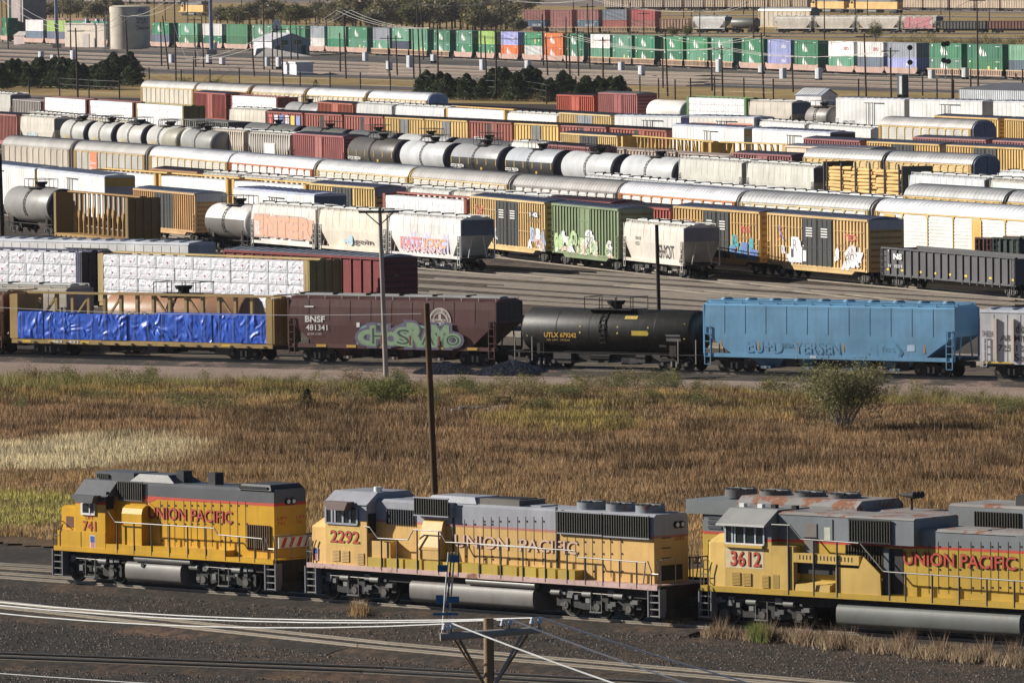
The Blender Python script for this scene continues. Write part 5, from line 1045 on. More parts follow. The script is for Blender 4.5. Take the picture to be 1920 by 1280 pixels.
boxcar(J(550, 644), 'pinkish red boxcar left of the black tank car', (.40, .14, .13), (.14, .12, .16), H=4.38, d=1, door='single', dcol=(.40, .15, .13), rib=.7, endc=(.12, .03, .05))
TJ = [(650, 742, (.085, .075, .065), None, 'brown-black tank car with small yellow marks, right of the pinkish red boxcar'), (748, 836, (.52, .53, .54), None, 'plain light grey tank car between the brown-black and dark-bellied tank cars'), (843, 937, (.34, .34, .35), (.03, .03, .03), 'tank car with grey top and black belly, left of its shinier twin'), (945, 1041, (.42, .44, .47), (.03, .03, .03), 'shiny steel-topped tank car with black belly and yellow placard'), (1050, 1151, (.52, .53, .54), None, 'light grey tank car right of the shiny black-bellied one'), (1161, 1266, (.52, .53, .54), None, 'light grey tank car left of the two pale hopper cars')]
def tm(b, L, rad, zc):
    for x in (-.45, -.28, -.1, .08, .26, .45): b.box(L*x, L*x+.12, -rad-.03, -rad-.005, zc-.35, zc+.35, flat((.7, .45, .06)))
    b.box(L*.12, L*.12+.6, -rad-.03+.15, -rad+.12, zc-1.0, zc-.5, YLW); b.text('GTCX 782724', -L*.46, -L*.2, zc-.75, zc-.45, -rad-.0, WHITEM, .03); b.text('LT WT', -L*.4, -L*.25, zc-.95, zc-.82, -rad-.0, WHITEM)
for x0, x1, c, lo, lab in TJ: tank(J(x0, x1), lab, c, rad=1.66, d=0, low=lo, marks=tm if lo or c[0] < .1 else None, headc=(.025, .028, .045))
hopper(J(1273, 1390), 'pale hopper car left of its twin, before the log flatcar', (.58, .57, .51), H=4.3, d=1, endc=(.2, .2, .2)); hopper(J(1400, 1525), 'pale hopper car touching the flatcar loaded with logs', (.58, .57, .51), H=4.3, d=1, endc=(.15, .15, .15))
F = J(1543, 1692); r = thing('log_flatcar', 'black bulkhead flatcar with tall stakes carrying light wooden logs', 'flatcar', F); L = F.L; b = MB(); b.box(-L/2, L/2, -1.4, 1.4, .9, 1.15, BLACK); under(b, L); b.build('deck', r)
for s_ in (-1, 1): b = MB(); x = s_*L/2; b.box(min(x, x-s_*.25), max(x, x-s_*.25), -1.5, 1.5, 1.15, 5.0, paint((.035, .035, .035))); b.build('bulkhead', r)
ns = 6
for i in range(ns):
    for y in (-1.5, 1.4): b = MB(); x = -L/2+.9+(L-1.8)*i/(ns-1); b.box(x-.13, x+.13, y, y+.1, 1.0, 4.95, BLACK); b.build('stake', r)
trucks(r, L, 0); LOG = paint((.72, .46, .18), .8, .2); lg = MB(); ll = (L-1.2)/3
lg.cyl((-ll/2, 0, 0), (ll/2, 0, 0), .19, LOG, 8, .15); lg.cyl((ll/2+.001, 0, 0), (ll/2+.01, 0, 0), .15, flat((.78, .6, .35)), 8); lo = lg.build('log'); tagm(lo, 'light peeled log in the stack between the black stakes', 'log', 'logs on the bulkhead flatcar'); k = 0
for st in range(3):
    for lay_ in range(10):
        for yy in range(3 if lay_ < 9 else 2):
            q = lo if k == 0 else lo.copy(); k += 1
            if q is not lo: C.objects.link(q)
            q.location = F.M @ Vector((-L/2+.6+ll*(st+.5)+R.uniform(-.15, .15), -1.2+yy*.4+R.uniform(-.05, .05), 1.36+lay_*.34+R.uniform(-.03, .03))); q.rotation_euler = (R.uniform(-1, 1), R.uniform(-.03, .03), F.yaw+R.uniform(-.03, .03)+(math.pi if R.random() < .5 else 0))
hopper(J(1704, 1845), 'light grey hopper car right of the log flatcar', (.60, .62, .64), H=4.2, d=0, endc=(.1, .12, .14)); hopper(J(1856, 2010), 'brown-roofed hopper car with pale painted panels at the right edge', (.50, .46, .40), H=4.2, d=0, marks=lambda b, L, H, y: b.rect(-L/2+.8, L/2-1, 1.6, H-.1, y-.02, flat((.6, .68, .66))))
# row T / S / R / Q behind and between
ROWT = Row(4.7, (1155, 336), (1290, 349), (1690, 378), (2080, 402))
for i, (x0, x1) in enumerate(((1095, 1160), (1165, 1282), (1290, 1420), (1428, 1556), (1568, 1684))): hopper(ROWT.frame(x0, x1), f'silver hopper car with white roof walkways, {ORD[i]} from the left above the orange-post autorack', (.60, .60, .58), H=4.35, d=0, walk=(.7, .7, .7))
ROWT2 = Row(6.1, (1714, 347), (1905, 358.5))
for x0, x1, q in ((1694, 1880, 'left'), (1889, 2090, 'right')): autorack(ROWT2.frame(x0, x1), f'grey-roofed yellow autorack, {q} of two just above the yellow and white one', (.64, .46, .2), (.66, .46, .18), (.40, .40, .40), d=0, endc=(.06, .06, .06))
ROWS = Row(6.1, (1501, 277), (1823, 291))
for x0, x1, q in ((1506, 1652, 'left'), (1661, 1822, 'right')): autorack(ROWS.frame(x0, x1), f'grey-roofed yellow autorack behind the log flatcar, {q} of the pair', (.68, .50, .24), (.66, .46, .2), (.42, .42, .42), d=0, endc=(.10, .13, .2) if q == 'right' else (.06, .06, .06))
hopper(ROWS.frame(1870, 2010), 'white hopper car right of the blue-ended autorack', (.74, .74, .74), H=4.2, d=0)
ROWS1 = Row(4.7, (1200, 275), (1375, 286), (1484, 291.5))
boxcar(ROWS1.frame(1375, 1484), 'dusky red boxcar above the pale hopper cars', (.30, .12, .12), (.13, .12, .15), H=4.4, d=0, door='single', dcol=(.3, .12, .12))
for i, (x0, x1) in enumerate(((1085, 1170), (1176, 1266), (1273, 1368))): coalcar(ROWS1.frame(x0, x1), f'open dusty brown ribbed hopper car, {ORD[i]} of three above the grey tank cars', (.42, .33, .28), d=0, H=4.0, load=False)
ROWR = Row(5.0, (1051, 249), (1157, 255), (1316, 267), (1470, 273), (1630, 279))
boxcar(ROWR.frame(1051, 1157), 'yellow boxcar with dark doors left of the empty yellow flatcars', (.72, .52, .24), (.15, .16, .2), H=4.7, d=0, dcol=(.06, .06, .06), endc=(.45, .28, .1))
for x0, x1, q in ((1165, 1317, 'left'), (1329, 1470, 'right')): centerbeam(ROWR.frame(x0, x1), f'empty yellow flatcar with open posts, {q} of the pair before the white cars', (.62, .42, .14), d=0, H=4.7)
boxcar(ROWR.frame(1472, 1632), 'plain peach-coloured boxcar behind the pale hopper cars', (.78, .60, .45), (.33, .33, .38), H=4.7, d=0, door=None, rib=30, endc=(.1, .14, .3))
ROWQ = Row(5.0, (1507, 259), (1626, 265), (1919, 278)); 
boxcar(ROWQ.frame(1507, 1612), 'dull purple-red boxcar left of the two yellow ones', (.32, .12, .12), (.15, .15, .2), H=4.7, d=0, door=None)
for x0, x1, q in ((1626, 1761, 'left'), (1775, 1920, 'right')): boxcar(ROWQ.frame(x0, x1), f'yellow boxcar with black double doors, {q} of the pair behind the blue-ended autorack', (.68, .46, .18), (.15, .17, .24), H=4.7, d=1, endc=(.4, .22, .05), endtop=(.3, .3, .34))
ROWQ2 = Row(4.8, (1712, 257), (1980, 268))
for x0, x1, q in ((1712, 1848, 'left'), (1862, 2000, 'right')): boxcar(ROWQ2.frame(x0, x1), f'rose-red ribbed boxcar below the tall autorack, {q} of two', (.38, .17, .16), (.15, .15, .2), H=4.5, d=0, door=None, endc=(.2, .2, .25))
# row P
ROWP = Row(6.1, (1646, 219), (1822, 226.5)); autorack(ROWP.frame(1648, 1821), 'grey-roofed autorack with yellow posts standing before the white refrigerator cars', (.56, .54, .49), (.68, .46, .16), (.48, .46, .44), d=0, endc=(.24, .27, .36))
ROWP1 = Row(4.8, (1400, 224), (1633, 240), (1900, 256))
for i, (x0, x1) in enumerate(((1398, 1508), (1515, 1632))): hopper(ROWP1.frame(x0, x1), 'white hopper car with roof rails touching the yellow-post autorack' if i else 'grey hopper car with silver roof rails right of the orange-striped car', (.66, .65, .62), H=4.3, d=0)
coalcar(ROWP1.frame(1835, 1960), 'low rose-red car under the right-hand yellow boxcars', (.4, .17, .15), H=3.9, load=False)
ROWP2 = Row(5.0, (1750, 217), (2000, 228))
for x0, x1, q in ((1752, 1871, 'left'), (1884, 2000, 'right')): boxcar(ROWP2.frame(x0, x1), f'yellow boxcar, {q} one of two just below the white refrigerator cars', (.68, .46, .18), (.15, .17, .24), H=4.7, d=0, endc=(.4, .22, .05), door=None)
# row L boxcars
ROWL2 = Row(4.6, (429, 205.5), (501, 209), (1136, 239), (1249, 245)); LL = ROWL2.frame
hopper(LL(430, 497), 'beige hopper car left of the graffiti-covered red boxcar', (.62, .57, .48), H=4.3, d=0)
def gl(b, L, H, y):
    for i, c in enumerate([(.6, .1, .1), (.7, .7, .72), (.15, .25, .6), (.72, .72, .75), (.75, .5, .1), (.2, .3, .6)]): b.rect(-L/2+.6+i*L/6.4, -L/2+.4+(i+.8)*L/6.4, 1.4, 3.9, y-.02, flat(c))
LC = [(501, 567, (.34, .11, .09), gl, 'red boxcar covered with colourful graffiti blocks', None), (572, 641, (.36, .12, .09), None, 'red boxcar with a black open doorway, right of the graffiti-covered one', 1), (646, 718, (.38, .13, .10), None, 'faded red boxcar with an open doorway, left of two yellow boxcars', 1), (722, 794, (.62, .42, .16), None, 'yellow boxcar with grey door, left one of two beside each other', 0), (797, 876, (.64, .44, .17), None, 'yellow boxcar with grey door, right one of two beside each other', 0), (881, 959, (.33, .11, .08), None, 'red boxcar with white letters and open door between yellow boxcars', 1), (965, 1046, (.72, .50, .18), None, 'bright yellow boxcar with grey door between two red boxcars', 0), (1052, 1136, (.36, .13, .11), None, 'dusty red boxcar right of the bright yellow one', 1), (1144, 1249, (.36, .12, .08), None, 'brick red boxcar ending at the tall white car', 1)]
for x0, x1, c, mk_, lab, dr in LC: boxcar(LL(x0, x1), lab, c, (.06, .045, .045), H=4.3, d=0, door='single', dcol=(.2, .2, .2) if dr == 0 else tuple(v*.95 for v in c), open_door=bool(dr), marks=mk_ or ((lambda b, L, H, y: b.text('SECON', -L*.4, -L*.12, 1.5, 2.4, y-.02, WHITEM, .06)) if x0 == 881 else None), rib=.9)
GWH = 'tall white cars right of the red boxcars'
reefer(LL(1260, 1394), 'tall white ARMN refrigerator car with a brown end, left one of two side by side', WHT, H=4.9, roof=(.45, .47, .55), endc=(.25, .22, .2), endtop=(.25, .16, .05)); reefer(LL(1410, 1556), 'tall white ARMN refrigerator car with dark roof patch, right one of two side by side', WHT, H=4.9, roof=(.45, .47, .55), endc=(.1, .09, .06))
# row K
ROWK = Row(4.5, (345, 222), (1021, 273)); K = ROWK.frame
coalcar(K(345, 428), 'dark grey ribbed hopper car left of the dark tank cars', (.16, .16, .15), load=False, H=4.1)
for i, (x0, x1, c) in enumerate(((452, 548, (.14, .14, .13)), (556, 637, (.13, .13, .12)), (643, 730, (.13, .13, .12)), (738, 832, (.5, .5, .5)), (840, 948, (.12, .12, .12)))): tank(K(x0, x1), f'dark grey tank car showing its top, {ORD[i]} from the left behind the boxcar roofs' if i != 3 else 'light grey tank car among dark ones, showing only its top', c, rad=1.6, d=0, headc=(.03, .03, .05))
hopper(K(958, 1010), 'white hopper car behind the light grey tank cars', (.7, .68, .63), H=4.2, d=0); boxcar(K(1021, 1106), 'dull red boxcar behind the light grey tank cars', (.32, .13, .12), (.1, .07, .08), H=4.35, d=0, door=None)
ROWK1 = Row(4.6, (52, 213), (237, 230))
for x0, x1, q in ((52, 142, 'left'), (150, 236, 'right')): hopper(ROWK1.frame(x0, x1), f'pale hopper car behind the silver tank cars, {q} of two with roof rails', (.55, .50, .40), H=4.3, d=0, endc=(.08, .13, .2))
tank(ROWK1.frame(262, 330), 'olive-grey tank car top behind the silver tank cars', (.36, .34, .27), rad=1.55, d=0); tank(ROWK1.frame(338, 395), 'dull grey tank car top left of the ribbed beige hopper car', (.3, .3, .28), rad=1.55, d=0)
# row M
ROWM1 = Row(4.9, (0, 175), (82, 182), (345, 199)); M1 = ROWM1.frame
hopper(M1(-60, 19), 'grey hopper car at the left edge below the cedar hedge', (.5, .48, .44), H=4.4, d=0, endc=(.12, .13, .15)); coalcar(M1(24, 76), 'dark coal hopper with pale ribs left of the white lumber loads', (.40, .36, .33), H=3.9, load=False, rib=1.1)
for i, (x0, x1, q, c) in enumerate(((82, 161, 'farthest left of three under the hedge', (.2, .06, .05)), (167, 249, 'middle of three under the hedge', (.2, .06, .05)), (255, 343, 'nearest the red boxcar', (.34, .26, .08)))):
    F = M1(x0, x1); centerbeam(F, 'flatcar of white lumber loads, '+q, c, d=0, H=4.6, diag=False, endc=(.3, .23, .08) if i == 2 else None); packs(F, 'white lumber pack on the flatcar '+q, 'lumber packs on the flatcar '+q, WR2, 6, 4, 1.16, 4.55, .25, strap=False)
ROWM2 = Row(4.9, (364, 174), (1145, 218), (1412, 224)); M2 = ROWM2.frame
boxcar(M2(364, 423), 'tall red boxcar below the yellow-ended autoracks', (.38, .11, .09), (.15, .16, .22), H=4.7, d=0, door='single', dcol=(.38, .12, .1), endc=(.12, .03, .04))
F = M2(433, 519); centerbeam(F, 'flatcar of white packs with a maroon end, right of the tall red boxcar', (.2, .05, .05), d=0, H=4.6, diag=False); packs(F, 'white lumber pack on the maroon-ended flatcar', 'packs on the maroon-ended flatcar', WR2, 6, 3, 1.16, 4.5, .2, strap=False)
tank(M2(529, 593), 'grey tank car between the maroon-ended flatcar and the red boxcar', (.28, .28, .28), rad=1.5, d=0)
boxcar(M2(596, 661), 'orange-red boxcar with white graffiti patch', (.45, .14, .09), (.12, .1, .11), H=4.3, d=0, door='single', dcol=(.48, .16, .1), marks=lambda b, L, H, y: b.rect(L*.15, L*.42, 1.3, 3.0, y-.02, WHITEM))
for i, (x0, x1, c) in enumerate(((668, 734, (.55, .55, .53)), (741, 832, (.66, .66, .66)))): hopper(M2(x0, x1), f'light grey hopper car with roof rails, {"left" if i == 0 else "right"} of two beside the orange-red boxcar', c, H=4.3, d=0)
F = M2(837, 946); centerbeam(F, 'yellow flatcar of white packs among white hopper cars', YEL, d=0, H=4.6, diag=False); packs(F, 'white lumber pack on the yellow flatcar among white hopper cars', 'packs on the far yellow flatcar', WR2, 6, 3, 1.16, 4.5, .2, strap=False)
hopper(M2(951, 1043), 'white hopper car with a rusty end left of the pale yellow boxcar', (.78, .75, .70), H=4.2, d=0)
boxcar(M2(1049, 1145), 'pale yellow boxcar with grey doors below the red boxcars', (.72, .54, .26), (.14, .15, .18), H=4.7, d=0, dcol=(.28, .3, .32), endc=(.4, .28, .1))
reefer(M2(1152, 1276), 'white refrigerator car left of the orange-striped one', WHT, H=4.6, endc=(.1, .12, .3)); reefer(M2(1292, 1413), 'white refrigerator car with an orange-red stripe under its roof', (.78, .72, .66), H=4.7, stripe=(.72, .28, .16), endc=(.3, .32, .4))
ROWM3 = Row(4.8, (640, 186), (1000, 205.5))
for i, (x0, x1) in enumerate(((600, 668), (676, 745), (752, 822), (830, 900), (908, 985), (992, 1060))): boxcar(ROWM3.frame(x0, x1), f'low dark-roofed car, {ORD[i]} from the left in front of the cedar trees', (.36, .12, .1) if i % 2 == 0 else (.68, .5, .28), (.06, .05, .06), H=4.3, d=0, door=None)
# row N far autoracks
ROWN = Row(6.1, (264, 151), (800, 175.5))
for x0, x1, ro, lab in ((264, 362, (.6, .58, .55), 'cream autorack with a yellow emblem, leftmost below the trees'), (367, 463, (.55, .53, .5), 'cream autorack second from the left below the trees'), (472, 568, (.5, .48, .45), 'grey-roofed autorack between yellow end frames below the trees'), (575, 682, (.78, .78, .78), 'white-roofed autorack left of the blue-ended one'), (690, 800, (.80, .80, .82), 'white-roofed autorack with a pale blue end')): autorack(ROWN.frame(x0, x1), lab, (.62, .58, .5), (.70, .50, .22), ro, d=0, endc=(.36, .45, .62) if x0 == 690 else (.5, .36, .15))
# row O
ROWO = Row(4.7, (1044, 179), (1404, 191), (1990, 204)); O = ROWO.frame
boxcar(O(1044, 1113), 'bright red boxcar, left of two in front of the cedars', (.46, .09, .05), (.07, .05, .05), H=4.5, d=0, door='single', dcol=(.48, .1, .06)); boxcar(O(1122, 1194), 'taller dull red boxcar, right of two in front of the cedars', (.38, .13, .12), (.3, .3, .3), H=4.95, d=0, door='single', dcol=(.34, .1, .1), endc=(.16, .03, .03))
F = O(1208, 1278); tank(F, 'white cylindrical hopper car with three rounded sections', (.74, .71, .66), rad=1.58, d=0, plat=False)
F = O(1288, 1398); centerbeam(F, 'green flatcar stacked with white boxes of lumber', (.10, .2, .07), d=0, H=4.8, diag=False); packs(F, 'white lumber pack on the green flatcar', 'packs on the green flatcar', WR2, 8, 4, 1.16, 4.7, .3, strap=True)
hopper(O(1404, 1484), 'beige hopper car right of the green flatcar', (.58, .52, .44), H=4.35, d=0, endc=(.1, .13, .17)); tank(O(1503, 1552), 'brown-grey tank car left of the long white refrigerator cars', (.28, .26, .24), rad=1.45, d=0)
for i, (x0, x1) in enumerate(((1567, 1695), (1705, 1841), (1862, 1995))): reefer(O(x0, x1), f'long white refrigerator car, {ORD[i]} of three below the metal shed', WHT, H=5.0, roof=(.6, .6, .64), endc=(.3, .28, .27), marks=lambda b, L, H, y: b.text('ARMN 171703', -L*.4, -L*.22, 1.9, 2.3, y-.02, DARKM))
# ---------------------------------------------------------------- far container train
ROWW = Row(6.0, (0, 35), (45, 39), (283, 44.5), (640, 52), (960, 62.5), (1280, 71.5), (1600, 81), (1920, 87))
CG = (.04, .20, .10); CG2 = (.12, .30, .2); LV = (.33, .35, .62); LIME = (.34, .5, .12); SLT = (.12, .15, .2); CW = (.76, .74, .72); COR = (.78, .20, .05); GYC = (.26, .28, .32); TEAL = (.22, .45, .28)
CT = [(1, 13, CG, CG), (46, 79, CW, SLT), (86, 121, LIME, SLT), (128, 160, CG, CG), (168, 200, CG, CG), (283, 315, CG, SLT), (332, 368, CG2, CG), (377, 414, CW, CG), (422, 462, CG, CG), (470, 508, CG2, CG), (516, 570, CG, CG), (580, 606, GYC, CW), (612, 646, CG2, CG), (651, 686, CG, CG2), (697, 728, GYC, CG2), (733, 764, CG2, (.05, .06, .12)), (769, 799, CG2, CG2), (811, 841, CG, CG2), (853, 883, CG2, CG), (895, 925, LIME, CG), (937, 969, LV, COR), (981, 1014, CG, CW), (1018, 1053, COR, COR), (1058, 1092, CG, CG), (1105, 1141, CW, CG2), (1146, 1182, CG2, CG2), (1188, 1225, CG, CG), (1241, 1278, CG, CG), (1285, 1324, CG, CG2), (1331, 1372, CG2, CG2), (1388, 1429, CG, CG), (1437, 1480, LV, LV), (1487, 1531, CG, CG), (1551, 1598, CW, CG2), (1605, 1654, CW, SLT), (1662, 1716, GYC, LV), (1741, 1800, CG, CG2), (1811, 1877, CG, CG), (1889, 1950, TEAL, SLT)]
nm = {CG: 'deep green', CG2: 'light green', LV: 'lavender blue', LIME: 'lime green', SLT: 'slate', CW: 'white', COR: 'orange', GYC: 'grey', TEAL: 'pale green', (.05, .06, .12): 'navy'}
for i, (x0, x1, top, bot) in enumerate(CT):
    F = ROWW.frame(x0, x1); ribbed = x0 in (697, 733, 769, 811, 1105, 1146, 1188, 1241, 1285, 1331, 1741, 1811, 1889)
    wellcar(F, f'{"ribbed tan" if ribbed else "smooth pinkish"} well car under the {ORD[i]} container stack from the left', (.52, .36, .26) if ribbed else (.50, .33, .27), ribbed, 'well cars of the container train')
    lg_ = {CG: 'diamond', CG2: 'diamond', COR: 'diamond', LV: 'UMAX', CW: 'XPO' if i > 20 else None}
    va = R.uniform(.75, 1.2); vb = R.uniform(.75, 1.2); tv = tuple(round(v*va+.02*R.random(), 2) for v in top); bv = tuple(round(v*vb+.02*R.random(), 2) for v in bot)
    if R.random() < .3: lg_[CG] = lg_[CG2] = R.choice(['patch', None])
    container(F, .58, f'{nm[bot]} container, bottom of the {ORD[i]} stack from the left', bv, logo=('patch' if (i % 3 == 1 and bot in (CG, CG2)) else lg_.get(bot)), group='containers of the long container train')
    container(F, 3.25, f'{nm[top]} container, top of the {ORD[i]} stack from the left', tv, logo=lg_.get(top), group='containers of the long container train')
# ---------------------------------------------------------------- farther trains
ROWX = Row(.35, (982, 61.5), (1930, 61.5)); X_ = ROWX.frame
for i, (x0, x1, top, bot) in enumerate(((982, 1021, (.40, .17, .15), (.1, .16, .25)), (1031, 1071, (.42, .18, .16), (.42, .18, .16)), (1081, 1121, (.40, .18, .16), (.16, .22, .3)), (1129, 1174, (.25, .29, .34), (.42, .14, .12)), (1182, 1227, (.5, .12, .12), (.4, .17, .15)))):
    F = X_(x0, x1); wellcar(F, f'tan well car under the {ORD[i]} stack of the short red container group', (.55, .40, .28), True, 'well cars of the short container group')
    for z, c, q in ((.58, bot, 'bottom'), (3.25, top, 'top')): container(F, z, f'{"red-brown" if c[0] > .3 else "blue-grey"} {q} container of the {ORD[i]} stack in the short group', c, group='containers of the short group', logo='CHINA SHIP' if (z < 1 and c[0] < .3) else None)
coalcar(X_(1238, 1290), 'brown ribbed gondola right of the short red container group', (.42, .27, .2), H=3.6, load=False)
hopper(X_(1299, 1359), 'white hopper car left of the far dark tank car', (.7, .7, .7), H=3.9, d=1, endc=(.06, .1, .18)); tank(X_(1366, 1416), 'far dark grey tank car behind the green containers', (.14, .14, .13), rad=1.35, d=1, plat=False)
for i, (x0, x1, q) in enumerate(((1452, 1521, 'left of the trio right of the cream autorack'), (1528, 1602, 'middle of the trio right of the cream autorack'), (1607, 1685, 'next to the one painted pink'))): hopper(X_(x0, x1), 'far dusty white hopper car, '+q, (.68, .63, .56), H=3.9, d=1)
hopper(X_(1690, 1755), 'far hopper car with big pink SMAK graffiti', (.55, .52, .45), H=3.9, d=1, endc=(.07, .1, .15), marks=lambda b, L, H, y: (b.rect(-L*.38, L*.4, 1.4, H-.3, y-.02, flat((.72, .5, .5))), b.text('SMAK', -L*.38, L*.4, 1.4, H-.3, y-.05, PNK, .12)))
coalcar(X_(1761, 1847), 'far dark gondola with coloured graffiti panels', (.10, .10, .095), H=2.9, load=False, d=1); coalcar(X_(1852, 1950), 'far brown ribbed gondola at the right edge', (.2, .09, .07), H=2.9, load=False, d=1)
XA = Row(.35, (1420, 56), (1530, 56.5)); autorack(XA.frame(1422, 1520), 'far cream autorack behind the white hopper cars', (.62, .55, .45), (.66, .5, .28), (.45, .43, .4), d=0, endc=(.12, .15, .2))
ROWY = Row(.35, (1131, 19.5), (1512, 19), (1690, 20), (1926, 22)); 
for i, (x0, x1) in enumerate(((1131, 1165), (1169, 1203), (1208, 1241), (1246, 1277), (1283, 1317), (1322, 1358), (1364, 1398), (1402, 1438), (1443, 1480), (1485, 1513), (1686, 1728), (1732, 1776), (1781, 1825), (1829, 1873), (1877, 1921))): coalcar(ROWY.frame(x0, x1), f'far tan ribbed coal car, {ORD[i]} from the left along the top', (.56, .44, .33) if i > 4 else (.5, .42, .34), H=3.4, d=1, group='far coal train along the top right')
for x0, x1, q in ((1516, 1582, 'left'), (1588, 1682, 'right')): far_loco(Row(.35, (1500, 24), (1700, 26)).frame(x0, x1), f'far orange-yellow locomotive in the coal train, {q} of two')
far_loco(Row(.35, (330, 30), (400, 31)).frame(335, 380), 'far orange-yellow locomotive left of the steel light mast')
YL = Row(.35, (150, 8), (330, 9))
for i in range(6): coalcar(YL.frame(150+i*32, 178+i*32), f'far grey-brown coal car above the storage tank, {ORD[i]} from the left', (.36, .29, .27), H=3.4, d=0, group='far coal cars at the top left')
YP = Row(3.6, (46, 34), (200, 35.5))
for i in range(4): coalcar(YP.frame(46+i*39, 82+i*39), f'pinkish gondola behind the containers at left, {ORD[i]} from the left', (.46, .24, .2), H=3.2, d=0, load=False)
# ---------------------------------------------------------------- terrain
def S(o, name=None): o['kind'] = 'structure'; return o
YARD = grain('yard_soil', [(.36, (.028, .024, .020)), (.51, (.050, .040, .032)), (.62, (.12, .074, .048))], (.09, .8, 3.6), bump=.8, bd=.06)
PINK = grain('road_gravel', [(.35, (.24, .17, .135)), (.5, (.32, .235, .19)), (.65, (.38, .29, .24))], (.12, 1.0, 8), bump=.3, bd=.02)
BALL = grain('ballast_stone', [(.35, (.04, .033, .027)), (.5, (.078, .062, .050)), (.66, (.16, .12, .09))], (.08, .8, 7), bump=.9, bd=.07)
BALP = grain('ballast_pink', [(.40, (.05, .045, .042)), (.52, (.09, .075, .065)), (.58, (.26, .18, .15)), (.7, (.34, .25, .20))], (.05, .4, 6), bump=.8, bd=.06)
STRAW = grain('straw_soil', [(.35, (.20, .13, .05)), (.5, (.36, .25, .10)), (.66, (.50, .37, .17))], (.03, .3, 2), bump=.6, bd=.2)
FARG = grain('far_gravel', [(.35, (.15, .12, .105)), (.5, (.22, .175, .15)), (.66, (.34, .27, .23))], (.015, .15, 1.2), bump=.4, bd=.1)
SOIL = grain('field_soil', [(.35, (.06, .04, .022)), (.5, (.11, .07, .035)), (.65, (.17, .11, .05))], (.06, .6, 5), bump=.5, bd=.06)
DARKF = grain('far_ballast', [(.35, (.06, .055, .055)), (.5, (.10, .09, .085)), (.66, (.17, .15, .14))], (.02, .2, 1.5), bump=.5, bd=.1)
b = MB(); b.add([(-1500, 150, -.05), (1500, 150, -.05), (1500, 7000, -.05), (-1500, 7000, -.05)], [(0, 1, 2, 3)], YARD); b.add([(-1500, -400, -.05), (1500, -400, -.05), (1500, 150, -.05), (-1500, 150, -.05)], [(0, 1, 2, 3)], YARD); S(b.build('ground'))
def strip(name, ptsTop, ptsBot, z, m):
    "sheet between two lines measured on the ground"
    A = [W(x, y, 0) for x, y in ptsTop]; B = [W(x, y, 0) for x, y in ptsBot]
    ext = lambda P: [P[0]+(P[0]-P[1])*.8]+P+[P[-1]+(P[-1]-P[-2])*.8]
    A, B = ext(A), ext(B); b = MB(); n = len(A)
    b.add([(p.x, p.y, z) for p in A]+[(p.x, p.y, z) for p in B], [(i, i+1, n+i+1, n+i) for i in range(n-1)], m); return S(b.build(name))
strip('far_ground', [(0, -60), (960, -60), (1920, -60)], [(0, 182), (960, 190), (1920, 206)], -.03, FARG)
strip('far_soil', [(0, 3), (960, 10), (1920, 26)], [(0, 52), (960, 61), (1920, 88)], -.02, STRAW)
strip('far_yard', [(0, 90), (960, 112), (1920, 149)], [(0, 126), (960, 158), (1920, 176)], -.018, DARKF)
strip('straw_meadow', [(0, 133), (640, 146), (1300, 163), (1920, 178)], [(0, 178), (640, 190), (1300, 200), (1920, 214)], -.012, STRAW)
strip('road', [(0, 674), (640, 694), (960, 704), (1920, 724)], [(0, 709), (640, 724), (960, 733), (1920, 754)], -.03, PINK)
strip('far_road', [(0, 146), (640, 160), (900, 166)], [(0, 151), (640, 166), (900, 173)], -.006, DARKF)
MIDS = grain('mid_soil', [(.35, (.045, .036, .029)), (.5, (.085, .068, .054)), (.66, (.17, .13, .10))], (.06, .5, 5), bump=.6, bd=.05)
strip('yard_gravel', [(560, 462), (1240, 500), (1960, 545)], [(300, 640), (1240, 660), (1960, 668)], -.035, MIDS)
# tracks
TIEB = {}
RHEAD = flat((.30, .31, .33), .3, .6); RSHADE = flat((.02, .018, .016), .8)  # dark web: the unlit side of the front rails is in the colour
def track(name, A, B, near=True, m=None, web=None, bed=1.9, step=.75, ties=True, h0=0.0):
    "rails, ties and raised bed between two world points"
    t_ = (B-A); Lk = math.hypot(t_.x, t_.y); yaw = math.atan2(t_.y, t_.x); b = MB(); m = m or BALL
    b.px([(-bed-.5, -.06), (-bed, .08), (-1.2, .19), (1.2, .19), (bed, .08), (bed+.5, -.06)], 0, Lk, m)
    wd = web is RSHADE
    for y in (-.75, .75):
        b.px([(y-.075, .12), (y-.075, .197), (y-.02, .205), (y-.02, .25), (y-.04, .26), (y-.04, .30), (y+.04, .30), (y+.04, .26), (y+.02, .25), (y+.02, .205), (y+.075, .197), (y+.075, .12)], 0, Lk, web or RAILM); b.box(0, Lk, y-.032, y+.032, .301, .306, RHEAD)
        if wd: b.box(0, Lk, y-.16, y+.16, .19, .204, RAILM)
    if ties:
        for i in range(int(Lk/step)): x = i*step; b.box(x, x+.22, -1.25, 1.25, .1, .196, TIE)
    o = b.build(name); o.location = (A.x, A.y, h0); o.rotation_euler = (0, 0, yaw); return S(o)
def row_track(row, ext0=60, ext1=60, **k):
    pts = [W(x, row.y(x), row.h) for x in [p[0] for p in row.p]]
    for i in range(len(pts)-1):
        a, c = pts[i], pts[i+1]; d_ = (c-a); d_.z = 0; d_.normalize(); n_ = Vector((-d_.y, d_.x, 0))*1.5
        a2 = a+n_-(d_*ext0 if i == 0 else d_*1); c2 = c+n_+(d_*ext1 if i == len(pts)-2 else d_*1); a2.z = c2.z = 0
        track('railway_track', a2, c2, **k)
row_track(ROWA, 60, 3, m=YARD); row_track(ROWL, 7, 30, m=YARD)
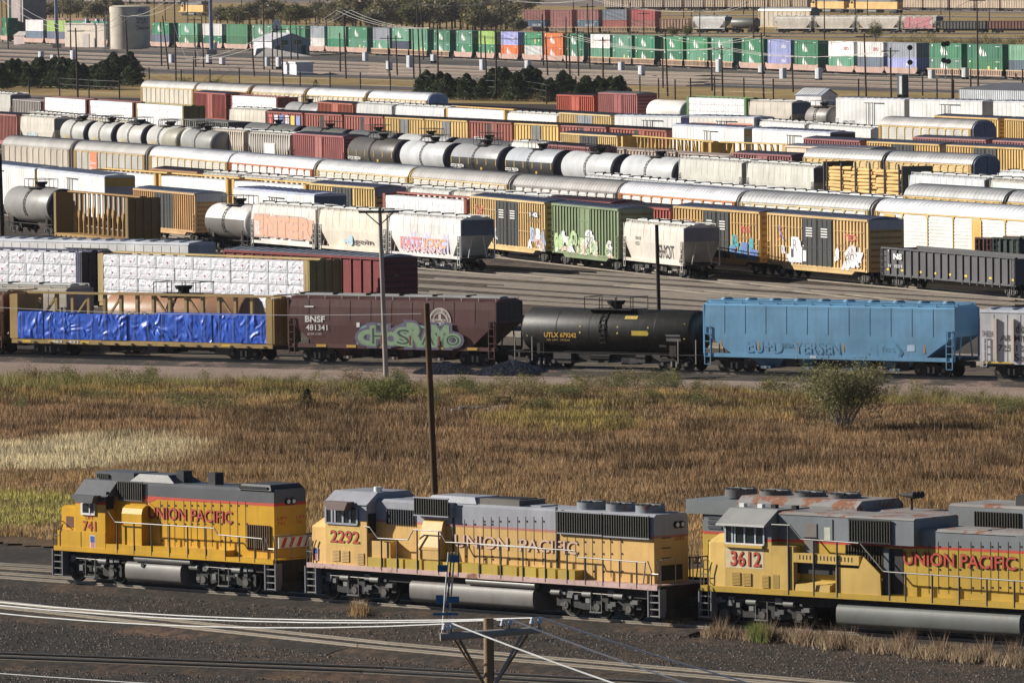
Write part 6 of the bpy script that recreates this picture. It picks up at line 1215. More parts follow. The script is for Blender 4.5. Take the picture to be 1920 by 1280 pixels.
A0 = ROWL.at(1300)+nn*1.0; dd = d.copy(); dd.z = 0; nrm = nn.normalized(); track('railway_track', Vector((A0.x, A0.y, 0))+nrm*1.5-dd*75, Vector((A0.x, A0.y, 0))+nrm*1.5+dd*60, m=YARD)
row_track(ROWB, 40, 60, m=BALP, bed=2.6)
track('railway_track', Vector((ac.x, ac.y, 0))-tc_*40+Vector((-tc_.y, tc_.x, 0))*1.5, Vector((ac.x, ac.y, 0))+tc_*130+Vector((-tc_.y, tc_.x, 0))*1.5)
for rw in (ROWD, ROWD2, ROWF, ROWG, ROWG2): row_track(rw, 20, 90)
for rw in (ROWE, U1, U2, U3, U4, ROWHh, ROWJ): row_track(rw, 20, 30, ties=False)
for rw in (ROWX, ROWY, ROWW): row_track(rw, 100, 100, ties=False, m=DARKF)
for a, c in (((735, 494), (1920, 568)), ((740, 503), (1920, 577)), ((760, 514), (1920, 588)), ((800, 528), (1920, 596)), ((930, 541), (1920, 604)), ((770, 540), (1500, 588)), ((790, 553), (1420, 592)), ((960, 572), (1500, 604))): track('railway_track', W(*a), W(*c), step=1.1, web=paint((.20, .165, .13), .6, .3))
for p in (((-60, 1137), (700, 1219), (945, 1242), (1950, 1330)), ((-60, 1238), (700, 1267), (1500, 1310))):
    for a, c in zip(p, p[1:]): track('railway_track', W(*a), W(*c), m=YARD, web=RSHADE if p[0][1] > 1200 else None)
for p in (((0, 96), (960, 130), (1920, 156)), ((0, 103), (960, 137), (1920, 164)), ((0, 111), (960, 143), (1920, 171)), ((0, 118), (960, 149)), ((960, 66), (1920, 73)), ((960, 27), (1920, 33))):
    for a, c in zip(p, p[1:]): a, c = W(*a), W(*c); e_ = (c-a)*.3; track('railway_track', a-e_, c+e_, ties=False, m=PINK if p[0][1] > 80 else DARKF, bed=2.6)
# field with a bank
def fieldz(X, Y):
    z = np.full(np.shape(X), -.01, float)
    for px, py, rx, ry, h in ((1120, 765, 9, 7, 1.5), (1300, 770, 6, 6, .9), (350, 735, 12, 8, .7), (800, 760, 7, 5, .5), (1700, 780, 10, 7, .6), (600, 760, 6, 6, .5), (980, 780, 5, 4, .5), (300, 880, 14, 12, .6), (1500, 900, 12, 10, .5)):
        c = W(px, py); z = z+.42*h*np.exp(-((X-c.x)/rx)**2-((Y-c.y)/(ry*3))**2)
    return z
nx, ny = 110, 150; p0 = 350.0; xs = np.linspace(-50, 50, nx); ys = np.linspace(362, 503, ny); XX, YY = np.meshgrid(xs, ys)
px_, py_ = proj(np.stack([XX, YY, XX*0], -1)); 
edge_top = lambda x: np.interp(x, [-300, 0, 640, 960, 1920, 2300], [700, 709, 724, 733, 754, 762]); edge_bot = lambda x: np.interp(x, [-300, 0, 560, 1290, 1920, 2300], [1005, 1015, 1045, 1080, 1110, 1130])
ZZ = fieldz(XX, YY); fade = np.clip((py_-edge_top(px_))/14, 0, 1); ZZ = ZZ*fade-.04*(1-fade)+(NR.random(XX.shape)-.5)*.06*fade
b = MB(); b.add([tuple(v) for v in np.stack([XX, YY, ZZ], -1).reshape(-1, 3)], [(j*nx+i, j*nx+i+1, (j+1)*nx+i+1, (j+1)*nx+i) for j in range(ny-1) for i in range(nx-1) if edge_top(px_[j, i])-2 < py_[j, i] < edge_bot(px_[j, i])+6 and True], SOIL, True); S(b.build('field'))
# ---------------------------------------------------------------- grass: every blade its own face
def blades(name, P, H, Wd, COL, mat, label, cat='grass', lean=.35, thing_=False, grp=None):
    n = len(P); a = NR.random(n)*6.283; l1 = (NR.random(n)-.5)*lean*2*H; l2 = (NR.random(n)-.5)*lean*2*H
    V = np.empty((n, 3, 3)); dx, dy = np.cos(a)*Wd/2, np.sin(a)*Wd/2
    V[:, 0] = P+np.stack([-dx, -dy, dx*0-.02], -1); V[:, 1] = P+np.stack([dx, dy, dx*0-.02], -1); V[:, 2] = P+np.stack([l1, l2, H], -1)
    me = bpy.data.meshes.new(name); me.vertices.add(n*3); me.vertices.foreach_set('co', V.ravel()); me.loops.add(n*3); me.loops.foreach_set('vertex_index', np.arange(n*3)); me.polygons.add(n); me.polygons.foreach_set('loop_start', np.arange(n)*3)
    me.update(calc_edges=True); at = me.attributes.new('tint', 'FLOAT_COLOR', 'FACE'); at.data.foreach_set('color', np.concatenate([COL, np.ones((n, 1))], 1).ravel())
    me.materials.append(mat); o = bpy.data.objects.new(name, me); C.objects.link(o); o['label'] = label; o['category'] = cat
    if not thing_: o['kind'] = 'stuff'
    return o
GM = attr_mat('blade', .8, .35)
def vnoise(X, Y, s, seed=0):
    rg = np.random.default_rng(seed); G_ = rg.random((64, 64)); u = X/s % 63; v = Y/s % 63; i = u.astype(int); j = v.astype(int); f = u-i; g = v-j; f = f*f*(3-2*f); g = g*g*(3-2*g)
    return (G_[i, j]*(1-f)+G_[(i+1) % 64, j]*f)*(1-g)+(G_[i, (j+1) % 64]*(1-f)+G_[(i+1) % 64, (j+1) % 64]*f)*g
n = 780000; X = NR.uniform(-42, 42, n); Yv = NR.uniform(362, 503, n); px_, py_ = proj(np.stack([X, Yv, X*0], -1)); t0, t1 = edge_top(px_), edge_bot(px_)
cl = vnoise(X*.6+200, Yv*.8, 1.3, 3); ok = (px_ > -60) & (px_ < 1990) & (py_ > t0+9) & (py_ < t1-4-6*cl) & (NR.random(n) < .45+.7*cl)
X, Yv, px_, py_, t0, cl = X[ok], Yv[ok], px_[ok], py_[ok], t0[ok], cl[ok]; n = len(X)
big = vnoise(X*.5+300, Yv, 7, 1); mid = vnoise(X*.5+100, Yv, 2.6, 2); f = (py_-t0)/(edge_bot(px_)-t0)
c3 = lambda *v: np.array(v)[None, :]
brown = c3(.32, .20, .105)*(1-big[:, None]*.75)+c3(.22, .14, .075)*big[:, None]*.8; gold = c3(.42, .28, .13); straw = c3(.60, .52, .33); gry = c3(.20, .21, .05); lime = c3(.36, .32, .09)
col = brown.copy(); w_ = np.clip((f-.5)*2.6+(mid-.5)*.8, 0, 1)[:, None]; col = col*(1-w_)+gold*w_
w_ = (np.clip(1-(f-.0)/.2, 0, 1)*np.clip((mid-.42)*3+.1, 0, 1))[:, None]; gm_ = np.where((vnoise(X*.7+50, Yv, 3.5, 9) > .5)[:, None], gry, c3(.40, .30, .07)); col = col*(1-w_)+gm_*w_
cx = np.clip(1-((px_-90)/330)**2-((py_-858)/42)**2+(mid-.6)*1.6, 0, 1)[:, None]; cx = np.clip(cx*1.4, 0, .9); col = col*(1-cx)+straw*cx
cy = np.clip((1-((px_-0)/200)**2-((py_-960)/40)**2)*2+(mid-.5), 0, 1)[:, None]; col = col*(1-cy)+lime*cy
cz = np.clip((1-((px_-1080)/190)**2-((py_-800)/22)**2)*2+(mid-.7)*2, 0, 1)[:, None]*.6; col = col*(1-cz)+c3(.36, .30, .07)*cz
col = 1.4*col*(.3+1.3*NR.random((n, 1))**1.3)*(.72+.5*cl[:, None])
dk = vnoise(X*.8+77, Yv*1.1, 1.7, 21); dk = np.clip((dk-.58)*6, 0, 1)*np.where(f < .45, 1, .6)*(1-cy[:, 0])*(1-.7*cx[:, 0]); col = col*(1-.55*dk[:, None])
col = np.where((NR.random(n) < .06)[:, None], col*.5+c3(.4, .33, .22), col)
Hh = (1+.6*dk)*(.18+.28*NR.random(n)**1.5)*(.55+.9*mid)*(1-.45*cy[:, 0])*np.where(f < .2, .75, 1); Z = fieldz(X, Yv)*np.clip((py_-t0)/14, 0, 1)
blades('dry_grass', np.stack([X, Yv, Z], -1), Hh, .04+.03*NR.random(n), col, GM, 'tall dry brown and golden grass filling the strip between the two train rows')
# weeds in front of unit 3612 and beside the front track
def weeds(name, pts, dens, h, cols, label, spread=(14, 5)):
    Q = []
    for x, y in pts:
        k = dens; xx = NR.normal(x, spread[0], k); yy = NR.normal(y, spread[1], k); Q += [W(a, c_) for a, c_ in zip(xx, yy)]
    P = np.array([tuple(q) for q in Q]); n = len(P); cc = np.array(cols)[NR.integers(0, len(cols), n)]*(.6+.7*NR.random((n, 1)))
    return blades(name, P, h*(.3+.9*NR.random(n)), .035+.03*NR.random(n), cc, GM, label, lean=.5)
weeds('dry_grass', [(1340+i*13+R.uniform(-9, 9), 1187+i*1.15+R.uniform(-9, 7)+(i > 16)*3) for i in range(46) if R.random() < .72], 270, .40, [(.46, .35, .23), (.36, .27, .18), (.5, .4, .27), (.22, .15, .1)], 'pale dry grass tufts along the ballast before locomotive 3612', (9, 3))
weeds('tall_weeds', [(x, 1190+(x-1320)*.085+R.uniform(-3, 3)) for x in (1350, 1440, 1505, 1560, 1590, 1690, 1705, 1760, 1850, 1900)], 70, .85, [(.36, .26, .18), (.26, .18, .12)], 'taller brown weeds standing before locomotive 3612', (5, 2))
weeds('green_weeds', [(1418, 1196), (1430, 1198), (1424, 1194)], 260, .6, [(.16, .2, .05), (.22, .24, .08)], 'single green weed clump before the front truck of locomotive 3612', (7, 3))
weeds('roadside_weeds', [(x, 714+x*.0235+R.uniform(0, 10)) for x in range(0, 1930, 20)], 240, .75, [(.18, .2, .055), (.28, .28, .1), (.46, .36, .16), (.38, .28, .13)], 'green and straw weeds lining the gravel road', (16, 4))
weeds('dry_grass', [(675, 1150), (1040, 1145), (1100, 1160), (1170, 1158), (1195, 1160), (1260, 1178), (1285, 1175)], 160, .6, [(.42, .28, .14), (.3, .2, .1)], 'thin dry weeds beside the middle locomotive', (9, 3))
# loose stones on the near ballast
def stones(name, pts_fn, n, label, cols, smin=.025, smax=.065):
    b = MB(); m = [flat(c, .9) for c in cols]
    for _ in range(n):
        p = pts_fn(); s_ = R.uniform(smin, smax); a = R.uniform(0, 3); z = p.z+R.uniform(-.2, .3)*s_
        v = [(p.x+s_*math.cos(a+i*1.57)*R.uniform(.7, 1.1), p.y+s_*math.sin(a+i*1.57)*R.uniform(.7, 1.1), z) for i in range(4)]+[(p.x+R.uniform(-.3, .3)*s_, p.y, z+s_*R.uniform(.6, 1.1))]
        b.add(v, [(0, 1, 4), (1, 2, 4), (2, 3, 4), (3, 0, 4)], R.choice(m))
    o = b.build(name, label=label, category='gravel'); o['kind'] = 'stuff'; return o
stones('gravel', lambda: W(R.uniform(-20, 1940), R.uniform(1100, 1290), .0), 26000, 'dark cinders and stones between the front tracks', [(.05, .045, .04), (.10, .08, .07), (.17, .12, .09), (.24, .2, .17)])
for px, py, rx, rz, lab in ((835, 690, 2.0, .75, 'small heap of grey ballast stone left of the black tank car'), (962, 692, 2.6, .95, 'larger heap of grey ballast stone under the black tank car end')):
    c0 = W(px, py+8); b = MB(); m = [flat(c, .9) for c in ((.10, .10, .105), (.17, .17, .18), (.26, .26, .27))]; ring = [(c0.x+rx*math.cos(i*.52), c0.y+rx*math.sin(i*.52), -.05) for i in range(12)]
    b.add(ring+[(c0.x, c0.y, rz*.85)], [(i, (i+1) % 12, 12) for i in range(12)], m[0])
    for _ in range(1500):
        q = R.random()**.5; a = R.uniform(0, 6.28); x, y = c0.x+q*rx*math.cos(a), c0.y+q*rx*math.sin(a); z = rz*.9*(1-q); s_ = R.uniform(.05, .12)
        b.add([(x-s_, y-s_, z-.05), (x+s_, y-s_*.6, z-.03), (x+s_*.5, y+s_, z-.02), (x+R.uniform(-.4, .4)*s_, y, z+s_)], [(0, 1, 3), (1, 2, 3), (2, 0, 3)], R.choice(m))
    tagm(b.build('gravel_heap'), lab, 'gravel heap')
# ---------------------------------------------------------------- trees and shrubs
LEAFM = attr_mat('leaf', .75, .2); BARK = paint((.11, .085, .065), .9, .3)
def leafmesh(name, centers, sizes, cols, flatten=1.0):
    n = len(centers); V = np.empty((n, 3, 3)); q = NR.normal(size=(n, 3, 3)); q /= np.linalg.norm(q, axis=2, keepdims=True); V = centers[:, None, :]+q*sizes[:, None, None]; 
    me = bpy.data.meshes.new(name); me.vertices.add(n*3); me.vertices.foreach_set('co', V.ravel()); me.loops.add(n*3); me.loops.foreach_set('vertex_index', np.arange(n*3)); me.polygons.add(n); me.polygons.foreach_set('loop_start', np.arange(n)*3); me.update(calc_edges=True)
    at = me.attributes.new('tint', 'FLOAT_COLOR', 'FACE'); at.data.foreach_set('color', np.concatenate([cols, np.ones((n, 1))], 1).ravel()); me.materials.append(LEAFM); return me
def crown(kind, n, colr, seed):
    rg = np.random.default_rng(seed); P = []
    if kind == 'cedar':
        z = rg.random(n)**.8; rad = (1-z)**.62*.46*(.72+.28*np.sin(z*13+seed)**2)*(.5+.55*rg.random(n)**.6); a = rg.random(n)*6.283; lump = 1+.32*np.sin(a*3+z*9+seed); P = np.stack([rad*lump*np.cos(a), rad*lump*np.sin(a), .04+z*.96], -1)
    elif kind == 'bush':
        k = 16; c_ = rg.normal(size=(k, 3))*[.33, .33, .2]+[0, 0, .42]; w_ = rg.integers(0, k, n); P = c_[w_]+rg.normal(size=(n, 3))*.13; P[:, 2] = np.abs(P[:, 2])
    else:
        k = 26; c_ = rg.normal(size=(k, 3)); c_ /= np.linalg.norm(c_, axis=1)[:, None]; c_ = c_*[.36, .36, .27]*(.45+.6*rg.random((k, 1)))+[0, 0, .64]; w_ = rg.integers(0, k, n); P = c_[w_]+rg.normal(size=(n, 3))*.075
    tone = .6+.8*rg.random((n, 1)); lumpy = .75+.5*rg.random(16)[(P[:, :1]*7+P[:, 2:]*5).astype(int) % 16]; cols = np.array(colr)[rg.integers(0, len(colr), n)]*tone*lumpy
    return P, cols
TM = {}
def tree(px, py, hpx, kind, colr, name, label, group, wid=1.0, n=1600, seed=None, h=None, leaf=.03, z=0, trunk=True):
    base = W(px, py, z); base.z = z+float(fieldz(base.x, base.y)) if 690 < py < 1000 else z; s_ = FPX/math.hypot(base.x, base.y); H_ = h or hpx/s_; seed = seed if seed is not None else R.randrange(5); k = (kind, name, seed, n)
    if k not in TM:
        P, cols = crown(kind, n, colr, seed+7); TM[k] = leafmesh('foliage', P, leaf*(.6+.8*NR.random(n)), cols)
        b = MB()
        if kind == 'bush':
            for i in range(5): a = i*1.3+seed; b.cyl((0, 0, 0), (.2*math.cos(a), .2*math.sin(a), .5), .012, BARK, 5, .006)
        elif kind == 'cedar': b.cyl((0, 0, 0), (0, 0, .9), .02, BARK, 6, .004)
        else:
            b.cyl((0, 0, 0), (.01, 0, .45), .03, BARK, 7, .018)
            for i in range(8): a = i*.9+seed; b.cyl((.01, 0, .3+.03*i), (.28*math.cos(a), .28*math.sin(a), .55+.04*i), .012, BARK, 5, .004)
        o = b.build('trunk'); C.objects.unlink(o); TM[k, 't'] = o.data
    r = thing(name, label, 'bush' if kind == 'bush' else 'tree', None, group, loc=base, rz=R.uniform(0, 6)); r.scale = (H_*wid, H_*wid, H_)
    for nm_, me in (('crown', TM[k]), ('trunk', TM[k, 't'])): o = bpy.data.objects.new(nm_, me); C.objects.link(o); o.parent = r
    return r
CED = [(.03, .05, .022), (.055, .08, .03), (.08, .10, .042)]; DEC = [(.20, .18, .10), (.26, .22, .14), (.15, .15, .08), (.32, .27, .18)]; OLV = [(.17, .17, .06), (.24, .21, .09), (.12, .13, .05)]; BRN = [(.26, .17, .09), (.34, .22, .12), (.2, .13, .07)]
for i in range(26): x = -4+i*10.2+R.uniform(-4, 4); tree(x, 167+R.uniform(-8, 3), 50+R.uniform(-8, 8)+(12 if 200 < x < 248 else 0), 'cedar', CED, 'cedar_tree', f'dark green cedar, {ORD[i]} from the left in the left hedge', 'cedars of the left hedge', 1.15, 2600, leaf=.05)
for i in range(32): x = 792+i*12.1+R.uniform(-5, 5); tree(x, 184+i*.3+R.uniform(-9, 3), 43+R.uniform(-9, 8)+(9 if 920 < x < 1010 else 0), 'cedar', CED, 'cedar_tree', f'dark green cedar, {ORD[i]} from the left in the middle hedge', 'cedars of the middle hedge', 1.15, 2600, leaf=.05)
tree(592, 168, 18, 'cedar', CED, 'cedar_tree', 'small lone cedar above the white-roofed autorack', None, 1.2, 900, leaf=.04); tree(402, 160, 16, 'bush', CED, 'juniper_bush', 'low dark juniper above the far autoracks', None, 1.9, 900, leaf=.04); tree(345, 154, 12, 'bush', CED, 'juniper_bush', 'small dark juniper by a utility pole above the cream autorack', None, 1.8, 700, leaf=.05)
for i in range(9): tree(955+i*26+R.uniform(-8, 8), 189+i*1.0, 20, 'bush', BRN, 'tumbleweed_bush', f'tan dry bush, {ORD[i]} from the left below the middle cedars', 'dry bushes below the middle cedars', 1.3, 900, leaf=.045)
k = 0
for i in range(22): x = 45+i*8+R.uniform(-3, 3); k += 1; tree(x, 40+R.uniform(-8, 2), 32+R.uniform(-6, 6), 'dec', DEC, 'broadleaf_tree', f'olive-brown tree, {ORD[i]} from the left above the left-hand containers', 'trees above the left-hand containers', 1.35, 3000, leaf=.05)
for i in range(20): x = 402+i*12.5+R.uniform(-4, 4); tree(x, 52+R.uniform(-8, 2), 44+R.uniform(-9, 8), 'dec', OLV if i < 6 else DEC, 'broadleaf_tree', f'grey-green tree, {ORD[i]} from the left behind the blue building', 'trees behind the blue building', 1.3, 3000, leaf=.05)
for i in range(34): x = 648+i*9.8+R.uniform(-4, 4); tree(x, 62+R.uniform(-12, 2)+i*.1, 54+R.uniform(-14, 14)-(i > 26)*12, 'dec', DEC, 'broadleaf_tree', f'grey-brown tree, {ORD[i]} from the left in the central wood', 'trees of the central wood', 1.25, 3000, leaf=.05)
for i in range(20): x = 640+i*19+R.uniform(-6, 6); tree(x, 24+R.uniform(-6, 4), 34, 'dec', DEC, 'broadleaf_tree', f'faded far tree, {ORD[i]} from the left behind the central wood', 'far trees behind the central wood', 1.5, 3000, leaf=.05)
for x, y, h, wd, lab in ((1262, 76, 30, 1.1, 'left'), (1288, 76, 32, 1.0, 'right')): tree(x, y, h, 'dec', OLV, 'olive_tree', f'round olive tree behind green containers, {lab} of two beside the white hopper car', None, wd, 1800, leaf=.035)
tree(1642, 84, 46, 'dec', OLV, 'olive_tree', 'tall olive tree before the far dusty hopper cars', None, .95, 2200, leaf=.03)
for i in range(15): tree(1685+i*17+R.uniform(-5, 5), 86+R.uniform(-2, 3), 19+R.uniform(-4, 5), 'bush', OLV+BRN[:1], 'olive_bush', f'olive-brown bush, {ORD[i]} from the left behind the right-hand containers', 'bushes behind the right-hand containers', 1.25, 1200, leaf=.04)
# foreground shrubs
tree(720, 772, 70, 'bush', [(.08, .11, .03), (.13, .15, .045), (.18, .18, .06)], 'leafy_bush', 'dark green bush at the foot of the grey utility pole', None, 1.25, 6000, leaf=.022); tree(748, 735, 32, 'bush', [(.07, .09, .02), (.11, .12, .03)], 'leafy_bush', 'low green bush right of the grey utility pole', None, 1.4, 3000, leaf=.03)
tree(576, 776, 36, 'cedar', [(.03, .04, .02), (.06, .06, .03)], 'juniper_shrub', 'small dark juniper in the brown grass', None, 1.2, 2600, leaf=.03)
def shrub(px, py, H_, Wd, label):
    base = W(px, py); base.z = 0; r = thing('willow_shrub', label, 'shrub', None, None, loc=base); b = MB(); tips = []; rr = random.Random(4)
    for i in range(15):
        a = i*2.4; lean_ = rr.uniform(.25, 1); p = Vector((rr.uniform(-.25, .25), rr.uniform(-.2, .2), 0)); q = p+Vector((math.cos(a)*lean_*Wd*.25, math.sin(a)*lean_*Wd*.25, H_*.42)); e = q+Vector((math.cos(a)*lean_*Wd*.2, math.sin(a)*lean_*Wd*.2, H_*rr.uniform(.25, .45)))
        b.cyl(p, q, .05, paint((.26, .23, .2), .9), 6, .03); b.cyl(q, e, .03, paint((.26, .23, .2), .9), 5, .01)
        for k_ in range(6): t_ = rr.random(); m_ = q.lerp(e, t_); f_ = m_+Vector((rr.uniform(-.8, .8), rr.uniform(-.8, .8), rr.uniform(.2, .9)))*.9; b.cyl(m_, f_, .014, paint((.26, .23, .2), .9), 4, .005); tips.append(f_)
        tips += [e, q.lerp(e, .6)]
    b.build('stem', r); T_ = np.array([tuple(t_) for t_ in tips]); n = 20000; P = T_[NR.integers(0, len(T_), n)]+NR.normal(size=(n, 3))*[.33, .33, .3]; P[:, 2] = np.maximum(P[:, 2]-NR.random(n)**3*1.2, .15)
    cols = np.array([(.2, .2, .085), (.28, .26, .12), (.15, .16, .07), (.34, .29, .16)])[NR.integers(0, 4, n)]*(.6+.7*NR.random((n, 1)))
    o = bpy.data.objects.new('foliage', leafmesh('foliage', P, .045+.045*NR.random(n), cols)); C.objects.link(o); o.parent = r
shrub(1578, 812, 3.9, 5.2, 'large many-stemmed willowy shrub before the blue hopper car')
k = 0
for x, y, h, c in [(70+i*40+R.uniform(-14, 14), 708+i*1.0+R.uniform(0, 10), R.uniform(20, 40)*(1.25 if i % 5 == 0 else 1), i) for i in range(47)]:
    if R.random() < .75: k += 1; tree(x, y+6, h, 'bush', [(.15, .17, .04), (.24, .24, .07), (.36, .28, .12)] if c % 3 else [(.36, .25, .13), (.26, .2, .11)], 'roadside_bush' if c % 3 else 'dry_bush', f'low {"green" if c % 3 else "dry"} roadside bush, {ORD[k]} from the left along the gravel road', 'low bushes along the gravel road', 1.3, 1500, leaf=.035)

zones = [(860, 1320, 16), (1640, 1930, 9), (300, 860, 10), (0, 300, 5)]; k = 0
for x0, x1, m_ in zones:
    for i in range(m_):
        x = x0+(x1-x0)*(i+.5)/m_+R.uniform(-12, 12); y = R.uniform(742, 792)+(x-960)*.012; c = R.random(); k += 1
        tree(x, y, R.uniform(22, 44), 'bush', [(.10, .13, .04), (.16, .17, .06), (.24, .2, .1)] if c < .6 else [(.32, .23, .13), (.22, .16, .09), (.4, .3, .17)], 'meadow_bush' if c < .6 else 'brown_bush', f'{"dark green" if c < .6 else "brown"} bush, {ORD[k-1]} counted along the grassy bank', 'bushes on the grassy bank', R.uniform(1.1, 1.8), 2200, leaf=.028)
# ---------------------------------------------------------------- buildings and yard furniture
def bld(px0, py0, px1, py1, z=0): a, c = W(px0, py0, z), W(px1, py1, z); return Frame(a, c, 0)
CRM = paint((.62, .55, .45), .8, .2); CRS = paint((.52, .45, .38), .8, .25); BLU = paint((.24, .32, .45), .7, .2); WHB = paint((.66, .67, .70), .6, .2); CONC = paint((.42, .38, .36), .9, .4); MET = paint((.50, .54, .60), .5, .3)
c0 = W(244, 92); r = thing('storage_tank', 'tall cream round tank with a blue emblem in the distance at left', 'tank', None, loc=c0); s_ = FPX/c0.y; b = MB(); rd = 38/s_; hh = 79/s_
b.cyl((0, 0, 0), (0, 0, hh), rd, CRM, 40); b.build('tank_shell', r); b = MB(); b.cyl((0, 0, hh+.02), (0, 0, hh+.3), rd*1.01, CRM, 40, rd*.8); b.build('roof', r)
b = MB(); 
for i, (t_, w_, z_) in enumerate((('UP', 2.6, .86), ('Exp', 3.2, .66), ('to po', 3.0, .58), ('Cleaner', 3.6, .46))): b.text(t_, rd*.28, rd*.28+w_, hh*z_, hh*z_+.9, -rd*.93, flat((.1, .14, .32)) if i == 0 else flat((.2, .18, .22)), .03)
b.build('lettering', r)
b = MB(); b.box(-rd-1.2, -rd-.9, -1, -.7, 0, hh-1, CONC); b.box(-rd-.5, -rd-.2, -1, -.7, 0, hh-1, CONC)
for i in range(14): b.box(-rd-1.2, -rd-.2, -1, -.9, i*hh/15, i*hh/15+.08, CONC)
b.build('ladder', r)
def block(label, cat, name, px0, py0, px1, py1, depth, h, wallm, roofm, gable=0, parts=None, over=.2):
    F = bld(px0, py0, px1, py1); r = thing(name, label, cat, F); L = F.L; b = MB(); r.location.z = 0
    if gable: b.px([(0, 0), (0, h), (depth/2, h+gable), (depth, h), (depth, 0)], -L/2, L/2, wallm)
    else: b.box(-L/2, L/2, 0, depth, 0, h, wallm)
    b.build('wall', r); b = MB()
    if gable: b.px([(-over, h-.02), (depth/2, h+gable+.05), (depth+over, h-.02), (depth/2, h+gable+.25)], -L/2-over, L/2+over, roofm)
    else: b.box(-L/2-over, L/2+over, -over, depth+over, h+.003, h+.35, roofm)
    b.build('roof', r)
    if parts: parts(r, L, depth, h)
    return r
def bp(r, L, D, h):
    for x0, x1, z0, z1 in ((-L*.05, L*.1, 0, h*.6), (L*.2, L*.24, 0, h*.4)): b = MB(); b.box(x0, x1, -.15, -.01, z0, z1, CONC); b.build('door', r)
    for x in (-L*.1, L*.15, L*.3): b = MB(); b.box(x, x+.8, 1, 1.8, h+.36, h+1.4, MET); b.build('roof_vent', r)
block('flat-roofed beige pump building left of the cream tank', 'building', 'pump_building', 122, 88, 199, 90, 9, 5.4, CRS, CONC, 0, bp)
block('tall concrete tower cut by the top edge at left', 'tower', 'concrete_tower', 20, 79, 44, 80, 6, 14, paint((.34, .29, .28), .9, .4), CONC)  # wall colour is the tower's shaded tone
b = MB(); q = W(19, 80); r = thing('mast_and_lit_edge', 'pale tube painted as the sunlit left edge of the concrete tower', 'mast', None, loc=q); b.cyl((0, 0, 0), (0, 0, 13), .45, paint((.72, .66, .58)), 12); b.build('tube', r)  # tan tube added as the tower's sunlit edge
block('small pinkish hut below the concrete tower', 'hut', 'yard_hut', 26, 84, 46, 84.5, 3, 2.2, paint((.42, .33, .32), .8), CONC, .8)
def ob(r, L, D, h):
    for x in (-L*.28, L*.1): b = MB(); b.box(x, x+1.6, -.05, -.01, h*.55, h*.8, GLASS); b.box(x-.1, x+1.7, -.07, -.011, h*.55-.12, h*.55, WHB); b.build('window', r)
    for x in (-L*.42, L*.28): b = MB(); b.box(x, x+1.0, -.05, -.01, 0, 2.2, BLACK); b.build('door', r)
    b = MB(); 
    for z in (.5, 1.0): b.box(-L*.45, L*.1, -2.0, -1.94, z, z+.06, WHITEM)
    for i in range(6): b.box(-L*.45+i*L*.11, -L*.45+i*L*.11+.08, -2.0, -1.92, 0, 1.1, WHITEM)
    b.build('railing', r)
r = thing('yard_office', 'blue gabled yard office with pale roof and white railing beside the containers', 'building', None, None, loc=W(546, 104.5), rz=.38); L = 8.6; D = 12.0
b = MB(); b.py([(-L/2, 0), (L/2, 0), (L/2, 3.3), (0, 4.7), (-L/2, 3.3)], 0, D, BLU); b.box(-L/2-.06, -L/2-.003, 0, D, 0, 3.28, WHB); b.build('wall', r)  # left wall whitened for the sun on it, gable in its shaded blue
b = MB(); b.py([(-L/2-.4, 3.2), (0, 4.75), (L/2+.4, 3.2), (L/2+.4, 3.35), (0, 4.95), (-L/2-.4, 3.35)], -.3, D+.3, paint((.62, .63, .66), .5)); b.build('roof', r); ob(r, L, D, 4.2)
F = bld(440, 92, 478, 93); r = thing('canopy', 'open canopy with thin posts left of the blue yard office', 'canopy', F); r.location.z = 0; b = MB(); b.box(-F.L/2, F.L/2, 0, 4, 2.4, 2.6, paint((.25, .33, .34))); b.build('roof', r)
for x in (-F.L/2+.2, 0, F.L/2-.4): b = MB(); b.box(x, x+.15, .1, .25, 0, 2.4, IRON); b.box(x, x+.15, 3.7, 3.85, 0, 2.4, IRON); b.build('post', r)
c0 = W(512, 106); b = MB(); b.loft([[(-4, 0, -.05), (9, -6, -.05), (8, 3, -.05), (-4, 4, -.05)], [(-3.6, .5, 1.7), (-1.5, .3, 1.9), (-1.5, 2.5, 1.9), (-3.6, 3, 1.7)]], paint((.50, .48, .46), .9, .3)); o = tagm(b.build('concrete_ramp'), 'pale concrete ramp below the blue yard office', 'ramp'); o.location = c0
def cabn(label, px0, py0, px1, py1, D, h): return block(label, 'cabinet', 'signal_hut', px0, py0, px1, py1, D, h, WHB, WHB)
cabn('largest white equipment hut on the gravel below the yard office', 543, 139.5, 556, 141, 3.2, 2.1); cabn('narrow white cabinet left of the largest equipment hut', 530, 138.5, 538, 139, 1.2, 1.9)
def sh(r, L, D, h):
    b = MB(); n = 16
    for i in range(n): x = -L/2+L*i/n; b.box(x, x+.3, -.0, .05, h+.1, h+.12, WHITEM)
    b.build('gutter', r)
F = bld(1500, 199, 1470, 196) if False else None
r = block('small white hut with a striped roof above the beige hopper car', 'hut', 'striped_roof_hut', 1492, 197, 1540, 198, 3.0, 1.5, paint((.66, .68, .72)), paint((.32, .36, .44)), .8)
b = MB(); L = 9
for i in range(9):
    x = -2.9+i*.64; b.add([(x, -.2, 1.66), (x+.3, -.2, 1.66), (x+.3, 1.5, 2.62), (x, 1.5, 2.62)], [(0, 1, 2, 3)], WHITEM)
b.build('roof_rib', r)
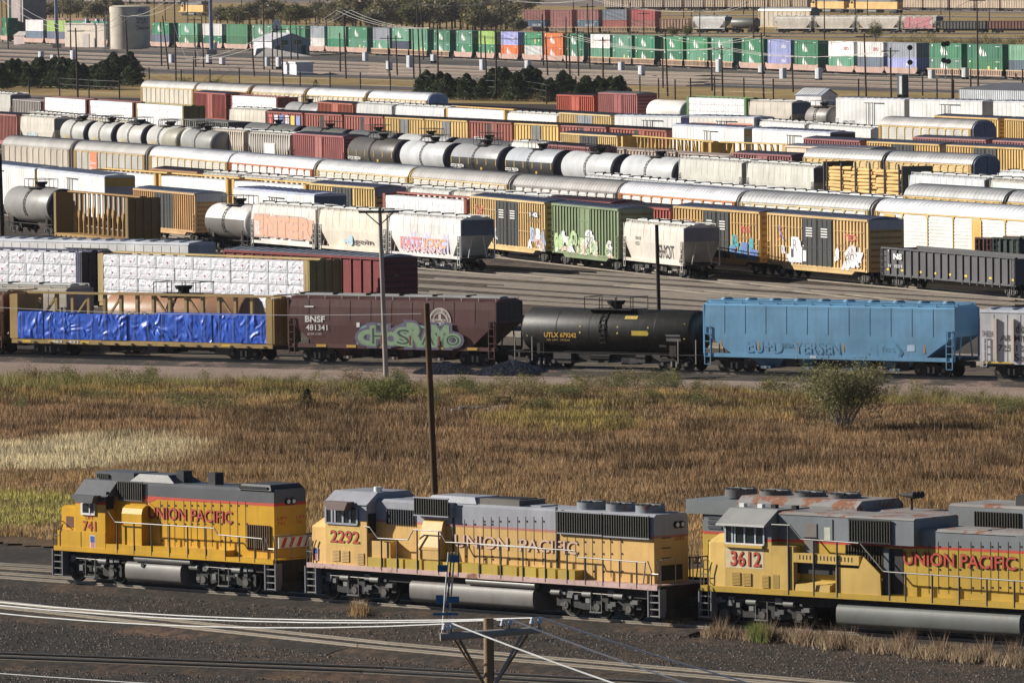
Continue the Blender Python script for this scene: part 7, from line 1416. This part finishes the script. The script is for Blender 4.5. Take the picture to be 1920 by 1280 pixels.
def mb_(r, L, D, h):
    b = MB()
    for i in range(int(L/.6)): x = -L/2+i*.6; b.box(x, x+.08, -.06, -.01, 0, h-.1, paint((.55, .58, .62)))
    b.build('cladding', r); 
    for x in (L*.02, L*.1): b = MB(); b.cyl((x, 3, h+.3), (x, 3, h+1.3), .4, STEEL, 10); b.cyl((x, 3, h+1.3), (x, 3, h+1.6), .7, STEEL, 10, .2); b.build('roof_vent', r)
block('ribbed pale metal shed with dark roof and two vents at right', 'shed', 'metal_shed', 1799, 197, 1990, 202, 16, 2.5, MET, paint((.12, .13, .15), .6), .5, mb_)
def small(name, label, cat, px, py, w_, d_, h, m=WHB, legs=False):
    r = thing(name, label, cat, None, None, loc=W(px, py), rz=-1.0); b = MB(); z0 = .5 if legs else 0; b.box(-w_/2, w_/2, -d_/2, d_/2, z0, h, m); b.box(-w_/2-.06, w_/2+.06, -d_/2-.06, d_/2+.06, h+.002, h+.1, m); b.build('cabinet_body', r)
    if legs:
        for x in (-w_/2, w_/2-.1): b = MB(); b.box(x, x+.1, -d_/2, d_/2, 0, .498, IRON); b.build('leg', r)
    b = MB(); b.box(-.1, w_/2-.1, -d_/2-.03, -d_/2-.004, z0+.15, h-.15, paint((.55, .56, .6))); b.build('door', r); return r
cab = [(77, 112), (100, 122), (137, 116), (322, 118), (392, 122), (402, 100), (417, 125), (501, 127), (523, 130), (685, 114), (730, 135), (768, 127), (813, 119), (905, 132), (990, 137), (1165, 134), (1203, 145), (1348, 135), (1428, 141), (1468, 150), (1535, 153), (1747, 150), (1810, 150)]
for i, (x, y) in enumerate(cab): small('relay_cabinet', f'pale trackside relay cabinet in the far yard, {ORD[i]} counting from the left', 'cabinet', x, y, 1.1, .8, 1.7+.3*(i % 3), legs=i % 2 == 0)
small('relay_cabinet', 'dark transformer box on legs above the white refrigerator cars', 'transformer', 1693, 184, 1.4, 1.2, 3.6, paint((.05, .07, .09)), True)
r = thing('satellite_dish', 'white satellite dish on its pole above the yard office', 'dish', None, loc=W(520, 110)); b = MB(); hh = 62/ (FPX/W(520, 110).y)
b.cyl((0, 0, 0), (0, 0, hh), .12, IRON, 6); b.build('pole', r); b = MB(); 
b.loft([[(.1+q*.0-.5*(1-(q/1.1)**2)*-1, q*math.cos(a), hh+q*1.3*math.sin(a)) for a in [i*math.pi/8 for i in range(16)]] for q in (1.1, .8, .4, .05)], WHITEM, True); b.build('dish', r); r.rotation_euler = (0, 0, 2.2)
# ---------------------------------------------------------------- utility poles: (base x, base y, top x, top y, cross-arm, radius)
PL = [(5, 80, 3, -5, 0), (15.5, 92, 11, -5, 0), (112, 119, 103, 45, 0), (133, 107, 131, -3, 0), (146, 184, 142, 53, 1), (240, 128, 235, 25, 2), (172, 40, 172, -8, 0), (289, 45, 289, -8, 0), (310, 40, 309, -8, 0), (303, 125, 301, 42, 0), (316, 131, 305, 30, 0), (330, 153, 327, -5, 1), (352, 44, 352, -6, 0), (386, 44, 385, -6, 0), (367, 126, 364, 33, 1), (382, 127, 378, 31, 0), (477, 144, 468, 32, 1), (495, 134, 494, 4, 0), (511, 132, 511, 55, 0), (531, 163, 527, 50, 1), (546, 115, 544, 25, 0), (559, 115, 555, 50, 0), (596, 100, 596, 17, 0), (581, 47, 581, -6, 0), (600, 42, 600, -6, 0), (638, 137, 637, 62, 0), (482, 47, 482, -5, 0), (445, 92, 444, 30, 0), (449, 92, 449, 30, 0), (453, 44, 453, -5, 0), (363, 155, 363, 107, 0), (649, 148, 644, 15, 1), (667, 48, 667, -6, 0), (675, 47, 674, -6, 0), (690, 53, 689, -6, 0), (730, 145, 727, 67, 1), (745, 143, 742, 67, 1), (776, 147, 774, 53, 0), (788, 145, 781, 1, 0), (794, 112, 789, 7, 0), (822, 178, 820, 47, 2), (868, 53, 868, -6, 0), (892, 57, 892, 15, 0), (902, 117, 901, 23, 0), (912, 145, 909, 68, 0), (912, 60, 912, -6, 0), (931, 186, 929, 50, 0), (938, 60, 938, -6, 0), (948, 58, 948, -6, 0), (753, 50, 753, -6, 0), (1010, 62, 1010, 16, 0), (1019, 123, 1016, 27, 0), (1027, 145, 1023, 70, 0), (1062, 130, 1061, 32, 0), (1069, 176, 1067, 62, 1), (1075, 63, 1075, -6, 0), (1085, 143, 1082, 53, 0), (1106, 133, 1101, 8, 1), (1111, 65, 1111, -6, 0), (1131, 172, 1130, 70, 1), (1181, 68, 1181, 5, 0), (1207, 68, 1207, 22, 1), (1243, 165, 1242, 73, 0), (1252, 181, 1247, 62, 1), (1282, 45, 1281, -6, 0), (1296, 32, 1296, -6, 0), (1312, 72, 1312, 18, 1), (1335, 170, 1333, 87, 1), (1355, 183, 1353, 85, 2), (1339, 30, 1339, -6, 0), (1394, 28, 1394, -6, 0), (1413, 75, 1412, -4, 1), (1432, 185, 1427, 62, 1), (1433, 70, 1433, -4, 0), (1463, 33, 1463, -6, 0), (1487, 173, 1485, 107, 0), (1546, 75, 1545, -5, 0), (1604, 34, 1603, -6, 0), (1627, 55, 1626, -6, 0), (1624, 181, 1620, 63, 1), (1671, 187, 1669, 90, 2), (1691, 26, 1691, -6, 0), (1764, 30, 1764, -6, 0), (1781, 62, 1780, -6, 0), (1834, 166, 1831, -4, 1), (1855, 40, 1854, -6, 1), (1785, 188, 1785, 130, 0), (1820, 166, 1820, 130, 0), (1917, 166, 1917, 130, 0)]
PW = {}
for i, (bx_, by_, tx_, ty_, arm) in enumerate(PL):
    B_ = W(bx_, by_); s_ = FPX/math.hypot(B_.x, B_.y); hh = (by_-ty_)/s_; dx = (tx_-bx_)/s_+.011*hh
    reg = 'left' if bx_ < 330 else 'left-centre' if bx_ < 650 else 'central' if bx_ < 1000 else 'right-centre' if bx_ < 1400 else 'right'
    r = thing('utility_pole', f'dark wooden pole in the distant yard, {ORD[i] if i < len(ORD) else "late"} in the {reg} stretch' , 'utility pole', None, 'utility poles of the far yard', loc=B_)
    up = hh > 13; r['label'] = f'{"tall" if up else "short"} dark far pole'+(' with cross-arm' if arm == 1 else ' with braced cross-arm' if arm == 2 else '')+', '
    PW[i] = (r, reg, bx_)
    b = MB(); b.cyl((0, 0, -.1), (dx, 0, hh), .26 if i == 5 else .17, WOODP, 7, .12); b.build('shaft', r)
    if arm:
        b = MB(); z = hh-.6; b.box(dx-1.4, dx+1.4, -.2, -.08, z, z+.14, WOODP)
        if arm == 2: b.cyl((dx-.9, -.15, z), (dx, -.15, z-1.1), .04, WOODP, 4); b.cyl((dx+.9, -.15, z), (dx, -.15, z-1.1), .04, WOODP, 4)
        b.build('cross_arm', r)
    r['top'] = 0; PW[i] += ((B_.x+dx, B_.y, hh-.45),)
for reg in {v[1] for v in PW.values()}:
    for k_, i in enumerate(sorted([i for i in PW if PW[i][1] == reg], key=lambda i: PW[i][2])):
        PW[i][0]['label'] += ORD[k_]+f' from the left in the {reg} yard'; del PW[i][0]['top']
# steel masts
for px, py, lab in ((397, 102, 'tall blue-grey steel light mast on a concrete base near the yard office'), (107, 90, 'tall blue-grey steel light mast left of the pump building')):
    B_ = W(px, py); r = thing('mast_and_lit_edge', lab, 'light mast', None, None, loc=B_); b = MB(); b.cyl((0, 0, 1.0), (-.2, 0, 16), .5, paint((.22, .26, .36), .5), 12, .35); b.build('mast', r); b = MB(); b.box(-1, 1, -1, 1, -.1, 1.05, CONC); b.build('base', r)
for px, py, h_, lab in ((1705, 149, 5.6, 'two-headed railway signal mast before the grey container'), (1773, 152, 6.4, 'four-headed railway signal mast before the green containers')):
    B_ = W(px, py); r = thing('signal_mast', lab, 'railway signal', None, None, loc=B_); b = MB(); b.cyl((0, 0, 0), (0, 0, h_), .1, STEEL, 8); b.build('pole', r)
    for z, xx in (((h_, .15), (h_-2.6, .15)) if px == 1705 else ((h_, -.3), (h_+.1, .35), (h_-2.8, -.3), (h_-3.0, .5))):
        b = MB(); b.cyl((xx, -.3, z), (xx, -.25, z), .48, BLACK, 14); b.cyl((xx, -.32, z), (xx, -.5, z), .2, BLACK, 10); b.box(xx-.15, xx+.15, -.25, -.0, z-.4, z+.4, BLACK); b.build('signal_head', r)
# fence behind the freight rows
fp = [(55, 182), (112, 180), (167, 184), (224, 187), (280, 160), (340, 165), (394, 163), (449, 162), (506, 166), (563, 168), (619, 170), (676, 170), (732, 172), (787, 175), (837, 182), (883, 184), (930, 187), (976, 186), (1025, 195), (1080, 180), (1148, 178), (1200, 180), (1235, 185), (1266, 187), (1295, 184), (1340, 182), (1395, 184), (1450, 186), (1610, 186), (1730, 180), (1757, 186), (1788, 188)]
r = thing('fence', 'long line of dark fence posts with thin wires behind the freight rows', 'fence', None, None, loc=W(960, 184)); o0 = r.location.copy(); P_ = [W(x, y) for x, y in fp]
for p in P_:
    b = MB(); q = p-o0; b.cyl((q.x, q.y, 0), (q.x, q.y, 3.2), .12, IRON, 6); b.build('post', r)
b = MB()
for a, c in zip(P_, P_[1:]):
    for z in (1.0, 2.0, 3.0): b.cyl(tuple(a-o0+Vector((0, 0, z))), tuple(c-o0+Vector((0, 0, z))), .012, STEEL, 3, None, False)
b.build('wire', r)
# wires
def span(b, a, c, sag, r_=.03, m=None, n=14):
    a, c = Vector(a), Vector(c); P = [a.lerp(c, i/n)-Vector((0, 0, sag*4*(i/n)*(1-i/n))) for i in range(n+1)]; b.path(P, r_, m or flat((.5, .47, .43), .5), 4)
def near_pole(x):
    return min(PW.values(), key=lambda v: abs(v[2]-x))[3]
def lines(label, xs, offs, r_=.035):
    b = MB(); pts = [near_pole(x) for x in xs]
    for a, c in zip(pts, pts[1:]):
        for o_ in offs: span(b, (a[0]+o_, a[1], a[2]), (c[0]+o_, c[1], c[2]), 1.2, r_)
    tagm(b.build('power_lines'), label, 'power lines').__setitem__('group', 'far power lines')
lines('thin pale wires between the far poles at left', (11, 142, 235, 327, 364, 527, 649), (-1.2, 1.2)); lines('thin pale wires strung over the green containers in the middle', (527, 649, 820, 1067, 1353), (-1.3, 0, 1.3)); lines('thin pale wires crossing the containers at right', (1252, 1432, 1624, 1834), (-1.2, 1.2)); lines('thin pale wires over the right-hand containers above the metal shed', (1353, 1671), (-1.3, 0, 1.3)); lines('thin high wires before the central wood', (644, 788, 938, 1111, 1312, 1413), (-1, 1))
# near poles
def bigpole(bx_, by_, tx_, ty_, r0, r1, label, m, arm=False):
    B_ = W(bx_, by_); s_ = FPX/math.hypot(B_.x, B_.y); hh = (by_-ty_)/s_; dx = (tx_-bx_)/s_+.011*hh
    r = thing('utility_pole', label, 'utility pole', None, None, loc=B_); b = MB(); b.cyl((0, 0, -.3), (dx, 0, hh), r0, m, 14, r1); b.build('shaft', r)
    if arm: b = MB(); b.box(dx-1.3, dx+1.2, -.25, -.13, hh-.35, hh-.2, paint((.05, .05, .05))); b.cyl((dx-.9, -.2, hh-.3), (dx, -.2, hh-1.1), .04, IRON, 5); b.cyl((dx+.9, -.2, hh-.3), (dx, -.2, hh-1.1), .04, IRON, 5); b.build('cross_arm', r)
    return r, B_+Vector((dx, 0, hh))
bigpole(724, 706, 712, 388, .165, .12, 'grey weathered wooden pole rising before the brown hopper car', paint((.34, .31, .28), .85, .4), True)
bigpole(816, 935, 800, 567, .17, .14, 'brown bare-topped wooden pole in the dry grass before the middle locomotive', paint((.10, .06, .025), .85, .4))
bigpole(1236, 600, 1231, 421, .14, .13, 'short black pole beside the empty tracks behind the black tank car', paint((.03, .015, .012), .8, .2))
bigpole(8, 560, 0, 290, .19, .16, 'dark brown pole at the left edge before the wrapped lumber', paint((.04, .022, .014), .85, .2))
# foreground pole with cross-arm and insulators
top = W(916, 1158, 11.8); r = thing('utility_pole', 'nearest brown wooden pole with a long cross-arm and white insulators at the bottom', 'utility pole', None, None, loc=(top.x, top.y, 0)); hh = top.z
WP = paint((.25, .17, .10), .85, .55); WA = paint((.38, .35, .32), .9, .3); b = MB(); b.cyl((0, 0, -.2), (0, 0, hh), .14, WP, 16, .12); b.build('shaft', r)
lft = W(826, 1178, 11.5); rgt = W(1014, 1160, 11.5); axx = (Vector((rgt.x, rgt.y, 0))-Vector((lft.x, lft.y, 0))); 
ay = axx.normalized(); P0 = Vector((lft.x-top.x, lft.y-top.y, 11.42)); P1 = Vector((rgt.x-top.x, rgt.y-top.y, 11.42)); off = Vector((0, -.22, 0))
# the arm passes just in front of the shaft
mid_ = (P0+P1)/2; sh_ = Vector((0, -.24-mid_.y, 0)); yawa = 0.0; P0 = Vector((P0.x, -.35, 11.40)); P1 = Vector((P1.x, -.12, 11.52))
def beam(b, p, q, w_, h_, m): 
    d_ = (q-p).normalized(); s__ = d_.cross(Vector((0, 0, 1))).normalized()*w_/2; u_ = s__.cross(d_).normalized()*h_/2; b.loft([[tuple(x+s__*i+u_*j) for i, j in ((-1, -1), (1, -1), (1, 1), (-1, 1))] for x in (p, q)], m)
b = MB(); b.cyl(P0, P1, .10, WA, 14, .08); b.build('cross_arm', r)
for s__ in (-1, 1): 
    b = MB(); e = (P0 if s__ < 0 else P1); q_ = e.lerp((P0+P1)/2, .38); beam(b, q_+Vector((0, .05, -.1)), Vector((s__*.03, -.17, 10.1)), .035, .07, WP if s__ < 0 else WA); beam(b, q_+Vector((.12*s__, .1, -.1)), Vector((s__*.1, .15, 10.15)), .03, .05, WP); b.build('brace', r)
b = MB(); b.box(-.14, .14, -.16, .1, 11.25, 11.85, WA) if False else None
INS = flat((.62, .66, .72), .15); heads = []
for px in (832, 846, 940, 954, 995, 1009):
    t_ = (px-826)/(1014-826); e = P0.lerp(P1, t_); b = MB(); b.cyl(e+Vector((0, 0, .08)), e+Vector((.03, 0, .2)), .015, IRON, 5); b.cyl(e+Vector((.03, 0, .17)), e+Vector((.03, 0, .23)), .075, INS, 12, .06); b.cyl(e+Vector((.03, 0, .231)), e+Vector((.03, 0, .29)), .05, INS, 10, .04); b.build('insulator', r); heads.append(Vector(r.location)+e+Vector((.03, 0, .3)))
WIRE = flat((.8, .79, .77), .4)
for i, (h0, lx, ly, rx_, ry_) in enumerate(((0, 0, 1127, 1330, 1330), (2, 0, 1113, 1380, 1300), (4, 0, 1108, 1500, 1290))):
    a, c = heads[h0], heads[h0+1]; w1 = W(-250, ly-9, 11.4); w2 = W(rx_+150, ry_+55, 9.5); b = MB(); b.path([a, c], .017, WIRE, 5); span(b, w1, a, .35, .017, WIRE, 10); span(b, c, w2, .1, .024, WIRE, 10)
    tagm(b.build('power_line'), ('lowest', 'middle', 'highest')[i]+' white wire tied to the foreground cross-arm', 'power line')
b = MB(); a = W(-200, 1246, 11.0); c = W(1000, 1312, 11.0); span(b, a, c, .1, .012, WIRE, 8); tagm(b.build('power_line'), 'white wire low in the left corner passing the bottom track', 'power line')
b = MB(); a = W(0, 712-120+0, 9) if False else W(-60, 572, 8); c = W(788, 587, 8); span(b, W(-60, 573, 7), W(790, 588, 7), .25, .02, flat((.5, .5, .5)), 24); tagm(b.build('wire_cable'), 'thin pale dashed cable before the blue-pack flatcar and brown hopper', 'cable')
# blue-panelled mast beside the middle locomotive
B_ = W(838, 1192); s_ = FPX/B_.y; r = thing('marker_mast', 'slim striped mast with blue panels before the middle locomotive fuel tank', 'mast', None, None, loc=B_); b = MB(); hh = 158/s_
for k_, (xx, c) in enumerate(((-.12, (.6, .6, .6)), (0, (.5, .33, .1)), (.12, (.62, .62, .62)))): b.cyl((xx-.08, 0, 0), (xx+.22, 0, hh), .035, flat(c), 6)
b.build('pole', r)
for y_, x0, x1, h_ in ((1046, 845, 863, 14), (1064, 822, 840, 13), (1122, 818, 832, 16), (1123, 838, 862, 12), (1150, 812, 860, 5)):
    b = MB(); z = (1192-y_)/s_; X0, X1 = (x0-838)/s_, (x1-838)/s_; b.box(X0, X1, -.06, -.04, z-h_/2/s_, z+h_/2/s_, flat((.03, .16, .36))); b.build('blue_panel', r)
for y_ in (1075, 1095, 1113, 1135): b = MB(); z = (1192-y_)/s_; x = -.08+.3*z/hh; b.cyl((x, 0, z-.08), (x, 0, z+.08), .05, flat((.55, .05, .04)) if y_ in (1075, 1113) else flat((.03, .06, .3)), 8); b.build('band', r)
# concrete rubble with a red can
c0 = W(905, 785); b = MB()
for k_ in range(14): x, y = R.uniform(-1.6, 1.4), R.uniform(-2, 2); s2 = R.uniform(.25, .6); b.loft([[(x+s2*math.cos(a+k_)*R.uniform(.8, 1.2), y+s2*math.sin(a+k_), -.1) for a in (0, 1.2, 2.4, 3.6, 4.8)], [(x+s2*.6*math.cos(a+k_), y+s2*.6*math.sin(a+k_), .45+.5*s2) for a in (0, 1.2, 2.4, 3.6, 4.8)]], paint((.30, .30, .31), .9, .4))
o = tagm(b.build('rubble_heap'), 'heap of grey broken concrete in the grass', 'rubble'); o.location = c0
B_ = W(946, 782); r = thing('hydrant_stand', 'red pot-shaped fitting in a dark frame beside the grey rubble', 'stand', None, None, loc=B_); b = MB(); b.cyl((0, 0, .25), (0, 0, .7), .18, paint((.42, .12, .10)), 12, .25); b.cyl((0, 0, .7), (0, 0, .95), .25, paint((.42, .12, .10)), 12, .1); b.build('pot', r)
b = MB(); 
for x in (-.3, .3): b.box(x-.03, x+.03, -.05, .05, 0, 1.15, IRON)
b.box(-.3, .3, -.05, .05, 1.1, 1.16, IRON); b.cyl((0, 0, 1.1), (0, 0, 1.7), .02, IRON, 5); b.build('frame', r)
# ---------------------------------------------------------------- air
hm = bpy.data.materials.new('haze'); hm.use_nodes = True; nt = hm.node_tree; nt.nodes.remove(nt.nodes['Principled BSDF'])
pv = nt.nodes.new('ShaderNodeVolumePrincipled'); pv.inputs['Color'].default_value = (.85, .88, .95, 1); pv.inputs['Density'].default_value = .000022; pv.inputs['Anisotropy'].default_value = .3
nt.links.new(pv.outputs[0], nt.nodes['Material Output'].inputs['Volume'])
b = MB(); b.box(-1600, 1600, -500, 7100, -1.4, 32, hm); o = b.build('haze'); o['kind'] = 'stuff'; o['label'] = 'thin pale haze over the far yard'
